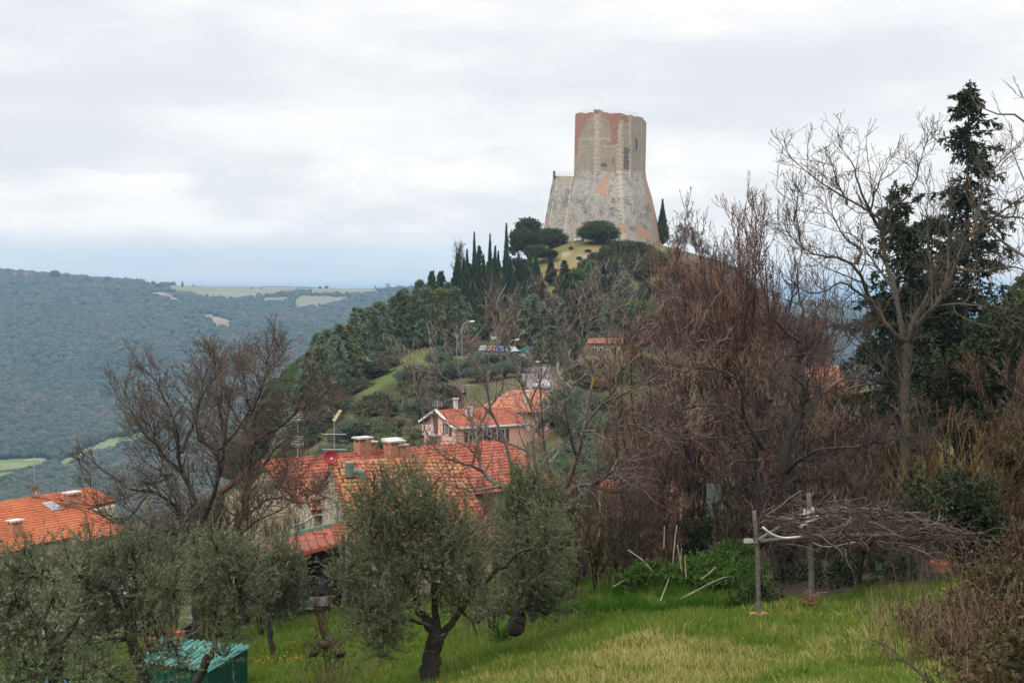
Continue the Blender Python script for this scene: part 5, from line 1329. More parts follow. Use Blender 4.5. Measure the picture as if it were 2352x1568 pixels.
def foliage(cl, dens, tl, nl, ll, lw, up, g, twr=.004, shell=.45, spread=55, flat=0.0, K=4):
    """Twigs set through ellipsoid clusters (x,y,z,rx,ry,rz) and leaves along each twig."""
    cl = np.asarray(cl, float); wgt = (cl[:, 3] * cl[:, 4] * cl[:, 5]) ** .72; n = max(4, int(dens * wgt.sum()))
    k = g.choice(len(cl), n, p=wgt / wgt.sum()); u = norm(g.normal(0, 1, (n, 3))); rr = g.random(n) ** shell
    pos = cl[k, :3] + u * rr[:, None] * cl[k, 3:] ; d = norm(u * .7 + g.normal(0, .55, (n, 3)) + np.array([0, 0, up]))
    L = tl * np.exp(g.normal(0, .35, n)); pth = [pos]
    for j in range(1, K): d = norm(d + g.normal(0, .16, (n, 3)) + np.array([0, 0, up * .15])); pth.append(pth[-1] + d * (L / (K - 1))[:, None])
    Pp = np.stack(pth, 1); R = np.linspace(twr, twr * .5, K)[None] * np.ones((n, 1))
    m = n * nl; ti = np.repeat(np.arange(n), nl); t = g.random(m) * (K - 1); i = np.minimum(t.astype(int), K - 2); uu = (t - i)[:, None]
    c = Pp[ti, i] * (1 - uu) + Pp[ti, i + 1] * uu; tan = norm(Pp[ti, i + 1] - Pp[ti, i]); r = norm(g.normal(0, 1, (m, 3))); perp = norm(r - tan * (r * tan).sum(1, keepdims=True))
    a = np.radians(spread * g.uniform(.5, 1.3, m))[:, None]; dl = np.cos(a) * tan + np.sin(a) * perp
    return Pp, R, kites(c, dl, ll * g.uniform(.7, 1.25, m), lw * g.uniform(.8, 1.2, m), g, flat)

def blob(c, r, g, sub=1, amp=.18):
    """A lumpy closed core that fills the middle of a crown."""
    v, f = bv.copy(), bf.copy()
    for _ in range(sub):
        e = {}; v = list(v); nf = []
        def mid(a, b):
            k_ = (min(a, b), max(a, b))
            if k_ not in e: e[k_] = len(v); v.append(norm((v[a] + v[b]) / 2))
            return e[k_]
        for a, b, c_ in f:
            ab, bc, ca_ = mid(a, b), mid(b, c_), mid(c_, a); nf += [[a, ab, ca_], [b, bc, ab], [c_, ca_, bc], [ab, bc, ca_]]
        v, f = np.array(v), np.array(nf)
    return v * (1 + g.normal(0, amp, (len(v), 1))) * np.asarray(r) + np.asarray(c), f

# ------------------------------------------------------------------ bark and leaf materials
m_bk_grey = mat_bark('grey_bark', (.085, .072, .058), (.17, .145, .115))
m_bk_dark = mat_bark('dark_bark', (.028, .023, .019), (.065, .054, .043), (.17, .12, .03), .16)
m_bk_lich = mat_bark('lichened_bark', (.05, .042, .035), (.16, .135, .118), (.26, .15, .02), .34, 1.3)
m_bk_left = mat_bark('left_tree_bark', (.030, .024, .019), (.07, .055, .042), (.15, .10, .03), .22, 1.2)
m_bk_pale = mat_bark('pale_twig_bark', (.10, .083, .073), (.23, .20, .18), (.22, .135, .03), .14, 1.4)
m_bk_wal = mat_bark('walnut_bark', (.055, .045, .035), (.115, .096, .074), (.22, .125, .03), .22, .8)
m_bk_thk = mat_bark('thicket_bark', (.020, .014, .010), (.055, .039, .029))
m_tw_left = mat_noise('brown_twigs', [(.05, .033, .025), (.10, .070, .052), (.16, .112, .084)], .8, .85, island=.5)
m_tw_red = mat_noise('reddish_twigs', [(.022, .010, .007), (.095, .042, .027), (.195, .10, .067), (.31, .195, .14)], .8, .85, island=.5, objvar=.45)
m_tw_brown = mat_noise('thicket_twigs', [(.015, .010, .007), (.066, .042, .028), (.14, .095, .066), (.26, .19, .14)], .8, .85, island=.5, objvar=.45)
m_tw_plum = mat_noise('plum_twigs', [(.03, .018, .018), (.07, .042, .04), (.14, .10, .095)], .8, .85, island=.5)
m_tw_pale = mat_noise('pale_twigs', [(.08, .042, .035), (.17, .115, .10), (.32, .26, .24)], .8, .8, island=.5)
m_tw_wal = mat_noise('walnut_twigs', [(.055, .04, .03), (.11, .084, .064)], .8, .85, island=.5)
m_lf_cyp = mat_leaf('cypress_leaves', [(.032, .056, .022), (.075, .115, .042), (.125, .170, .064)], trans=.35, clump=.5, objvar=.14)
m_lf_con = mat_leaf('bluish_conifer_needles', [(.055, .085, .042), (.120, .165, .088), (.195, .240, .140), (.25, .285, .18)], trans=.35, clump=.6, objvar=.14)
m_lf_yel = mat_leaf('yellowish_conifer_needles', [(.078, .090, .026), (.160, .162, .050), (.235, .220, .074), (.29, .26, .10)], trans=.35, clump=.6, objvar=.14)
m_lf_pine = mat_leaf('green_pine_needles', [(.040, .080, .016), (.082, .150, .030), (.125, .200, .045)], trans=.35, clump=.6, objvar=.12)
m_lf_brd = mat_leaf('evergreen_oak_leaves', [(.030, .040, .016), (.075, .088, .034), (.13, .138, .056)], trans=.35, clump=.7, objvar=.16)
m_lf_scr = mat_leaf('scrub_leaves', [(0.055, 0.067, 0.032), (0.096, 0.109, 0.051), (0.156, 0.166, 0.076), (0.202, 0.156, 0.082)], trans=.35, clump=.8, objvar=.2)
m_lf_olf = mat_leaf('far_olive_leaves', [(0.054, 0.077, 0.041), (0.095, 0.126, 0.076), (0.163, 0.204, 0.132)], trans=.35, clump=.8, objvar=.12)
m_lf_ol = mat_leaf('olive_leaves', [(.034, .044, .014), (.075, .088, .030), (.13, .145, .056), (.19, .20, .095)], back=(.19, .205, .125), trans=.18, clump=1.1, rough=.42, objvar=.06)
m_lf_ivy = mat_leaf('ivy_leaves', [(.007, .013, .005), (.015, .028, .009), (.030, .050, .015), (.065, .085, .024)], trans=.18, clump=1.0, rough=.45, objvar=.12)
m_lf_spr = mat_leaf('spruce_needles', [(0.010, 0.018, 0.009), (0.020, 0.033, 0.014), (0.039, 0.052, 0.022)], trans=.08, clump=1.0, objvar=.05)
m_lf_grn = mat_leaf('nettle_leaves', [(.040, .100, .012), (.075, .155, .022), (.115, .200, .034)], trans=.3, clump=1.5, objvar=.05)
m_lf_bra = mat_leaf('bramble_leaves', [(.024, .028, .010), (.058, .058, .018), (.092, .068, .028), (.12, .068, .034), (.16, .10, .055)], trans=.25, clump=1.3, objvar=.1)
m_stem_br = mat_noise('bramble_canes', [(.07, .036, .024), (.15, .085, .06), (.25, .175, .125)], 1.5, .85, island=.6)

# ------------------------------------------------------------------ kinds of tree for the hill (built once at the origin, then copied)
def proto(name, trunk, crown, tmat, cmat, extra=None):
    t = empty(name); trunk.build('trunk', tmat, t, True); crown.build('crown', cmat, t)
    return t
def trunk_mb(h, r, g, lean=.02, top=.2):
    m_ = MB(); z = np.linspace(-.8, h, 7); p = np.c_[np.cumsum(g.normal(0, lean, 7)), np.cumsum(g.normal(0, lean, 7)), z]
    m_.tube(p, np.linspace(r, r * top, 7), 7); return m_
def cypress(seed, H=18, Rm=1.5, n=5200, tip=.5, base=.06):
    g = np.random.default_rng(seed); m_ = MB(); t = g.random(n) ** .85
    pr = lambda t: Rm * np.minimum(1, (t / .16 + .25)) * np.clip(1 - ((t - .12).clip(0) / .88) ** 1.15, 0, 1) ** 1.25 * (1 - tip * t * .4) + .05
    a = g.uniform(0, 2 * math.pi, n); lump = .82 + .36 * vnoise(a * 1.3 + seed, t * 14, seed) + .12 * g.normal(0, 1, n)
    rr = pr(t) * lump * (.72 + .33 * g.random(n)); z = H * (base + (1 - base) * t)
    sway = .25 * np.sin(z / H * 3 + seed) * (z / H)
    c = np.stack([rr * np.cos(a) + sway, rr * np.sin(a), z], 1); d = np.stack([np.cos(a) * .35, np.sin(a) * .35, np.full(n, 1.0)], 1) + g.normal(0, .18, (n, 3))
    V, Fc = kites(c, d, .8 * g.uniform(.6, 1.3, n) * (1.05 - .6 * t), .26 * (1.05 - .6 * t), g); m_.add(V, Fc)
    ts = np.linspace(0, .97, 12); m_.lathe((0, 0, 0), [(pr(x) * .72, H * (base + (1 - base) * x)) for x in ts], 9)
    return proto('cypress_tree', trunk_mb(H * .5, .22, g), m_, m_bk_grey, m_lf_cyp)
def conifer(seed, H=13, Rm=3.6, n_br=120, mat=None, droop=-.12, ll=.70, per=62, name='conifer_tree', up=.35, core=.34, lw=.24):
    g = np.random.default_rng(seed); m_ = MB(); t = np.sort(g.random(n_br) ** .9) * .97 + .02; a = np.arange(n_br) * 2.4 + g.normal(0, .4, n_br)
    L = Rm * (1 - t ** 1.35) ** .9 * np.exp(g.normal(0, .17, n_br)) * np.minimum(1, t / .1 + .55) + .25; z0 = H * (.06 + .93 * t)
    K = 5; s = np.linspace(0, 1, K); x = L[:, None] * s; zz_ = z0[:, None] + L[:, None] * (up * s[None] * (1 - t[:, None] * .2) + droop * 3 * s[None] ** 2)
    Pp = np.stack([x * np.cos(a)[:, None], x * np.sin(a)[:, None], zz_], 2); Pp[:, 1:] += g.normal(0, .06, (n_br, K - 1, 3))
    idx = np.repeat(np.arange(n_br), (per * (.35 + L / Rm)).astype(int)); m = len(idx); u = g.random(m) ** .7 * (K - 1); i = np.minimum(u.astype(int), K - 2); f = (u - i)[:, None]
    c = Pp[idx, i] * (1 - f) + Pp[idx, i + 1] * f + g.normal(0, .16, (m, 3)) * (L[idx] / Rm)[:, None]; tan = norm(Pp[idx, i + 1] - Pp[idx, i])
    V, Fc = kites(c, tan + g.normal(0, .55, (m, 3)) + [0, 0, .12], ll * g.uniform(.6, 1.3, m), lw, g, .6); m_.add(V, Fc)
    if core: m_.lathe((0, 0, 0), [(Rm * core * (1 - x_ ** 1.35) ** .9 * (.85 + .3 * g.random()), H * (.08 + .9 * x_)) for x_ in np.linspace(0, .97, 9)], 9)
    V, Fc = tubes(Pp, np.linspace(.05, .012, K)[None] * np.ones((n_br, 1)), 4)
    tr = trunk_mb(H * .97, .2 * H / 13 + .03, g, .02, .12); tr.add(V, Fc)
    return proto(name, tr, m_, m_bk_grey, mat or m_lf_con)
def roundtree(seed, H=9, R=3.2, mat=None, dens=60, name='evergreen_tree', base=.02, ll=.42, lw=.24, ncl=9, flatten=.85, up=.25, core=.62):
    g = np.random.default_rng(seed); m_ = MB(); cl = []
    for k in range(ncl):
        a = k * 2.4; rr = R * .62 * math.sqrt((k + .4) / ncl); r = R * g.uniform(.36, .6)
        z = H * base + (H * (1 - base)) * (.5 + .34 * math.cos(rr / R * 2.0) + g.uniform(-.2, .16)) - r * .25
        cl.append((rr * math.cos(a), rr * math.sin(a), min(z, H - r * .8), r, r, r * flatten))
        if core: v, f = blob(cl[-1][:3], np.array(cl[-1][3:]) * core, g, 1, .1); m_.add(v, f)
    Pp, Rr, (V, Fc) = foliage(cl, dens, .55, 9, ll, lw, up, g, .012, .3, 60, .4); m_.add(V, Fc)
    tr = trunk_mb(H * .6, .22, g, .06)
    lim = np.array([resample([(0, 0, H * base * .7), (c[0] * .5, c[1] * .5, (H * base * .7 + c[2]) / 2), (c[0], c[1], c[2])], 5) for c in cl]); V, Fc = tubes(lim, np.linspace(.1, .03, 5)[None] * np.ones((len(lim), 1)), 5); tr.add(V, Fc)
    return proto(name, tr, m_, m_bk_grey, mat or m_lf_brd)
def shrub(seed, R=1.6, H=1.7, mat=None, dens=90, name='scrub_bush', ll=.26, lw=.13, core=.6):
    g = np.random.default_rng(seed); m_ = MB(); cl = []
    for k in range(6):
        a = g.uniform(0, 6.28); rr = R * .55 * math.sqrt(k / 6); r = R * g.uniform(.4, .6); cl.append((rr * math.cos(a), rr * math.sin(a), H * g.uniform(.32, .58), r, r, H * .42))
        v, f = blob(cl[-1][:3], np.array(cl[-1][3:]) * core, g, 1, .12); m_.add(v, f)
    Pp, Rr, (V, Fc) = foliage(cl, dens, .4, 8, ll, lw, .35, g, .008, .3, 60); m_.add(V, Fc)
    t = empty(name); st_ = MB(); q = np.array([resample([(g.normal(0, .1), g.normal(0, .1), -.4), (c[0] * .5, c[1] * .5, c[2] * .5), c[:3]], 4) for c in cl]); V, Fc = tubes(q, np.linspace(.04, .012, 4)[None] * np.ones((6, 1)), 4); st_.add(V, Fc)
    st_.build('stem', m_bk_grey, t); m_.build('crown', mat or m_lf_scr, t); return t
def bare(seed, H=8, spread=38, mat=None, bmat=None, name='bare_tree', nst=1, dens=(2.2, 4.2, 6.5), lens=(2.4, 1.0, .42), up=.22, twr=.009, rb=.13, fast=0.0):
    """A leafless tree: stems, limbs and three orders of twigs."""
    g = np.random.default_rng(seed); st_ = []
    for k in range(nst):
        a = k * 2.4 + g.normal(0, .3); ln = (.10 + .08 * g.random()) * H * (nst > 1) * (1 - fast)
        st_.append(resample([(0.1 * math.cos(a) * (nst > 1), .1 * math.sin(a) * (nst > 1), -.6), (ln * .35 * math.cos(a) + g.normal(0, .1), ln * .35 * math.sin(a) + g.normal(0, .1), H * .28), (ln * math.cos(a) + g.normal(0, .25), ln * math.sin(a) + g.normal(0, .25), H * .62), (ln * 1.35 * math.cos(a) + g.normal(0, .3), ln * 1.35 * math.sin(a) + g.normal(0, .3), H * g.uniform(.85, 1.0))], 10))
    P0 = np.array(st_); R0 = np.linspace(rb, .015, 10)[None] * np.ones((nst, 1)) / max(1, nst) ** .35
    P1, R1 = grow(P0, R0, dens[0], lens[0] * H / 8, spread, up, .13, .62, .008, 7, g, .2)
    P2, R2 = grow(P1, R1, dens[1], lens[1] * H / 8, 42, up * .8, .16, .62, twr * .7, 5, g, .12)
    P3, R3 = grow(P2, R2, dens[2], lens[2] * H / 8, 45, up * .6, .18, .7, twr * .5, 4, g, .1)
    t = empty(name); tr = MB(); V, Fc = tubes(P0, R0, 7); tr.add(V, Fc); V, Fc = tubes(P1, R1, 5); tr.add(V, Fc); tr.build('trunk', bmat or m_bk_grey, t, True)
    tw = MB(); V, Fc = tubes(P2, np.maximum(R2, twr * .7), 3); tw.add(V, Fc); V, Fc = tubes(P3, np.maximum(R3, twr * .55), 3); tw.add(V, Fc); tw.build('twigs', mat or m_tw_brown, t)
    return t

USED = {}
class _Tops(dict):
    def __missing__(s, k):
        s[k] = max(max(v.co.z for v in ch.data.vertices) for ch in COL.objects[k].children); return s[k]
TOPH = _Tops()
def plant(pr, H0, loc, h, rz, label, cat, group=None, wide=None, lean=0.0):
    """Put a kind of tree of built height H0 at loc with height h; the first call uses the built one, later ones copy it."""
    first = pr.name not in USED; o = pr if first else copy_tree(pr); USED[pr.name] = 1
    s = h / TOPH[pr.name]; w = s if wide is None else wide
    o.location = [float(v) for v in loc]; o.scale = (w, w, s); o.rotation_euler = (lean, 0, rz); return tag(o, label, cat, group)

CY = [cypress(1), cypress(2, Rm=1.9, n=6000), cypress(3, Rm=1.25, n=4600, tip=.7)]
CO = [conifer(11), conifer(12, Rm=4.2, n_br=140), conifer(13, mat=m_lf_yel, Rm=4.0, n_br=135), conifer(14, mat=m_lf_yel, Rm=3.4)]
FI = [conifer(15, Rm=2.6, n_br=100, droop=-.02, mat=m_lf_cyp, ll=.5, core=.35)]
PI = [roundtree(21, mat=m_lf_pine, name='pine_tree', ll=.36, lw=.14, dens=75), roundtree(22, mat=m_lf_pine, name='pine_tree', H=9, R=2.8, dens=75, ll=.36, lw=.14)]
EV = [roundtree(31), roundtree(32, R=3.6), roundtree(33, R=4.2, H=6.5, base=-.12, flatten=.9, name='round_bush', dens=80, ncl=12, ll=.32, lw=.18)]
OL = [roundtree(41, H=5, R=2.3, mat=m_lf_olf, name='olive_tree', ll=.26, lw=.09, dens=110, base=.0, core=.45), roundtree(42, H=5, R=2.6, mat=m_lf_olf, name='olive_tree', ll=.26, lw=.09, dens=110, base=.0, core=.45)]
SH = [shrub(51), shrub(52, R=2.0, H=1.6), shrub(53, mat=m_lf_brd, R=1.7, H=2.0)]
BA = [bare(61, nst=2, twr=.022, mat=m_tw_brown), bare(62, nst=3, spread=45, twr=.022, mat=m_tw_brown), bare(63, nst=3, spread=42, twr=.022, mat=m_tw_red)]
POP = [bare(64, H=12, nst=1, spread=22, up=.35, twr=.022, mat=m_tw_brown, lens=(1.9, .9, .4))]
rz_ = lambda: float(rng.uniform(0, 6.28))
def by_top(px, py, h, Y0=150, Y1=395, far=True):
    """Where a tree of height h whose tip shows at row py stands on the near side of the hill."""
    Y = np.linspace(Y0, Y1, 400); e = zf((px - CX) / F * Y, Y) + h - (HY - py) / F * Y
    s = np.where(np.diff(np.sign(e)) != 0)[0]
    i = (s[-1] if far else s[0]) if len(s) else int(np.argmin(np.abs(e)))
    return gnd(px, float(Y[i]))
def at_top(px, Y, py):      # ground point and height of a tree whose tip shows at row py
    g_ = gnd(px, Y); return g_, (HY - py) / F * Y - g_[2]

# cypresses standing up the slope below the tower
cyp = [(1048,322,580,1,1.5),(1057,338,598,0,1.2),(1073,326,571,0,1.1),(1089,330,531,2,1.0),(1064,316,625,1,1.6),(1112,330,583,0,1.1),(1126,332,535,2,1.0),(1136,326,563,0,1.1),(1144,336,575,0,1.0),(1163,334,511,2,1.15),
       (1171,330,588,0,1.1),(1189,336,592,0,1.1),(1214,338,580,1,1.4),(1231,340,581,0,1.2),(1265,342,584,0,1.2),(1098,318,612,1,1.5),(1122,316,618,1,1.5),(1152,318,640,1,1.6),(1081,312,640,1,1.7),(1178,314,660,1,1.4),(1203,326,640,1,1.3),(1108,310,668,1,1.6),(1140,308,690,1,1.5),(1246,330,640,0,1.2)]
cyp += [(1052,328,608,0,1.3),(1066,330,590,0,1.2),(1082,328,604,0,1.3),(1096,332,596,0,1.2),(1110,334,606,0,1.2),(1130,334,592,0,1.3),(1148,332,602,0,1.3),(1160,334,586,0,1.2),(1176,334,606,0,1.3),(1200,336,604,0,1.2),(1060,312,640,1,1.5),(1075,318,600,1,1.2),(1095,316,625,1,1.4),(1118,320,600,1,1.3),(1132,314,640,1,1.4),(1150,322,612,1,1.3),(1165,312,655,1,1.4),(1182,322,625,1,1.3),(1195,318,660,1,1.2),(1120,306,700,1,1.5),(1158,306,700,1,1.4),(1222,322,625,1,1.3),(1240,322,650,1,1.2)]
cyp = [(*c, ) for c in sorted(cyp)]
front = [c for c in cyp if c[2] < 600]; low = [c for c in cyp if c[2] >= 600]
for L_, nm in ((front, 'tall dark cypress rising against the sky below the tower, {} from the left'), (low, 'broad dark cypress in front of the tall ones, {} from the left')):
    for i, (px, Y, py, k, w) in enumerate(L_):
        g_, h = at_top(px, Y, py); od = ordinal(i + 1)
        plant(CY[k], 18, g_, h, rz_(), nm.format(od), 'cypress', 'cypresses below the tower', w * (.85 if py < 600 else 1.0))
g_, h = at_top(1057, 326, 540); plant(POP[0], 12, g_, h, 1.0, 'bare pale slender tree at the left end of the cypresses', 'bare tree', None, h / 12 * .8)
g_, h = at_top(1101, 334, 561); plant(FI[0], 13, g_, h, 2.0, 'feathery fir with stepped branches among the cypress tips', 'fir', None, h / 13 * .6)
g_, h = at_top(1521, 404, 456); plant(CY[1], 18, g_, h, 2.0, 'lone dark cypress beside the right foot of the tower', 'cypress', None, 1.05)
# conifers down the left slope
con = [(816,300,703,'F',0),(834,296,716,'C',0),(929,312,660,'C',1),(992,318,619,'F',0),(1013,322,620,'F',0),(1030,316,645,'C',0),(753,286,752,'C',1),(809,288,752,'Y',0),(781,280,758,'C',0),(964,314,640,'C',1),(880,306,690,'C',0),(908,304,682,'Y',0),(1010,296,685,'Y',0),
       (1045,290,701,'C',1),(858,298,716,'C',1),(728,272,760,'C',0),(697,262,772,'P',0),(672,254,790,'P',1),(648,246,781,'P',0),(945,298,700,'Y',1),(975,296,672,'C',0),(920,290,730,'C',0),(890,286,748,'Y',0),(850,282,770,'C',1),(800,272,800,'Y',1),(760,264,812,'C',1),
       (1000,288,735,'Y',1),(965,288,745,'C',0),(1030,286,752,'C',0),(718,252,830,'C',0),(690,244,848,'P',1),(742,254,850,'C',1),(786,262,842,'Y',0),(828,270,820,'C',0),(870,276,800,'C',1),(910,280,790,'F',0),(950,282,790,'C',0),(620,236,812,'E',1),(590,228,838,'E',0),(555,222,858,'E',1),(520,216,872,'E',0),(486,210,890,'E',1),(640,234,842,'P',0),(604,224,880,'E',0)]
con += [(float(a), 0, float(b), k_, j_) for a, b, k_, j_ in ((880,722,'C',0),(840,742,'Y',1),(905,742,'C',1),(930,765,'Y',0),(865,770,'P',0),(815,775,'C',0),(770,790,'P',1),(735,800,'C',1),(712,800,'C',0),(675,815,'E',0),(650,830,'P',1),(700,872,'C',0),(735,882,'E',1),(770,880,'C',1),(660,880,'E',0),(625,890,'P',0),(590,890,'E',1),(560,900,'P',0),(530,910,'E',0),(800,850,'Y',1),(845,842,'C',0),(880,838,'E',1),(980,770,'C',0),(1010,775,'Y',1),(945,730,'C',1),(990,700,'C',0),(1025,715,'Y',0))]
kinds = {'F': (FI, 'dark pointed fir'), 'C': (CO[:2], 'bluish green conifer'), 'Y': (CO[2:], 'yellowish green conifer'), 'P': (PI, 'bright green pine'), 'E': (EV[:2], 'dark evergreen tree')}
cnt = {}
for px, Y, py, k, j in sorted(con):
    pr, nm = kinds[k]; cnt[k] = cnt.get(k, 0) + 1; h = {'F': 13, 'C': 12, 'Y': 11, 'P': 9.5, 'E': 8.5}[k] * float(rng.uniform(.85, 1.15)); g_ = by_top(px, py, h, float(np.interp(px, [480, 700, 830, 900], [170, 228, 272, 294])), 345)
    H0 = 13 if k in 'FCY' else 9
    plant(pr[j % len(pr)], H0, g_, h, rz_(), f"{nm} on the wooded left slope, {ordinal(cnt[k])} of its kind from the left", 'conifer' if k != 'E' else 'tree', 'trees on the left slope', h / H0 * float(rng.uniform(.85, 1.15)))
# greens right of the cypresses and below the grass
grn = [(1189,306,672,'C',0),(1224,308,672,'C',1),(1263,310,672,'C',0),(1296,334,595,'F',0),(1322,338,612,'P',1),(1358,340,596,'C',1),(1379,312,668,'P',0),(1340,318,640,'E',0),(1404,334,625,'E',1),(1432,330,618,'C',0),(1450,312,690,'P',1),(1300,310,700,'E',0),(1340,304,735,'E',1),(1240,300,730,'E',0),(1280,298,745,'C',1),(1200,302,725,'Y',0),(1400,304,740,'C',0),(1480,318,690,'P',1),(1500,330,640,'E',1),(1430,300,770,'E',0),(1530,320,700,'C',0),(1316,290,760,'F',0),(1560,330,640,'E',0),(1470,300,760,'E',1),(1165,300,735,'Y',0)]
cnt = {}
for px, Y, py, k, j in sorted(grn):
    pr, nm = kinds[k]; cnt[k] = cnt.get(k, 0) + 1; g_, h = at_top(px, Y, py); H0 = 13 if k in 'FCY' else 9
    h = {'F': 12, 'C': 10.5, 'Y': 10, 'P': 9, 'E': 8}[k] * float(rng.uniform(.85, 1.15)); g_ = by_top(px, py, h, 293, 372)
    plant(pr[j % len(pr)], H0, g_, h, rz_(), f"{nm} at the hill foot, {ordinal(cnt[k])} of its kind from the left", 'conifer' if k != 'E' else 'tree', 'trees at the hill foot', h / H0 * 1.15)
for px, Y, py, lab, w in ((1262, 262, 745, 'tall dark cedar beside the road bend', .95), (1238, 256, 800, 'left low dark cedar by the roadside', .9), (1292, 258, 800, 'right low dark cedar by the roadside', .95), (1324, 262, 760, 'dark cedar standing left of the low stone house', .8)):
    g_, h = at_top(px, Y, py); plant(CO[1] if w > .9 else FI[0], 13, g_, h, rz_(), lab, 'cedar', 'cedars by the road', h / 13 * w * 1.7)
# bushes and trees round the foot of the tower
for px, Y, py, k, w, lab in ((1376, 380, 504, 2, 1.45, 'large round dark bush against the front foot of the tower'), (1266, 384, 521, 2, 1.05, 'dark rounded bush at the left foot of the tower'), (1212, 392, 496, 1, 1.25, 'grey green tree leaning out at the left edge of the hilltop'), (1192, 384, 520, 0, .9, 'smaller evergreen below the leaning hilltop tree'), (1222, 376, 528, 0, .85, 'yellowish green shrubby tree left of the dark rounded bush'), (1232, 366, 560, 1, .9, 'evergreen on the steep left shoulder of the hilltop'), (1200, 358, 590, 0, .9, 'evergreen low on the left shoulder of the hilltop'), (1262, 362, 570, 0, .7, 'small evergreen beside the grass patch below the tower')):
    g_, h = at_top(px, Y, py); H0 = 6.5 if k == 2 else 9; plant(EV[k], H0, g_, max(h, 3), rz_(), lab, 'tree' if k < 2 else 'bush', None, w)
hedge = [(1352,352,592),(1372,354,576),(1394,356,562),(1418,358,550),(1442,360,548),(1466,362,552),(1488,364,560),(1505,362,572),(1408,348,585),(1450,350,578),(1480,352,588)]
for i, (px, Y, py) in enumerate(sorted(hedge)):
    h = 5.0 + (i % 3) * .6; g_ = by_top(px, py, h, 330, 388); plant(EV[2], 6.5, g_, h, rz_(), f'dark bush in the sloping thicket under the tower, {ordinal(i + 1)} from the left', 'bush', 'thicket bushes under the tower', .75)
# bare crowns on the right flank of the hill
flank = [(1548,398,528),(1572,394,505),(1598,392,520),(1625,386,548),(1655,380,575),(1690,376,600),(1720,370,630),(1750,366,655),(1785,362,690),(1820,358,715),(1850,352,735),(1600,364,590),(1640,356,620),(1560,350,600),(1680,350,660),(1730,344,700),(1620,336,680),(1580,330,690),(1660,330,720),(1710,326,750),(1770,330,745),(1810,326,765),(1540,316,735),(1600,312,755),(1650,308,780),(1840,330,770)]
g6 = np.random.default_rng(66)
flank += [(float(p), 330, float(np.interp(p, [1530, 1700, 1850, 1900], [545, 625, 745, 780]) + d)) for p in np.arange(1535, 1900, 22) for d in g6.uniform([25, 70, 120], [60, 115, 190])]
for i, (px, Y, py) in enumerate(flank):
    h = g6.uniform(6.5, 10.5); g_ = by_top(px, py, h, 285, 405)
    plant(BA[i % 3], 8, g_, h, rz_(), 'brown leafless tree on the right flank of the tower hill', 'bare tree', 'bare trees on the right flank', h / 8 * 1.35)
for i, (px, Y, py) in enumerate(sorted(((1700,352,640),(1760,346,700),(1822,344,730),(1868,340,760),(1640,344,650),(1600,330,640)))):
    h = 7.5; g_ = by_top(px, py, h, 290, 400); plant(EV[i % 2], 9, g_, h, rz_(), f'dark evergreen among bare trees on the right hill flank, {ordinal(i + 1)} from the left', 'tree', 'evergreens on the right flank', .9)
# olives on the bank below the car park, scrub on the slope
olv = [(935,238,850),(960,240,838),(1003,252,822),(1028,264,800),(1010,236,850),(1040,238,842),(1066,240,835),(1092,244,840),(1120,248,838),(1148,248,840),(1176,248,846),(1195,244,852),(1100,232,862),(1130,234,858),(1160,236,856),(966,206,905),(996,210,898),(1020,214,890),(770,190,945),(830,205,930)]
for i, (px, Y, py) in enumerate(sorted(olv)):
    g_, h = at_top(px, Y, py); h = max(3.2, min(h, 5.0)); plant(OL[i % 2], 5, g_, h, rz_(), f'grey green olive on the bank below the car park, {ordinal(i + 1)} from the left', 'olive tree', 'olives on the bank', h / 5 * 1.6)
g4 = np.random.default_rng(44); sc_pts = []
while len(sc_pts) < 95:
    px, Y = g4.uniform(560, 1060), g4.uniform(120, 235); p = HY - F * float(zf(*XY(px, Y))) / Y
    if p < 890 + abs(px - 900) * .05 or (840 < px < 960 and p < 900): continue
    sc_pts.append((px, Y))
for px, Y in [(1380, 240), (1420, 236), (1460, 244), (1350, 222), (1330, 232), (1440, 222), (1500, 236), (1400, 214), (1470, 210), (1360, 205), (1310, 372), (1330, 360), (1350, 368), (1295, 352), (1320, 345), (1275, 352), (870, 262), (830, 252), (800, 246), (905, 268), (760, 236)]: sc_pts.append((px, Y))
for i, (px, Y) in enumerate(sc_pts):
    reg = 'rough slope below the conifers' if px < 1080 and Y < 236 else ('grass patch under the tower' if Y > 330 else ('grassy crest left of the car park' if px < 950 else 'bank right of the uphill road'))
    h = g4.uniform(1.5, 3.6) if Y < 330 else g4.uniform(.7, 1.3)
    if i % 6 == 5 and px < 1060: plant(BA[(i // 6) % 3], 8, gnd(px, Y), g4.uniform(4, 6.5), rz_(), 'small leafless shrub tree on the ' + reg, 'bare shrub', 'bare shrubs on the slope')
    else: plant(SH[i % 3], 1.8, gnd(px, Y), h, rz_(), ('brownish green' if i % 3 < 2 else 'dark green') + ' scrub bush on the ' + reg, 'bush', 'scrub bushes on the ' + reg, h / 1.8 * g4.uniform(.85, 1.3))
mido = [(1310,160,878,1.1),(1345,158,885,1.1),(1385,150,892,1.1),(1300,150,915,.9),(1335,140,930,1),(1375,130,935,1),(1415,122,950,1),(1450,115,975,1),(1330,110,990,1),(1370,100,1010,1),(1415,95,1030,1),(1460,90,1045,1),(1345,84,1075,.9),(1400,80,1090,.9),(1300,92,1040,.9),(1500,120,960,1),(1540,110,990,1)]
for i, (px, Y, py, w) in enumerate(sorted(mido)):
    g_, h = at_top(px, Y, py); h = float(np.clip(h, 3, 7)); plant(OL[i % 2], 5, g_, h, rz_(), f'pale grey green olive in the hollow right of the pink house, {ordinal(i + 1)} from the left', 'olive tree', 'olives in the hollow', h / 5 * 1.15 * w)
g_, h = at_top(1082, 272, 780); plant(BA[2], 8, g_, max(h, 4.5), 1, 'rounded reddish leafless tree by the green waste bins', 'bare tree', None, .85)
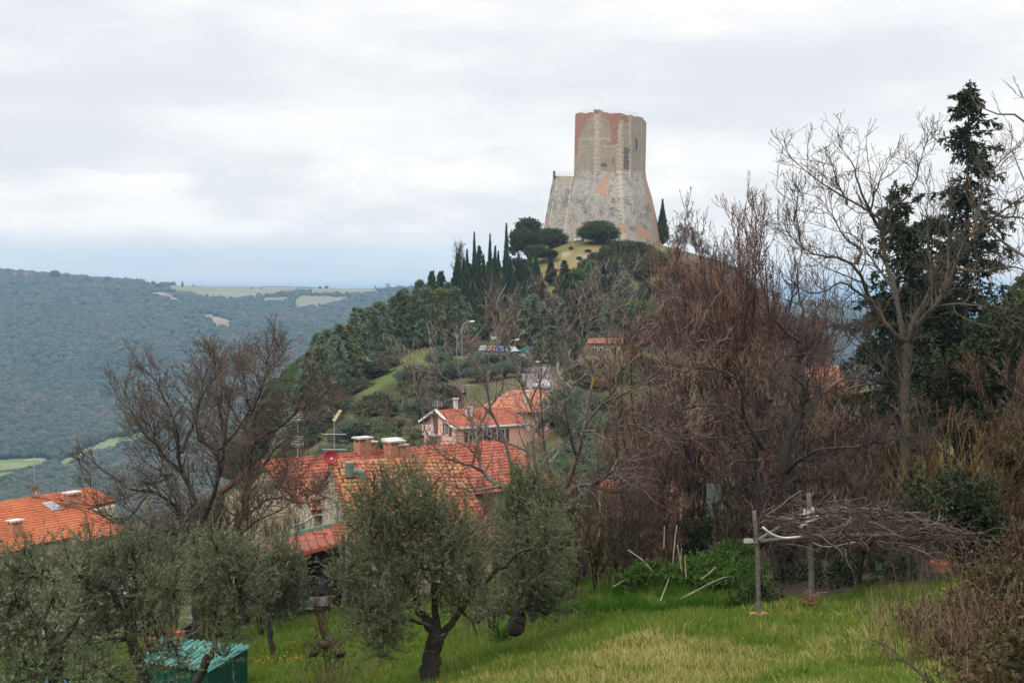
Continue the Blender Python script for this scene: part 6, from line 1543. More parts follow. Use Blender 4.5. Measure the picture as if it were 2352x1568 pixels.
g_, h = at_top(868, 270, 812); plant(BA[0], 8, g_, h, 2, 'purplish leafless tree below the conifers at the grass edge', 'bare tree', None, .8)
# trees on the far skyline
for i, (px, Y, py, k) in enumerate(((18,2990,613,'c'),(126,2960,620,'e'),(152,2960,624,'b'),(200,2960,632,'b'),(247,2960,636,'e'),(352,3010,645,'e'),(419,3050,642,'c'),(445,3060,652,'b'),(578,3260,656,'c'),(600,3260,657,'c'),(684,3350,656,'c'),(735,3380,657,'e'),(750,3380,656,'e'),(890,3300,650,'b'),(862,3290,655,'b'),(915,3310,653,'b'))):
    g_, h = at_top(px, Y, py); h = float(np.clip(h, 7, 26)); pr, H0, nm = {'c': (CY[1], 18, 'dark cypress'), 'e': (EV[1], 9, 'round evergreen tree'), 'b': (BA[1], 8, 'bare round tree')}[k]
    plant(pr, H0, g_, h, rz_(), f'{nm} on the far skyline, {ordinal(i + 1)} skyline tree from the left', 'tree', 'trees on the far skyline', h / H0 * (1.6 if k == 'c' else 1.2))

def drop_unused():
    for o in list(COL.objects):
        if o.type == 'EMPTY' and o.parent is None and 'label' not in o:
            for ch in list(o.children): bpy.data.objects.remove(ch)
            bpy.data.objects.remove(o)
# ------------------------------------------------------------------ the near leafless trees, limb by limb
def limbs_world(limbs, Y):
    """limbs: (points (column, row, depth offset), start radius, end radius) -> paths of ten points with radii."""
    Pp, R = [], []
    for pts, r0, r1 in limbs:
        Pp.append(resample([P(q[0], q[1], Y + (q[2] if len(q) > 2 else 0)) for q in pts], 12)); R.append(r0 + (r1 - r0) * np.linspace(0, 1, 12) ** .8)
    return np.array(Pp), np.array(R)
def near_bare(name, label, limbs, Y, orders, bark, twigs, seed, base_px, wig=.10):
    """Hand laid limbs, then orders of branching: (density, length, angle, up, curl, tip radius, K)."""
    g = np.random.default_rng(seed); Pp, R = limbs_world(limbs, Y)
    Pp[:, 1:] += np.cumsum(g.normal(0, wig * .5, (len(Pp), 11, 3)), axis=1) * .45
    Pp[:, 1:, 1] += np.cumsum(g.normal(0, .22, (len(Pp), 11)), axis=1) * .6
    t = thing(name, label, 'bare tree', gnd(base_px, Y)); L = np.array(t.location)
    tr = MB(); V, Fc = tubes(Pp, R, 9); tr.add(V - L, Fc)
    tw = MB(); A, B = Pp, R
    for i, (dn, ln, an, up, cu, rt, K) in enumerate(orders):
        A2, B2 = grow(A, B, dn, ln, an, up, cu, .58, rt, K, g, .22 if i == 0 else .1)
        V, Fc = tubes(A2, B2, 5 if i == 0 else 3)
        (tr if i == 0 else tw).add(V - L, Fc)
        if i == 0 and len(orders) > 3: pass
        A, B = (np.concatenate([A[:, :, :], A2]), np.concatenate([B, B2])) if i == 0 and A.shape[1] == A2.shape[1] else (A2, B2)
    tr.build('trunk', bark, t, True); tw.build('twigs', twigs, t)
    return t

trA = [([(453,1262),(500,1225,.5),(545,1190,1),(590,1150,1.4),(640,1122,1.7)], .06, .010), ([(455,1250),(500,1240,-.6),(550,1215,-1),(600,1185,-1.4)], .05, .010),([(455,1500),(451,1380),(453,1280),(456,1227)], .17, .14),
 ([(456,1227),(426,1200,-.4),(387,1159,-.8),(340,1135,-1.2),(305,1134,-1.4),(290,1118,-1.5),(262,1098,-1.8),(238,1082,-2)], .10, .016),
 ([(387,1159,-.8),(391,1098,-.6),(366,1087,-.2),(360,1036,.2),(346,970,.5)], .07, .012),
 ([(456,1227),(459,1172,.4),(442,1122,.8),(415,1079,.9),(418,1040,1),(403,977,1.2),(372,899,1.5),(350,865,1.7)], .115, .014),
 ([(457,1215),(489,1153,-.5),(500,1118,-.8),(508,1075,-1),(497,1040,-1.2),(465,1016,-1.3),(454,977,-1.5),(462,905,-1.8),(468,870,-2)], .105, .014),
 ([(508,1075,-1),(524,977,-.4),(535,900,0),(554,855,.4)], .07, .012),
 ([(415,1079,.9),(375,1030,1.4),(330,965,2),(302,905,2.3)], .06, .010),
 ([(340,1135,-1.2),(290,1190,-2),(235,1180,-2.4),(205,1120,-2.6)], .05, .010),
 ([(418,1040,1),(450,950,1.8),(468,890,2.2),(500,850,2.5)], .06, .010),
 ([(456,1227),(420,1230,-1.5),(370,1210,-2.5),(325,1180,-3),(290,1150,-3.3)], .06, .010),
 ([(497,1040,-1.2),(540,1000,-2),(580,930,-2.4),(600,880,-2.7)], .055, .010)]
near_bare('bare_tree', 'broad dark brown leafless tree standing over the olives at left', trA, 50,
 [(2.2, 1.25, 48, .08, .12, .011, 12), (3.2, .75, 46, .08, .13, .0075, 6), (4.6, .42, 44, .08, .15, .0058, 4), (3.0, .26, 40, .1, .15, .005, 3)], m_bk_left, m_tw_left, 101, 455)
trB = [([(559,1222),(600,1190,-.5),(645,1165,-1),(690,1125,-1.4)], .055, .010), ([(559,1200),(525,1165,.5),(500,1120,.9),(482,1075,1.2)], .05, .010),([(566,1480),(560,1330),(557,1240),(559,1196)], .19, .16), ([(559,1196),(571,1133),(576,1085),(579,1055),(583,1030),(586,1016)], .16, .12),
 ([(586,1016),(562,985,.5),(547,962,.8),(525,915,1.2),(510,870,1.5),(502,840,1.7)], .09, .012), ([(586,1016),(583,980),(579,946,-.4),(592,905,-.6),(602,876,-.8),(609,845,-1),(612,815,-1.2)], .10, .012),
 ([(586,1016),(620,990,-.5),(661,966,-1),(690,930,-1.4),(712,880,-1.8)], .08, .012), ([(574,1114),(610,1060,.8),(633,1028,1.2),(657,1009,1.5),(700,985,2),(728,950,2.3)], .07, .012),
 ([(563,1188),(590,1168,-1),(614,1153,-1.6),(650,1150,-2.2),(700,1165,-2.6)], .07, .012), ([(571,1133),(540,1090,1),(510,1040,2),(490,980,2.6)], .06, .010),
 ([(602,876,-.8),(635,830,-1.5),(636,835,-1.8)], .05, .010), ([(579,946,-.4),(560,890,-1.4),(556,830,-2),(552,840,-2.2)], .05, .010), ([(661,966,-1),(700,930,-1.2),(740,905,-1.4)], .045, .010), ([(576,1085),(640,1075,-1.5),(690,1090,-2.2),(720,1120,-2.5)], .05, .010), ([(559,1196),(530,1215,-1),(490,1200,-1.6),(440,1160,-2)], .05, .010)]
near_bare('bare_tree', 'tall dark leafless tree in front of the cream gable wall', trB, 57,
 [(2.2, 1.25, 48, .10, .12, .012, 12), (3.1, .75, 46, .10, .13, .0085, 6), (4.5, .42, 44, .1, .15, .0065, 4), (3.0, .28, 40, .1, .15, .0055, 3)], m_bk_left, m_tw_left, 102, 566)
trC = [([(1347,1348),(1345,1304),(1336,1250),(1318,1190),(1299,1126)], 0.148, 0.1350),
 ([(1299,1126),(1310,1093,-.3),(1326,1050,-.5),(1340,990,-.6),(1352,960,-.6),(1386,927,-.8),(1414,892,-1),(1440,840,-1.1),(1467,775,-1.3),(1486,705,-1.6)], 0.100, 0.0090),
 ([(1340,990,-.6),(1350,930,-.2),(1362,875,0),(1382,810,.3),(1398,765,.5),(1418,690,.8),(1436,630,1),(1437,645,1.2)], 0.063, 0.0072),
 ([(1299,1126),(1356,1115,-.8),(1416,1134,-1.6),(1440,1120,-1.9),(1475,1132,-2.2),(1520,1150,-2.6)], 0.074, 0.0180),
 ([(1299,1126),(1270,1085,.5),(1256,1057,.7),(1236,990,1),(1217,931,1.2),(1190,860,1.4),(1165,797,1.6),(1150,720,1.8),(1138,695,2)], 0.074, 0.0072),
 ([(1217,931,1.2),(1240,880,1.2),(1277,800,1.3),(1280,720,1.4),(1281,690,1.5)], 0.037, 0.0063), ([(1256,1057,.7),(1245,960,0),(1246,860,-.4),(1245,783,-.6),(1243,685,-.8)], 0.044, 0.0063),
 ([(1386,927,-.8),(1440,900,-1.6),(1500,860,-2.2),(1560,800,-2.6),(1600,740,-3)], 0.044, 0.0072), ([(1340,990,-.6),(1400,985,-2),(1480,980,-3),(1580,985,-3.6)], 0.044, 0.0072),
 ([(1326,1050,-.5),(1310,990,-1.4),(1296,930,-1.8),(1300,850,-2),(1316,740,-2.2)], 0.044, 0.0063), ([(1356,1115,-.8),(1420,1070,-1.8),(1500,1020,-2.5),(1580,1000,-3)], 0.044, 0.0081), ([(1256,1057,.7),(1200,1030,1.4),(1140,1010,2),(1060,985,2.4),(985,935,2.7),(940,850,2.9)], 0.052, 0.0072),
 ([(1318,1190),(1270,1180,-1),(1220,1150,-1.6),(1180,1100,-2)], 0.044, 0.0090), ([(1414,892,-1),(1418,820,-.4),(1424,740,0),(1404,690,.2)], 0.033, 0.0063), ([(1362,875,0),(1340,800,.6),(1345,720,.9),(1350,680,1.2)], 0.030, 0.0054)]
near_bare('bare_tree', 'pale twigged leafless tree with mustard lichen on its forked trunk at centre', trC, 46,
 [(2.9, 1.25, 48, .10, .13, .008, 12), (2.5, .85, 48, .08, .15, .0065, 6), (2.0, .34, 46, .1, .14, .0055, 4)], m_bk_lich, m_tw_pale, 103, 1346)
trC2 = [([(1222,1420),(1218,1300),(1205,1220),(1190,1150)], .12, .09), ([(1190,1150),(1150,1115),(1105,1078,.3),(1098,1030,.4),(1094,990,.5),(1078,940,.6),(1066,903,.7),(1052,832,.9),(1044,765,1.1)], .075, .007),
 ([(1105,1078,.3),(1060,1060,-.5),(1010,1040,-1),(975,990,-1.3),(960,930,-1.5)], .05, .007), ([(1190,1150),(1182,1080,-.6),(1160,1000,-1),(1130,930,-1.2),(1118,840,-1.5),(1150,740,-1.8)], .07, .007), ([(1066,903,.7),(1010,860,1),(985,800,1.2)], .035, .006), ([(1094,990,.5),(1130,930,.4),(1160,880,.2),(1150,800,0),(1124,745,-.2)], .04, .006),
 ([(1150,1115),(1080,1130,-.8),(1010,1110,-1.4),(950,1070,-1.8)], .045, .007), ([(1205,1220),(1240,1150,.5),(1228,1080,.8),(1222,1000,1),(1235,900,1.2)], .06, .007)]
near_bare('bare_tree', 'smaller leafless tree with silvery shoots in front of the red roofs', trC2, 37,
 [(2.6, 1.2, 46, .14, .12, .007, 12), (2.2, .6, 46, .12, .14, .0055, 6), (2.0, .26, 46, .1, .14, .0045, 4)], m_bk_pale, m_tw_pale, 104, 1222)
trD = [([(1812,1400),(1808,1300),(1808,1176),(1802,1078),(1816,1004),(1846,951),(1852,920)], .20, .11), ([(1852,920),(1840,864),(1838,820),(1839,786)], .10, .075), ([(1839,786),(1800,760,-.5),(1763,723,-.8),(1740,680,-1),(1715,640,-1.2)], .05, .008), ([(1839,786),(1844,740),(1847,705,.3),(1839,640,.5),(1830,580,.7)], .055, .008),
 ([(1790,1330),(1772,1180,-.5),(1749,1060,-.8),(1756,1000,-.9),(1770,920,-1)], .17, .09), ([(1752,1030,-.8),(1728,990,-1),(1707,955,-1.3),(1703,899,-1.5),(1686,870,-1.7),(1645,850,-2),(1605,846,-2.2),(1560,870,-2.4)], .085, .010), ([(1770,920,-1),(1760,890,-.6),(1777,818,-.3),(1805,808,0),(1850,800,.4),(1900,795,.8)], .065, .010),
 ([(1805,1085),(1830,1055,-1),(1868,1036,-1.5),(1942,1025,-2),(2051,1008,-2.6),(2110,1012,-3)], .075, .012), ([(1749,1053,-.8),(1715,1062,-1.4),(1686,1071,-1.8),(1633,1106,-2.4)], .06, .012), ([(1749,1053,-.8),(1738,1110,-1.3),(1750,1170,-1.6)], .05, .012), ([(1763,985,-.9),(1700,1000,-1.6),(1640,1010,-2.2),(1560,1010,-2.8)], .05, .010), ([(1846,951),(1900,900,.6),(1960,870,1),(2020,880,1.4)], .06, .010), ([(1840,864),(1880,780,1),(1895,720,1.4),(1890,640,1.8)], .05, .009), ([(1707,955,-1.3),(1650,930,-1),(1590,935,-.8),(1540,960,-.6)], .05, .010), ([(1816,1004),(1836,900,1.2),(1830,760,1.6)], .06, .010)]
near_bare('bare_tree', 'gnarled dark purple leafless tree with twin ivy trunks behind the vine pergola', trD, 42,
 [(2.0, 1.3, 46, .10, .13, .009, 12), (3.0, .75, 46, .06, .15, .0055, 6), (4.2, .34, 46, .06, .16, .0042, 4)], m_bk_dark, m_tw_plum, 105, 1812)
trE = [([(2074,1130),(2072,1011),(2072,899),(2079,790)], .165, .14), ([(2079,790),(2042,750,-.3),(2006,695,-.6),(1983,645,-.9),(1967,606,-1.1),(1924,586,-1.5),(1885,583,-1.9),(1846,574,-2.2),(1799,530,-2.6)], .10, .012),
 ([(1967,606,-1.1),(1972,574,-.6),(1940,562,-.4),(1908,520,0),(1880,480,.3)], .06, .011), ([(2076,800),(2058,672,.4),(2034,594,.7),(2022,527,.9),(1999,496,1),(1944,469,1.3),(1874,426,1.7),(1807,372,2.1)], .105, .011), ([(2022,527,.9),(1990,470,.6),(1971,418,.4),(1960,367,.2),(1932,330,0)], .07, .010), ([(2034,594,.7),(2026,496,.4),(2085,445,-.2),(2104,387,-.6),(2122,325,-1)], .07, .010),
 ([(2080,790),(2112,750,-.4),(2150,705,-.8),(2167,688,-1),(2190,640,-1.2),(2202,617,-1.3),(2233,551,-1.6),(2296,496,-2),(2370,440,-2.5)], .11, .018), ([(2200,617,-1.3),(2264,625,-2),(2323,613,-2.5),(2390,640,-3)], .06, .012), ([(2082,780),(2128,652,.8),(2118,560,1.2),(2128,457,1.6)], .09, .011),
 ([(2006,695,-.6),(1960,660,-1.4),(1932,656,-1.8),(1889,680,-2.3),(1840,650,-2.7)], .055, .011), ([(2233,551,-1.6),(2240,480,-1),(2262,420,-.6),(2290,370,-.2),(2330,330,.1)], .06, .010), ([(1944,469,1.3),(1925,410,1),(1900,370,.8)], .04, .009), ([(2058,672,.4),(2000,600,1.8),(1950,540,2.6),(1890,520,3)], .055, .010), ([(1846,574,-2.2),(1830,500,-2),(1838,440,-1.8)], .04, .009), ([(2167,688,-1),(2180,600,0),(2170,520,.6),(2180,430,1)], .06, .010), ([(1999,496,1),(2010,430,1.5),(2040,370,2)], .045, .009), ([(2296,496,-2),(2330,500,-3),(2390,540,-3.5)], .045, .010), ([(2150,705,-.8),(2230,700,-2),(2300,720,-3)], .05, .010), ([(2072,899),(2020,820,-1),(1975,770,-1.6),(1950,720,-2)], .05, .010)]
near_bare('bare_tree', 'large pale grey leafless walnut like tree with spreading orange lichened limbs at right', trE, 46,
 [(1.9, 1.35, 48, .13, .15, .010, 12), (2.9, .72, 50, .15, .16, .0075, 7), (3.0, .30, 50, .15, .16, .0065, 4)], m_bk_wal, m_tw_wal, 106, 2074)
trF = [([(2440,1200),(2450,900),(2455,600)], .16, .10), ([(2455,620),(2420,420,-.3),(2385,300,-.5),(2352,262,-.6),(2323,262,-.7),(2296,254,-.8),(2273,236,-.9)], .05, .010), ([(2385,290,-.5),(2365,250,-.4),(2346,228,-.3)], .02, .006), ([(2450,800),(2400,650,.2),(2352,590,.3),(2300,560,.4),(2254,520,.5),(2215,470,.6)], .05, .008), ([(2452,700),(2410,520,0),(2375,450,0),(2345,350,0)], .04, .008)]
near_bare('bare_tree', 'leafless tree at the right edge reaching reddish twigs into the sky', trF, 24,
 [(.7, .5, 46, .2, .10, .005, 12), (1.6, .25, 46, .2, .12, .004, 4)], m_bk_grey, m_tw_red, 107, 2440, .05)

# ------------------------------------------------------------------ the thicket of leafless suckers between centre and right
TH = [bare(71, H=9, nst=4, spread=20, up=.30, twr=.0125, mat=m_tw_red, bmat=m_bk_thk, dens=(2.4, 3.0, 3.6), lens=(1.8, .62, .22), rb=.11, fast=.2),
      bare(72, H=8, nst=5, spread=36, up=.15, twr=.0125, mat=m_tw_brown, bmat=m_bk_thk, dens=(2.0, 2.9, 3.5), lens=(2.0, .85, .34), rb=.14),
      bare(73, H=8, nst=3, spread=44, up=.12, twr=.0125, mat=m_tw_red, bmat=m_bk_thk, dens=(2.0, 2.9, 3.5), lens=(2.2, .9, .36), rb=.16),
      bare(74, H=6, nst=7, spread=34, up=.22, twr=.0135, mat=m_tw_brown, bmat=m_bk_thk, dens=(2.2, 2.9, 3.4), lens=(1.7, .8, .34), rb=.09)]
for tname, tt in zip(('tall_sucker_tree', 'thicket_tree', 'reddish_thicket_tree', 'thicket_shrub'), TH): tt.name = tname
HT = [9, 8, 8, 6]
thk = [(1638,62,400,0,1.0),(1700,64,428,0,1.0),(1604,60,520,0,.9),(1742,62,500,0,.9),(1560,64,610,2,1.0),(1520,62,660,2,.9),(1780,66,600,2,1.0),(1830,70,640,1,1.0),(1880,66,690,2,1.0),
       (1490,58,760,2,.9),(1610,54,720,2,1.1),(1740,54,740,2,1.0),(1800,56,760,1,1.0),(1870,56,780,1,1.0),(1930,58,800,2,1.0),(1985,60,790,1,1.0),(2030,56,840,2,.9),
       (1450,52,880,1,.9),(1500,50,870,2,.9),(1700,47,860,3,1.0),(1770,50,880,3,1.0),(1850,49,900,3,1.0),(1920,50,900,3,1.0),(1980,49,910,1,.9),(2040,48,930,3,1.0),(2110,50,960,3,.9),
       (1440,46,1010,3,.8),(1550,44,1010,3,.9),(1670,43,1030,3,.8),(1890,44,1030,3,.9),(1950,43,1040,3,.9),(2020,44,1040,3,.9),(1400,50,1030,1,.7),(1480,60,850,1,.9),(1420,56,960,2,.8)]
names = {0: 'tall slender sucker tree', 1: 'dark brown leafless thicket tree', 2: 'reddish brown leafless thicket tree', 3: 'low brown leafless thicket shrub'}
cnt = {}
for px, Y, py, k, w in sorted(thk):
    g_, h = at_top(px, Y, py); h = max(2.5, h); cnt[k] = cnt.get(k, 0) + 1
    plant(TH[k], HT[k], g_, h, rz_(), f'{names[k]} right of centre, {ordinal(cnt[k])} of its kind from the left', 'bare tree' if k < 3 else 'bare shrub', 'leafless thicket right of centre', max(h / HT[k], .72) * w * (.9 if k else .8))
# reddish shrub between the two centre olives, bare shrubs by the stone house
for i, (px, Y, py, lab) in enumerate(((1130, 38, 1160, 'rusty red leafless shrub between the two centre olives'), (1180, 42, 1130, 'rusty red leafless shrub behind the right centre olive'), (1330, 46, 1140, 'reddish leafless shrub behind the lichened trunk'), (745, 44, 1330, 'thin reddish shoots in front of the parked black car'))):
    g_, h = at_top(px, Y, py); plant(TH[3] if i < 3 else TH[0], 6 if i < 3 else 9, g_, h, rz_(), lab, 'bare shrub', None, [.55, .6, .6, .22][i])

for i, (px, Y, py, k, w) in enumerate(sorted(((345,62,1140,3,.9),(400,60,1130,3,.8),(300,64,1160,3,.8),(470,66,1120,3,.7),(640,62,1150,3,.6),(690,60,1165,3,.5),(1085,50,1090,2,.55),(1010,52,1110,3,.5),(1320,42,1100,1,.7),(1370,43,1060,2,.7),(1420,42,1090,1,.7),(1470,42,1100,1,.7),(1530,42,1110,2,.7),(1260,44,1090,2,.6),(480,52,1150,3,.6),(540,53,1135,3,.6),(600,52,1155,3,.55),(660,54,1150,3,.5),(1145,54,1075,2,.7),(1195,54,1060,1,.7),(1100,56,1070,1,.6)))):
    g_, h = at_top(px, Y, py); plant(TH[k], HT[k], g_, h, rz_(), f'small leafless tree screening the roofs behind the olives, {ordinal(i + 1)} from the left', 'bare tree', 'small leafless trees behind the olives', max(h / HT[k], .5) * w)

for i, (px, Y, h, k) in enumerate(((2400,44,7,1),(2450,52,8,2),(2520,46,6,3),(2480,38,5,3),(2600,50,7,1),(2680,44,6,2))):
    plant(TH[k], HT[k], gnd(px, Y), h, rz_(), 'leafless thicket tree growing on beyond the right edge of the orchard', 'bare tree', 'thicket beyond the right edge', h / HT[k] * .8)
for i, (px, Y, h, k) in enumerate(((2420,60,9,0),(2500,66,10,1),(2600,62,9,0),(2700,70,10,1))):
    plant(EV[k], 9, gnd(px, Y), h, rz_(), 'dark evergreen growing on beyond the right edge of the orchard', 'tree', 'evergreens beyond the right edge', h / 9)

# ------------------------------------------------------------------ the dark spruces at the right
def spruce(px, Y, top, spread, seed, label, nb=150, lean=0.0):
    g = np.random.default_rng(seed); base = gnd(px, Y); H = P(px, top, Y)[2] - base[2]; t0 = thing('spruce_tree', label, 'spruce', base)
    tr = MB(); z = np.linspace(-.5, H, 9); tr.tube(np.c_[lean * z / H, 0 * z, z], np.linspace(.24, .02, 9), 8)
    t = 1 - g.random(nb) ** 1.15 * .82; a = np.arange(nb) * 2.4 + g.normal(0, .5, nb)
    L = spread(1 - t) * np.exp(g.normal(0, .36, nb)); K = 6; s = np.linspace(0, 1, K)
    x = L[:, None] * s; zz_ = (H * t)[:, None] + L[:, None] * (.28 * s[None] - .62 * s[None] ** 2 + .22 * s[None] ** 4)
    Pp = np.stack([x * np.cos(a)[:, None] + (lean * t)[:, None], x * np.sin(a)[:, None], zz_], 2); Pp[:, 1:] += g.normal(0, .04, (nb, K - 1, 3))
    V, Fc = tubes(Pp, np.linspace(.035, .008, K)[None] * np.ones((nb, 1)), 4); tr.add(V, Fc); tr.build('trunk', m_bk_dark, t0, True)
    # side sprays along the boughs, then needles clumped on the sprays
    S, SR = grow(Pp, np.full((nb, K), .01), 6.5, .42, 50, -.25, .12, .8, .004, 4, g, .18)
    idx = np.repeat(np.arange(len(S)), 10); m = len(idx); u = g.random(m) * 3; i = np.minimum(u.astype(int), 2); f = (u - i)[:, None]
    c = S[idx, i] * (1 - f) + S[idx, i + 1] * f; tan = norm(S[idx, i + 1] - S[idx, i])
    cr = MB(); V, Fc = kites(c, tan + g.normal(0, .5, (m, 3)) + [0, 0, -.1], .19 * g.uniform(.6, 1.4, m), .075, g); cr.add(V, Fc)
    V, Fc = tubes(S, np.full(S.shape[:2], .012), 3); cr.add(V, Fc); cr.build('crown', m_lf_spr, t0); return t0
spruce(2212, 60, 203, lambda d: (.2 + 1.25 * np.minimum(d / .45, 1) ** .8 + 1.5 * np.clip((d - .5) / .4, 0, 1)), 201, 'tall dark spruce towering above the bare trees at the right', 230, .25)
spruce(2062, 58, 432, lambda d: .25 + 1.3 * np.minimum(d / .5, 1) + 1.0 * np.clip((d - .5) / .4, 0, 1), 202, 'shorter dark spruce left of the tall one behind the pale limbs', 190)
spruce(2140, 64, 505, lambda d: .4 + 2.2 * np.minimum(d / .5, 1), 203, 'broad dark spruce filling the gap between the two taller ones', 200)

# ------------------------------------------------------------------ evergreen and bramble masses on the right
def leafy(name, label, cat, cl_px, Y, mat, dens, tl, nl, ll, lw, up, seed, base_px, stem_mat=None, group=None, core=.62, twr=.005, spread=55, corem=None):
    """A shrub from clusters (column, row, depth offset, half width px, half height px)."""
    g = np.random.default_rng(seed); base = gnd(base_px, Y); t = thing(name, label, cat, base, 0, group); cl = []
    for px, py, dy, rx, ry in cl_px:
        c = P(px, py, Y + dy); k = (Y + dy) / F; cl.append((*(c - base), rx * k, (rx + ry) / 2 * k, ry * k))
    cl = np.array(cl); Pp, R, (V, Fc) = foliage(cl, dens * 5.5, tl, nl, ll, lw, up, g, twr, .4, spread)
    lf = MB(); lf.add(V, Fc)
    st_ = MB(); V, Fc = tubes(Pp, R, 3); st_.add(V, Fc)
    q = np.array([resample([(0 + g.normal(0, .15), g.normal(0, .15), -.3), (c[0] * .45, c[1] * .45, c[2] * .55), c[:3]], 6) for c in cl]); V, Fc = tubes(q, np.linspace(.05, .012, 6)[None] * np.ones((len(q), 1)), 5); st_.add(V, Fc)
    st_.build('stem', stem_mat or m_stem_br, t); lf.build('crown', mat, t)
    if core:
        cm = MB()
        for c in cl: v, f = blob(c[:3], c[3:] * core * .72, g, 2, .14); cm.add(v, f)
        o = cm.build('inner_leaves', corem or mat, t, True)
    return t
leafy('ivy_thicket', 'dark ivy thicket below the tall spruce at the right edge', 'ivy', [(2330,780,0,50,70),(2310,870,0,60,70),(2240,860,0,60,70),(2180,870,1,50,60),(2140,930,1,45,60),(2220,960,0,70,60),(2300,980,-1,70,70),(2370,900,0,60,90),(2280,760,2,40,40)], 50, m_lf_ivy, 48, .5, 26, .11, .085, .1, 301, 2250)
leafy('evergreen_bush', 'dark green evergreen bush left of the walnut trunk behind the thicket', 'bush', [(2120,800,2,40,60),(2100,720,3,40,60),(2150,740,3,50,70),(2190,800,3,50,60)], 60, m_lf_ivy, 40, .5, 24, .11, .08, .2, 302, 2140)
leafy('ivy_bush', 'rounded ivy covered bush at the right end of the vine pergola', 'bush', [(2150,1160,0,55,55),(2210,1150,.5,60,65),(2260,1180,0,45,60),(2200,1220,.5,60,50),(2130,1190,-.5,35,35),(2240,1250,.5,50,50)], 37, m_lf_ivy, 75, .35, 24, .075, .06, .1, 303, 2205)
leafy('ivy_bush', 'ivy clump climbing at the right edge beside the yellow willow', 'bush', [(2320,1040,0,50,60),(2350,1120,0,45,70),(2300,1110,.5,40,50)], 40, m_lf_bra, 60, .35, 20, .075, .055, .1, 304, 2330)
# ivy sleeves on the twin trunks behind the pergola
leafy('trunk_ivy', 'dark ivy sleeve on the trunk left of the tall pergola post', 'ivy', [(1806,1320,0,14,40),(1808,1250,0,13,45),(1804,1385,0,16,35),(1800,1200,0,12,35)], 41.8, m_lf_ivy, 170, .22, 20, .07, .055, .1, 305, 1806)
leafy('trunk_ivy', 'dark ivy heap behind the pergola between its posts', 'ivy', [(1950,1310,0,30,50),(1975,1365,-1,60,36),(1915,1370,-1,50,36),(2040,1360,-.5,55,40),(2090,1330,.5,40,50),(1860,1350,1,45,45),(1790,1375,.5,45,34),(1900,1310,2,60,50),(2020,1310,2,60,50)], 40, m_lf_ivy, 60, .3, 20, .075, .055, .1, 306, 1960)
leafy('ivy_bush', 'dark ivy clump at the foot of the thicket right of the canes', 'bush', [(1600,1225,0,40,40),(1640,1200,.5,35,35),(1585,1260,0,30,25)], 44, m_lf_ivy, 90, .3, 20, .075, .055, .1, 307, 1605)
leafy('nettle_patch', 'fresh green nettle patch under the thicket left of the pergola', 'nettles', [(1600,1300,0,50,15),(1660,1290,.6,60,17),(1715,1310,.6,45,16),(1640,1330,-.6,70,14),(1720,1345,-.6,40,13),(1690,1268,1.6,45,16),(1565,1322,-.4,35,11),(1680,1312,0,60,15)], 40.5, m_lf_grn, 230, .20, 12, .075, .05, .4, 308, 1650, m_lf_grn, core=.5)
leafy('nettle_patch', 'small dark green weed patch by the leaning canes', 'nettles', [(1480,1320,0,35,16),(1440,1335,0,35,14),(1510,1310,.5,25,16)], 40.5, m_lf_grn, 130, .25, 14, .09, .06, .4, 309, 1475, m_lf_grn, core=.5)
leafy('weed_clump', 'dark green weed clump at the foot of the left pergola post', 'weeds', [(1720,1385,0,32,22),(1745,1370,.6,25,25),(1775,1395,.2,40,20),(1700,1400,-.3,25,14)], 36.5, m_lf_ivy, 150, .3, 16, .09, .05, .5, 310, 1735, core=.5)
# brambles bottom right: individual mounds
brm = [(2300,1330,27,90,70),(2190,1385,30,55,35),(2110,1430,29,50,30),(2240,1400,26,80,55),(2340,1420,22,80,70),(2200,1470,24,60,45),(2300,1500,20,90,60),(2150,1500,25,40,38),(2230,1550,20,70,45),(2340,1260,31,60,60),(2080,1440,30,30,28),(2370,1560,17,80,60),(2330,1500,16,80,60),(2270,1590,17,80,60),(2190,1600,19,60,45)]
for i, (px, py, Y, rx, ry) in enumerate(sorted(brm)):
    leafy('bramble_mound', f'tangled brown and green bramble mound at lower right, {ordinal(i + 1)} from the left', 'bramble', [(px, py, 0, rx * .6, ry * .7), (px - rx * .45, py + ry * .25, .4, rx * .5, ry * .55), (px + rx * .45, py + ry * .1, -.2, rx * .5, ry * .6), (px, py + ry * .5, -.3, rx * .7, ry * .5)], Y, m_lf_bra, 85, .36, 15, .068, .05, .3, 320 + i, px, m_stem_br, 'bramble mounds', core=.55, twr=.0045)
for i, (px, py, Y, rx, ry, mt) in enumerate(sorted(((1420,1235,46,45,38,0),(1500,1230,47,50,42,1),(1570,1215,48,45,45,0),(1690,1205,47,55,50,1),(1750,1235,46,45,40,0),(1860,1225,48,55,40,1),(1920,1260,45,50,36,0),(2000,1250,46,60,40,1),(2060,1200,48,55,50,0),(2110,1280,44,45,40,0),(1390,1290,43,40,26,1),(1650,1120,54,50,55,1),(1960,1120,54,60,60,1),(2060,1080,56,60,60,0),(1480,1120,56,55,50,1)))):
    leafy('added_undergrowth_bush', f'added dark leafy undergrowth bush beneath the leafless thicket, {ordinal(i + 1)} from the left', 'bush', [(px, py, 0, rx * .7, ry * .7), (px - rx * .5, py + ry * .2, .5, rx * .5, ry * .6), (px + rx * .5, py + ry * .15, -.4, rx * .5, ry * .6)], Y, (m_lf_ivy, m_lf_bra)[mt], 26, .4, 16, .09, .065, .2, 360 + i, px, m_stem_br, 'undergrowth bushes', core=.7)  # bushes added to block sky light and deepen the dark under the thicket
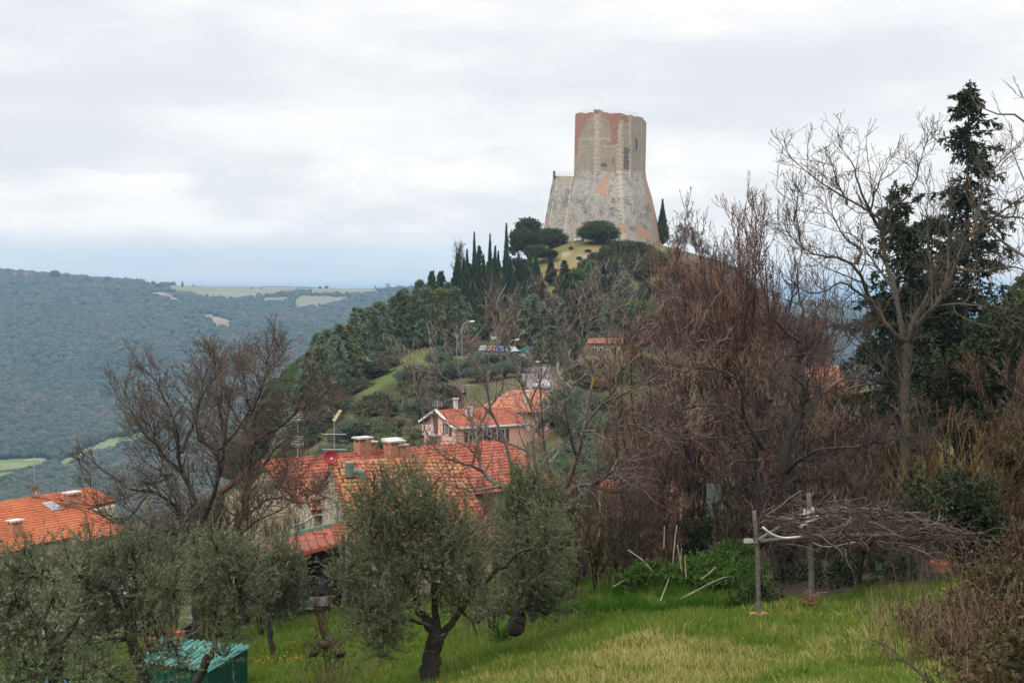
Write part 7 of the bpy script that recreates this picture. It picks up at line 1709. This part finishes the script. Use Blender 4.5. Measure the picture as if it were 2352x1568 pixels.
for i, (px, Y, py, k, w) in enumerate(sorted(((2160,46,880,1,.7),(2250,44,930,2,.6),(2330,43,900,1,.6),(2300,48,760,2,.7),(2200,50,800,3,.7),(2350,46,1000,3,.6),(2290,39,1060,3,.5),(2340,37,1090,2,.45)))):
    g_, h = at_top(px, Y, py); plant(TH[k], HT[k], g_, h, rz_(), f'brown leafless shrub before the dark evergreens at right, {ordinal(i + 1)} from the left', 'bare shrub', 'leafless shrubs at right', max(h / HT[k], .6) * w)
# dry stems standing over the brambles: upright canes, one tuft each
def stems(name, label, cat, px, Y, n, h, spreadm, mat, seed, lean=.35, r=.006, tw=True, group=None, droop=0.0):
    g = np.random.default_rng(seed); b = gnd(px, Y); t = thing(name, label, cat, b, 0, group); rr = spreadm * np.sqrt(g.random(n)); a = g.uniform(0, 6.28, n)
    x0, y0 = rr * np.cos(a), rr * np.sin(a); z0 = zf(b[0] + x0, b[1] + y0) - b[2] - .05; d = norm(np.stack([g.normal(0, lean, n), g.normal(0, lean, n), np.ones(n)], 1)); hh = h * g.uniform(.5, 1.1, n)
    K = 7; pth = [np.stack([x0, y0, z0], 1)]
    for k in range(1, K): d = norm(d + g.normal(0, .07, (n, 3)) + [0, 0, -droop]); pth.append(pth[-1] + d * (hh / (K - 1))[:, None])
    Pp = np.stack(pth, 1); R = np.linspace(r, r * .45, K)[None] * np.ones((n, 1)); m_ = MB(); V, Fc = tubes(Pp, R, 4); m_.add(V, Fc)
    if tw: A, B = grow(Pp, R, 2.2, .28 * h, 38, .25, .12, .7, r * .4, 5, g, .3); V, Fc = tubes(A, B, 3); m_.add(V, Fc)
    m_.build('stem', mat, t); return t
for i, (px, Y, n, h, s, py) in enumerate(sorted(((2060,30,16,1.4,.7,0),(2110,27,18,1.3,.8,0),(2165,24,20,1.4,.9,0),(2090,24,16,1.2,.7,0),(2215,27,18,1.5,1.0,0),(2280,25,18,1.5,1.1,0),(2330,22,16,1.6,1.0,0),(2240,21,24,1.3,.9,0),(2320,30,18,1.9,1.1,0),(2020,31,14,.9,.6,0)))):
    stems('dry_weed_stems', f'upright dry brown weed stems at lower right, {ordinal(i + 1)} tuft from the left', 'dry weeds', px, Y, n, h, s, m_stem_br, 400 + i, .3, .0085, True, 'dry weed stems')
m_ = MB(); gq = np.random.default_rng(5); pb = resample([P(2006,1470,18), P(2036,1481,17.6), P(2069,1509,17), P(2095,1530,16.5), P(2134,1566,15.8), P(2160,1600,15.5)], 12)
V, Fc = tubes(pb[None], np.linspace(.008, .018, 12)[None], 6); m_.add(V, Fc); A, B = grow(pb[None], np.linspace(.008, .018, 12)[None], 6, .35, 50, .3, .15, .5, .003, 6, gq, .05); V, Fc = tubes(A, B, 4); m_.add(V, Fc)
tag(m_.build('fallen_branch', m_bk_dark), 'thin dark bare branch slanting through the grass at the bottom right', 'branch')
for i, (px, Y, n, h, s) in enumerate(((760, 33, 70, .9, .9), (790, 36, 60, .8, .9), (720, 38, 50, .8, 1.0))):
    stems('bramble_tangle', f'low brown bramble tangle in the grass left of the centre olive, {ordinal(i + 1)} in depth', 'bramble', px, Y, n, h, s, m_stem_br, 430 + i, .8, .005, True, 'bramble tangles', .06)
leafy('bramble_mound', 'rusty leaved bramble mound on the slope left of the centre olive trunk', 'bramble', [(745,1480,0,40,25),(780,1500,0,40,22),(720,1500,0,30,18)], 36, m_lf_bra, 90, .35, 12, .05, .035, .3, 345, 750, core=.5)
# willow with yellow shoots
m_willow = mat_noise('yellow_willow_shoots', [(.11, .07, .02), (.18, .12, .03), (.24, .165, .05)], 1.2, .75, island=.6)
for i, (px, Y, n, h, s) in enumerate(((2190, 40, 46, 3.9, .5), (2280, 41, 30, 3.6, .5))):
    g_ = gnd(px, Y); t = stems('willow_shrub', ['yellow willow shrub fanning out above the ivy bush', 'smaller yellow willow shrub at the right edge'][i], 'willow', px, Y, n, h, s, m_willow, 440 + i, .45, .011, True)
for i, (px, Y, n, h, s, lab) in enumerate(((1930, 43, 30, 2.4, 1.4, 'dense upright brown stems behind the pergola at left'), (2030, 43, 30, 2.4, 1.4, 'dense upright brown stems behind the pergola at right'), (1560, 46, 24, 2.2, 1.2, 'upright brown stems left of the twin trunks'), (1680, 45, 22, 2.0, 1.2, 'upright brown stems just left of the pergola'), (1420, 42, 24, 1.5, 1.2, 'brown bare stems right of the lichened trunk'))):
    stems('sucker_stems', lab, 'bare stems', px, Y, n, h, s, m_tw_brown, 450 + i, .22, .012, True, 'upright stems under the thicket')
# ------------------------------------------------------------------ olive trees in the foreground
def near_olive(label, Y, limbs, cl_px, seed, base_px, dens=330, tl=.42, nl=34, ll=.068, lw=.017, twr=.0032, base_Y=None):
    g = np.random.default_rng(seed); base = gnd(base_px, base_Y or Y); t = thing('olive_tree', label, 'olive tree', base, 0, 'olive trees in the foreground')
    Pp, R = limbs_world(limbs, Y); Pp[:, 1:] += np.cumsum(g.normal(0, .02, (len(Pp), 11, 3)), axis=1)
    tr = MB(); V, Fc = tubes(Pp, R * (1 + .12 * g.normal(0, 1, R.shape)), 10); tr.add(V - base, Fc)
    cl = []
    for px, py, rx, ry in cl_px:
        dy = g.uniform(-1, 1) * .9; c = P(px, py, Y + dy); k = (Y + dy) / F; cl.append((*(c - base), rx * k, (rx + ry) / 2 * k * 1.15, ry * k))
    cl = np.array(cl)
    # boughs from the nearest limb point out to each cluster
    flat = (Pp[len(Pp) // 3:] - base).reshape(-1, 3); bo = []
    for c in cl:
        q = flat[np.argmin(np.linalg.norm(flat - c[:3], axis=1))]; m_ = (q + c[:3]) / 2 + g.normal(0, .12, 3); bo.append(resample([q, m_, c[:3], c[:3] + (c[:3] - q) * .25 + [0, 0, .2]], 8))
    B = np.array(bo); BR = np.linspace(.045, .012, 8)[None] * np.ones((len(B), 1)); V, Fc = tubes(B, BR, 6); tr.add(V, Fc)
    G1, GR = grow(B, BR, 5, .6, 50, .15, .12, .7, .005, 6, g, .2); V, Fc = tubes(G1, GR, 4); tr.add(V, Fc); tr.build('trunk', m_bk_dark, t, True)
    Tp, TR, (V, Fc) = foliage(cl, dens, tl, nl, ll, lw, .45, g, twr, .5, 42, .3, 5)
    tw = MB(); V2, F2 = tubes(Tp, TR, 3); tw.add(V2, F2); tw.build('twigs', m_tw_ol, t)
    lf = MB(); lf.add(V, Fc); lf.build('crown', m_lf_ol, t)
    return t
m_tw_ol = mat_noise('olive_twigs', [(.07, .065, .05), (.14, .13, .105)], 2, .85, island=.5)
near_olive('large olive with a forked dark trunk at lower centre', 31,
 [([(988,1560),(992,1505),(1003,1468),(1012,1452)], .24, .17), ([(1008,1462),(985,1430),(966,1395),(955,1350),(930,1300)], .14, .05), ([(1008,1458),(1003,1400),(997,1345),(1000,1290),(1010,1230)], .10, .04), ([(1014,1460),(1040,1425),(1068,1375),(1075,1330),(1060,1280)], .10, .04), ([(1060,1345),(1095,1337),(1125,1330),(1145,1300),(1168,1294),(1185,1262),(1215,1250)], .06, .04), ([(955,1350),(900,1330),(860,1300),(830,1260)], .06, .03), ([(985,1430),(920,1420),(880,1430)], .05, .02)],
 [(948,1115,34,46),(905,1140,44,56),(960,1160,50,50),(858,1150,34,50),(825,1190,32,44),(880,1210,60,55),(940,1230,60,60),(1000,1190,50,55),(1040,1215,45,55),(820,1270,48,42),(890,1290,62,55),(960,1300,60,48),(1030,1290,55,48),(1075,1255,38,45),(790,1325,40,38),(850,1350,58,50),(910,1380,55,46),(1000,1352,34,30),(1075,1330,42,34),(845,1420,52,46),(890,1450,48,42),(880,1490,36,24),(1080,1390,44,38),(1110,1415,30,24),(815,1400,34,36),(1040,1380,26,30)], 501, 990, dens=600)
near_olive('second olive at centre standing close behind the forked one', 34,
 [([(1186,1445),(1188,1420),(1195,1395)], .22, .18), ([(1195,1400),(1192,1340),(1205,1280),(1215,1220)], .11, .04), ([(1195,1400),(1225,1350),(1250,1290),(1262,1230)], .10, .04), ([(1205,1280),(1190,1210),(1185,1160)], .05, .02)],
 [(1192,1120,30,52),(1228,1108,34,48),(1268,1150,34,48),(1215,1170,46,48),(1178,1195,36,46),(1255,1215,48,50),(1212,1240,50,46),(1290,1255,34,40),(1175,1275,34,34),(1240,1290,52,42),(1200,1330,40,38),(1265,1330,44,40),(1285,1370,32,30),(1180,1372,36,32),(1235,1380,50,36),(1170,1412,26,20),(1255,1410,36,20)], 502, 1188, dens=600)
near_olive('wide olive with a curving dark trunk behind the teal shed at lower left', 30,
 [([(330,1640),(325,1568),(318,1515),(304,1464),(298,1423)], .17, .11), ([(298,1423),(310,1370),(330,1330)], .08, .03), ([(298,1423),(270,1370),(240,1330),(200,1310)], .08, .03), ([(304,1464),(360,1420),(390,1370)], .06, .02)],
 [(160,1290,38,44),(205,1265,34,44),(250,1290,44,44),(300,1275,40,44),(340,1260,34,44),(390,1300,36,44),(190,1340,50,40),(250,1350,50,40),(310,1340,50,40),(365,1350,40,40),(220,1400,52,36),(290,1400,46,34),(350,1405,42,34),(180,1420,46,36),(400,1370,30,34),(250,1450,44,32),(200,1480,46,36),(365,1462,28,24),(390,1488,40,30),(345,1500,36,26),(410,1530,36,20)], 503, 330, dens=600)
near_olive('dense olive with an arched bare limb at the far left edge', 27,
 [([(150,1680),(135,1560),(130,1498),(118,1450),(98,1430)], .15, .09), ([(118,1450),(90,1420),(60,1390)], .06, .02), ([(130,1498),(170,1440),(190,1400)], .06, .02), ([(98,1430),(120,1380),(130,1340)], .05, .02)],
 [(-30,1340,50,50),(20,1300,44,52),(70,1300,44,50),(115,1320,40,46),(0,1380,56,46),(60,1370,54,44),(120,1390,46,42),(-20,1440,56,46),(40,1440,54,42),(90,1470,46,34),(0,1510,60,44),(70,1530,56,42),(140,1520,50,40),(180,1560,50,34),(240,1545,50,34),(20,1570,60,30),(120,1578,60,26),(285,1568,34,24)], 504, 150, dens=500)
near_olive('slim olive in front of the teal shed with a leaning trunk', 34,
 [([(440,1640),(452,1568),(470,1530),(482,1510)], .13, .10), ([(482,1510),(498,1465),(503,1423)], .07, .04), ([(503,1423),(480,1390),(470,1350)], .05, .02), ([(503,1423),(540,1395),(560,1360)], .05, .02)],
 [(450,1280,32,44),(500,1265,38,48),(545,1280,36,46),(585,1300,30,40),(470,1330,42,40),(530,1335,46,42),(580,1350,34,38),(440,1350,28,36),(500,1385,46,32),(560,1400,40,30),(600,1385,24,28),(535,1450,30,22),(470,1420,24,22),(520,1505,34,20),(500,1460,30,24)], 505, 446, dens=500)
near_olive('small dense olive with a thin bare trunk right of the teal shed', 45,
 [([(631,1530),(629,1500),(622,1470),(619,1440)], .10, .08), ([(619,1440),(630,1390),(645,1340)], .06, .02), ([(619,1440),(610,1390),(600,1340)], .05, .02), ([(630,1390),(665,1350),(675,1310)], .04, .02)],
 [(605,1300,26,34),(640,1280,30,36),(675,1300,26,34),(620,1340,32,32),(660,1345,34,32),(690,1350,18,26),(610,1385,28,28),(650,1390,36,28),(685,1390,18,22),(630,1415,26,18)], 506, 631, dens=760, ll=.085, lw=.022, nl=26)

# ------------------------------------------------------------------ the pergola with its dead vine
m_post_w = mat_bark('weathered_post', (.075, .064, .053), (.18, .158, .134))
m_pipe = mat_noise('white_pipe_flaking', [(.42, .40, .36), (.56, .54, .5), (.5, .46, .4)], 3, .5)
pg = thing('pergola', 'rustic pergola on grey wooden posts carrying a heap of dead vine', 'pergola', gnd(1862, 35))
PB = np.array(pg.location)
def post(pts, Y, r0, r1):
    w = np.array([P(a, b, Y) for a, b in pts]); w[0, 2] = float(zf(w[0, 0], w[0, 1])) - .15
    m_ = MB(); q = resample(w, 9) - PB; q[1:-1] += rng.normal(0, .008, (7, 3)); m_.tube(q, np.linspace(r0, r1, 9) * (1 + rng.normal(0, .05, 9)), 9); return m_.build('post', m_post_w, pg, True)
post([(1744,1418),(1742,1340),(1738,1250),(1732,1172)], 33.8, .070, .046)
post([(1862,1400),(1864,1330),(1861,1250),(1857,1132)], 34.6, .078, .062)
post([(2112,1345),(2112,1290),(2106,1240)], 37, .055, .04)
post([(2088,1320),(2087,1270),(2085,1225)], 39.5, .05, .045)
m_ = MB(); q = [P(1743,1243,33.9), P(1800,1237,34.3), P(1862,1232,34.6), P(1960,1228,35.4), P(2112,1238,37)]; m_.tube(resample(q, 12) - PB, .05, 7); m_.build('beam', m_post_w, pg)
m_ = MB(); m_.tube(np.array([P(1734,1245,33.7), P(1760,1228,34.8), P(1800,1205,37.5)]) - PB, .045, 7); m_.build('beam', m_post_w, pg)
m_ = MB(); m_.tube(np.array([P(2112,1238,37), P(2090,1228,39)]) - PB, .045, 7); m_.build('beam', m_post_w, pg)
m_ = MB(); m_.tube(resample([P(1752,1210,33.7), P(1770,1225,33.8), P(1800,1235,34), P(1838,1232,34.2)], 10) - PB, .03, 7); m_.build('water_pipe', m_pipe, pg, True)
m_ = MB(); m_.tube(resample([P(1838,1210,34.3), P(1862,1195,34.5), P(1880,1186,34.6)], 6) - PB, .045, 7); m_.build('water_pipe', m_pipe, pg, True)
m_ = MB(); m_.tube(np.array([P(2104,1233,36.8), P(2138,1238,36.5), P(2142,1245,36.5), P(2145,1263,36.5)]) - PB, .045, 8); m_.tube(np.array([P(2125,1238,36.6), P(2143,1255,36.5)]) - PB, .018, 6); m_.build('drain_spout', m_pipe, pg, True)
m_ = MB(); m_.box(P(1744, 1418, 33.8) - PB + [0, 0, .04], (.42, .3, .16), .3); m_.build('footing', m_brickc, pg)
# the vine: layers of dead canes heaped over the top
gv = np.random.default_rng(77); t = thing('grapevine', 'heap of brown leafless vine canes lying over the pergola', 'vine', gnd(1980, 36.5))
VB = np.array(t.location); n = 760
px = gv.uniform(1775, 2200, n); yy = gv.uniform(33.6, 39.5, n); top = np.interp(px, [1740, 1800, 1880, 2000, 2100, 2200], [1225, 1184, 1160, 1158, 1180, 1215]); bot = np.interp(px, [1740, 1850, 2000, 2200], [1246, 1252, 1256, 1244])
f = gv.random(n) ** .8; z = np.array([P(0, a * (1 - b) + c * b, 35.4)[2] for a, b, c in zip(bot, f, top)]) - (yy - 35.4) * .10
x = (px - CX) / F * 35.4 + gv.normal(0, .1, n); pos = np.stack([x, yy, z], 1)
d = norm(np.stack([gv.choice([-1, 1], n) * np.ones(n), gv.normal(0, .9, n), gv.normal(0, .28, n)], 1)); L = gv.uniform(.35, 1.25, n); d[:, 0] *= np.where(px < 1830, np.sign(d[:, 0]), 1); pth = [pos]; K = 8
for k in range(1, K): d = norm(d + gv.normal(0, .3, (n, 3)) * [1, 1, .6] + [0, 0, -.035]); pth.append(pth[-1] + d * (L / (K - 1))[:, None])
Pv = np.stack(pth, 1) - VB; Rv = np.linspace(1, .45, K)[None] * gv.uniform(.008, .026, (n, 1))
m_vine = mat_noise('dead_vine_canes', [(.022, .014, .011), (.048, .031, .024), (.088, .06, .047), (.15, .112, .09)], 1.3, .85, island=.7)
vb = MB(); V, Fc = tubes(Pv, Rv, 4); vb.add(V, Fc)
A, B = grow(Pv, Rv, 1.6, .4, 60, .02, .22, .7, .003, 6, gv, .1); V, Fc = tubes(A, B, 3); vb.add(V, Fc); vb.build('canes', m_vine, t)
vt = MB()
for pts, r in (([P(1990,1400,37), P(1975,1330,36.8), P(1985,1270,36.5), P(2010,1235,36)], .075), ([P(1985,1270,36.5), P(1960,1250,36), P(1900,1240,35.4)], .05), ([P(1925,1285,35.6), P(1945,1255,35.7), P(1960,1205,35.8), P(1985,1165,35.9), P(1992,1142,36)], .04), ([P(2050,1240,35.8), P(2130,1235,36), P(2180,1210,36.5), P(2235,1160,37), P(2262,1110,37.3)], .05), ([P(2080,1235,36), P(2200,1245,36.2), P(2225,1251,36.2)], .03), ([P(2040,1190,35.5), P(2010,1160,35.5), P(2028,1115,35.6)], .03)):
    vt.tube(resample(pts, 9) - VB, np.linspace(r, r * .45, 9), 7)
vt.build('trunk', m_bk_dark, t, True)
m_rope = mat_plain('pale_twine', (.55, .52, .47), .8)
m_ = MB()
for k in range(5):
    a = np.linspace(0, 6.28, 12); m_.tube(np.stack([.12 * np.cos(a), .12 * np.sin(a), .02 * np.sin(a * 3) + k * .035 - .08], 1) + P(1858, 1178, 34.6), .014, 5)
m_.tube(resample([P(1858,1178,34.5), P(1868,1165,34.5), P(1866,1180,34.5), P(1855,1188,34.5)], 10), .02, 5); tag(m_.build('twine_knot', m_rope), 'knot of pale twine tied round the tall pergola post', 'twine')
m_ = MB(); m_.tube(resample([P(1866,1245,34.5), P(1885,1253,34.5), P(1915,1254,34.6), P(1960,1245,34.8), P(1990,1250,35)], 16), .012, 5); tag(m_.build('wire', m_zinc), 'slack pale wire strung from the tall pergola post', 'wire')
# terracotta pots
m_terra = mat_noise('terracotta_pot', [(.40, .15, .08), (.50, .21, .12)], 3, .85, .2, 12)
pot = thing('flower_pot', 'terracotta flower pot hanging below the white spout of the pergola', 'flower pot', P(2157, 1312, 35.6))
m_ = MB(); m_.lathe((0, 0, 0), [(0, 0), (.15, 0), (.195, .2), (.225, .2), (.23, .26), (.2, .26), (.185, .2), (0, .18)], 18); m_.build('pot', m_terra, pot)
m_ = MB()
for a in (0, 2.1, 4.2): m_.tube([(.27 * math.cos(a), .27 * math.sin(a), .28), (0, 0, .78)], .008, 4)
m_.tube([(0, 0, .78), (-.05, .3, 1.1)], .008, 4); m_.build('hanger_wire', m_rust, pot)
m_ = MB(); gq = np.random.default_rng(8); Pp = np.array([resample([(gq.normal(0, .08), gq.normal(0, .08), .22), (gq.normal(0, .15), gq.normal(0, .15), .45), (gq.normal(0, .22), gq.normal(0, .22), .55)], 5) for _ in range(16)]); V, Fc = tubes(Pp, np.full((16, 5), .006), 3); m_.add(V, Fc); m_.build('dry_plant', m_stem_br, pot)
st_ = thing('flower_pot', 'broken rust red pot with dead stalks at the foot of the tall pergola post', 'flower pot', gnd(1859, 34.2))
m_ = MB(); m_.lathe((0, 0, -.05), [(0, 0), (.13, 0), (.155, .28), (.18, .28), (.185, .35), (.15, .34), (0, .2)], 14); m_.build('pot', mat_noise('rust_red_pot', [(.20, .065, .035), (.30, .11, .06)], 4, .9), st_, True)
m_ = MB(); Pp = np.array([resample([(gq.normal(0, .06), gq.normal(0, .06), .2), (gq.normal(0, .14), gq.normal(0, .14), .42), (gq.normal(0, .25), gq.normal(0, .25), .5)], 5) for _ in range(20)]); V, Fc = tubes(Pp, np.full((20, 5), .007), 3); m_.add(V, Fc); m_.build('dry_plant', m_stem_br, st_)
# split canes left standing and lying in the weeds
m_cane = mat_noise('bleached_cane', [(.18, .15, .105), (.27, .235, .17), (.36, .32, .25)], 4, .7, stretch=(1, 1, .3))
canes = [([(1545,1300,40),(1551,1230,40.2),(1555,1205,40.3)], 'tall upright bleached cane second from the left'), ([(1525,1262,41),(1526,1208,41.2)], 'short upright bleached cane leftmost of the standing ones'), ([(1567,1315,39.6),(1560,1275,39.7),(1556,1250,39.8)], 'upright bleached cane with a pale knotted side'), ([(1563,1290,39.8),(1566,1258,39.9)], 'thin bleached cane leaning behind the knotted one'), ([(1576,1330,39.4),(1573,1275,39.6)], 'upright bleached cane rightmost of the standing ones'), ([(1517,1380,37.5),(1536,1330,38.3)], 'slanting bleached cane at the left near the grass'), ([(1548,1382,36.8),(1600,1355,37.6),(1650,1330,38.5),(1683,1322,39)], 'long bleached cane lying to the right on the grass'), ([(1570,1372,37),(1610,1352,37.8),(1655,1328,38.6)], 'thin greenish cane lying along the long bleached one'), ([(1610,1330,39),(1630,1315,39.3),(1645,1300,39.5)], 'short bleached cane stub lying above the long one'), ([(1442,1262,41.5),(1475,1285,41),(1498,1310,40.5)], 'bleached cane slanting down through the weeds at left'), ([(1408,1347,40),(1435,1332,40.4),(1455,1325,40.6)], 'thin pale cane lying at the foot of the leafless trunks')]
for i, (pts, lab) in enumerate(canes):
    m_ = MB(); q = resample([P(*p) for p in pts], 7); m_.tube(q, np.linspace(.021, .013, 7), 7)
    for k in range(1, 6): m_.tube([q[k] - (q[k + 1] - q[k]) * .03, q[k] + (q[k + 1] - q[k]) * .03], (.023), 7)
    tag(m_.build('garden_cane', m_cane, None, True), lab, 'cane', 'bleached canes')
# white scraps lying behind the left pergola post, pale plastic sheet in the thicket
cloth('plastic_sheet', P(1719, 1240, 38), .26, .10, m_conc, 'white plastic scrap lying behind the left pergola post', 21, 'plastic sheet', True)
cloth('plastic_sheet', P(1640, 1165, 47), .5, 1.6, mat_plain('pale_green_sheet', (.17, .20, .19), .7), 'upright pale grey green sheet standing in the thicket', 23, 'plastic sheet', True)
# agave-like leaves under the second olive
m_ = MB(); b = gnd(1150, 36); gq = np.random.default_rng(12); q = []
for k in range(34):
    a = gq.uniform(0, 6.28); e = gq.uniform(.3, 1.3); q.append(resample([b, b + [math.cos(a) * .25 * math.cos(e), math.sin(a) * .25 * math.cos(e), .35 * math.sin(e) + .05], b + np.array([math.cos(a) * .75 * math.cos(e), math.sin(a) * .75 * math.cos(e), .75 * math.sin(e)])], 6))
V, Fc = tubes(np.array(q), np.array([.02, .026, .024, .018, .01, .003])[None] * np.ones((34, 1)), 4); m_.add(V, Fc); tag(m_.build('spiky_plant', m_lf_grn), 'spiky yellow green plant under the second centre olive', 'plant')

# ------------------------------------------------------------------ grass of the meadow
def grass(name, N, pxr, Yr, h, w, mat, seed, test=None, lean=.45):
    g = np.random.default_rng(seed); px = g.uniform(*pxr, N); u = g.random(N); Y = 1 / (1 / Yr[0] + u * (1 / Yr[1] - 1 / Yr[0]))
    if test is not None: k = test(px, Y, g); px, Y = px[k], Y[k]
    n = len(px); x = (px - CX) / F * Y; z = zf(x, Y); cl = fbm(x * 1.1, Y * 1.1, 51, 3)
    hh = h * g.uniform(.45, 1.25, n) * (.25 + 1.6 * cl); a = g.uniform(0, 6.28, n); ln = np.abs(g.normal(0, lean, n)) * hh; b = g.uniform(0, 6.28, n)
    base = np.stack([x, Y, z - .02], 1); s = np.stack([np.cos(b), np.sin(b), 0 * b], 1) * (w * g.uniform(.6, 1.3, n) / 2)[:, None]
    mid = base + np.stack([np.cos(a) * ln * .35, np.sin(a) * ln * .35, hh * .6], 1); tip = base + np.stack([np.cos(a) * ln, np.sin(a) * ln, hh * (1 - .25 * (ln / hh) ** 2)], 1)
    V = np.stack([base - s, base + s, mid + s * .8, tip, mid - s * .8], 1).reshape(-1, 3)
    o = mesh_obj(name, V, [np.arange(5 * n).reshape(n, 5)], [np.zeros(n)], [mat], False); return o
m_gr = mat_leaf('meadow_grass', [(.066, .155, .012), (.12, .215, .02), (.185, .245, .036), (.26, .26, .065)], trans=.35, clump=.55, objvar=0)
m_gd = mat_leaf('dry_grass', [(.34, .28, .08), (.46, .38, .14), (.56, .47, .21)], trans=.3, clump=.55, objvar=0)
m_gk = mat_leaf('dark_grass', [(.035, .11, .006), (.06, .15, .010), (.09, .185, .016)], trans=.35, clump=.6, objvar=0)
def dryness(px, Y):
    x = (px - CX) / F * Y; return fbm(x / 2.2, Y / 4.0, 61, 3) * .85 + fbm(x / .9, Y / 1.8, 62, 2) * .5 - .12 + np.interp(Y, [20, 26, 32, 40], [.13, .07, -.05, -.2])
tag(grass('meadow_grass', 330000, (560, 2420), (17, 46), .27, .017, m_gr, 71, lambda p, y, g: ((p < 1745) | (y < 36.5)) & (g.random(len(p)) > st(dryness(p, y), .48, .72) * .55)), 'bright green meadow grass on the sloping orchard ground', 'grass', kind='stuff')
tag(grass('dry_grass', 190000, (620, 2420), (17, 36), .30, .014, m_gd, 72, lambda p, y, g: (g.random(len(p)) < st(dryness(p, y), .35, .70) * .9)), 'straw coloured dry grass tufts across the near meadow', 'grass', kind='stuff')
tag(grass('far_grass', 130000, (250, 1400), (40, 75), .28, .03, m_gr, 73), 'green grass around the olives and behind the sheds', 'grass', kind='stuff')
tag(grass('tall_grass', 45000, (1300, 1720), (36, 46), .42, .016, m_gk, 74, lambda p, y, g: fbm((p - CX) / F * y / 1.5, y / 1.5, 81, 3) > .45), 'taller dark grass along the edge of the thicket', 'grass', kind='stuff')
# small yellow flowers
g = np.random.default_rng(90); n = 110; px = g.uniform(700, 2150, n); Y = g.uniform(21, 35, n); x = (px - CX) / F * Y; c = np.stack([x, Y, zf(x, Y) + .2], 1); m_ = MB()
for k in range(5): V, Fc = kites(c, np.stack([np.full(n, math.cos(k * 1.257)), np.full(n, math.sin(k * 1.257)), np.full(n, .5)], 1), .022, .018, g); m_.add(V, Fc)
tag(m_.build('meadow_flowers', mat_plain('yellow_petals', (.75, .38, .02), .6)), 'tiny orange yellow flowers scattered in the meadow', 'flowers', kind='stuff')
g = np.random.default_rng(91); n = 80; px = g.uniform(585, 690, n); Y = g.uniform(42, 47, n); x = (px - CX) / F * Y; c = np.stack([x, Y, zf(x, Y) + .3], 1); m_ = MB()
for k in range(5): V, Fc = kites(c, np.stack([np.full(n, math.cos(k * 1.257)), np.full(n, math.sin(k * 1.257)), np.full(n, .5)], 1), .03, .026, g); m_.add(V, Fc)
tag(m_.build('orange_flowers', mat_plain('orange_petals', (.65, .30, .02), .6)), 'patch of orange flowers below the small thin trunked olive', 'flowers', kind='stuff')
drop_unused()
# ------------------------------------------------------------------ the air
m_haze = bpy.data.materials.new('haze_air'); m_haze.use_nodes = True
nt = m_haze.node_tree; nt.nodes.clear()
out = nt.nodes.new('ShaderNodeOutputMaterial'); pv = nt.nodes.new('ShaderNodeVolumePrincipled')
pv.inputs['Color'].default_value = (.44, .71, 1.0, 1); pv.inputs['Density'].default_value = HAZE
pv.inputs['Anisotropy'].default_value = .2
nt.links.new(pv.outputs[0], out.inputs['Volume'])
mb = MB(); mb.box((300, 6800, (GZ.min() - 30 + 72) / 2), (42000, 15000, 72 - GZ.min() + 30))
hz = mb.build('haze', m_haze); tag(hz, kind='stuff')
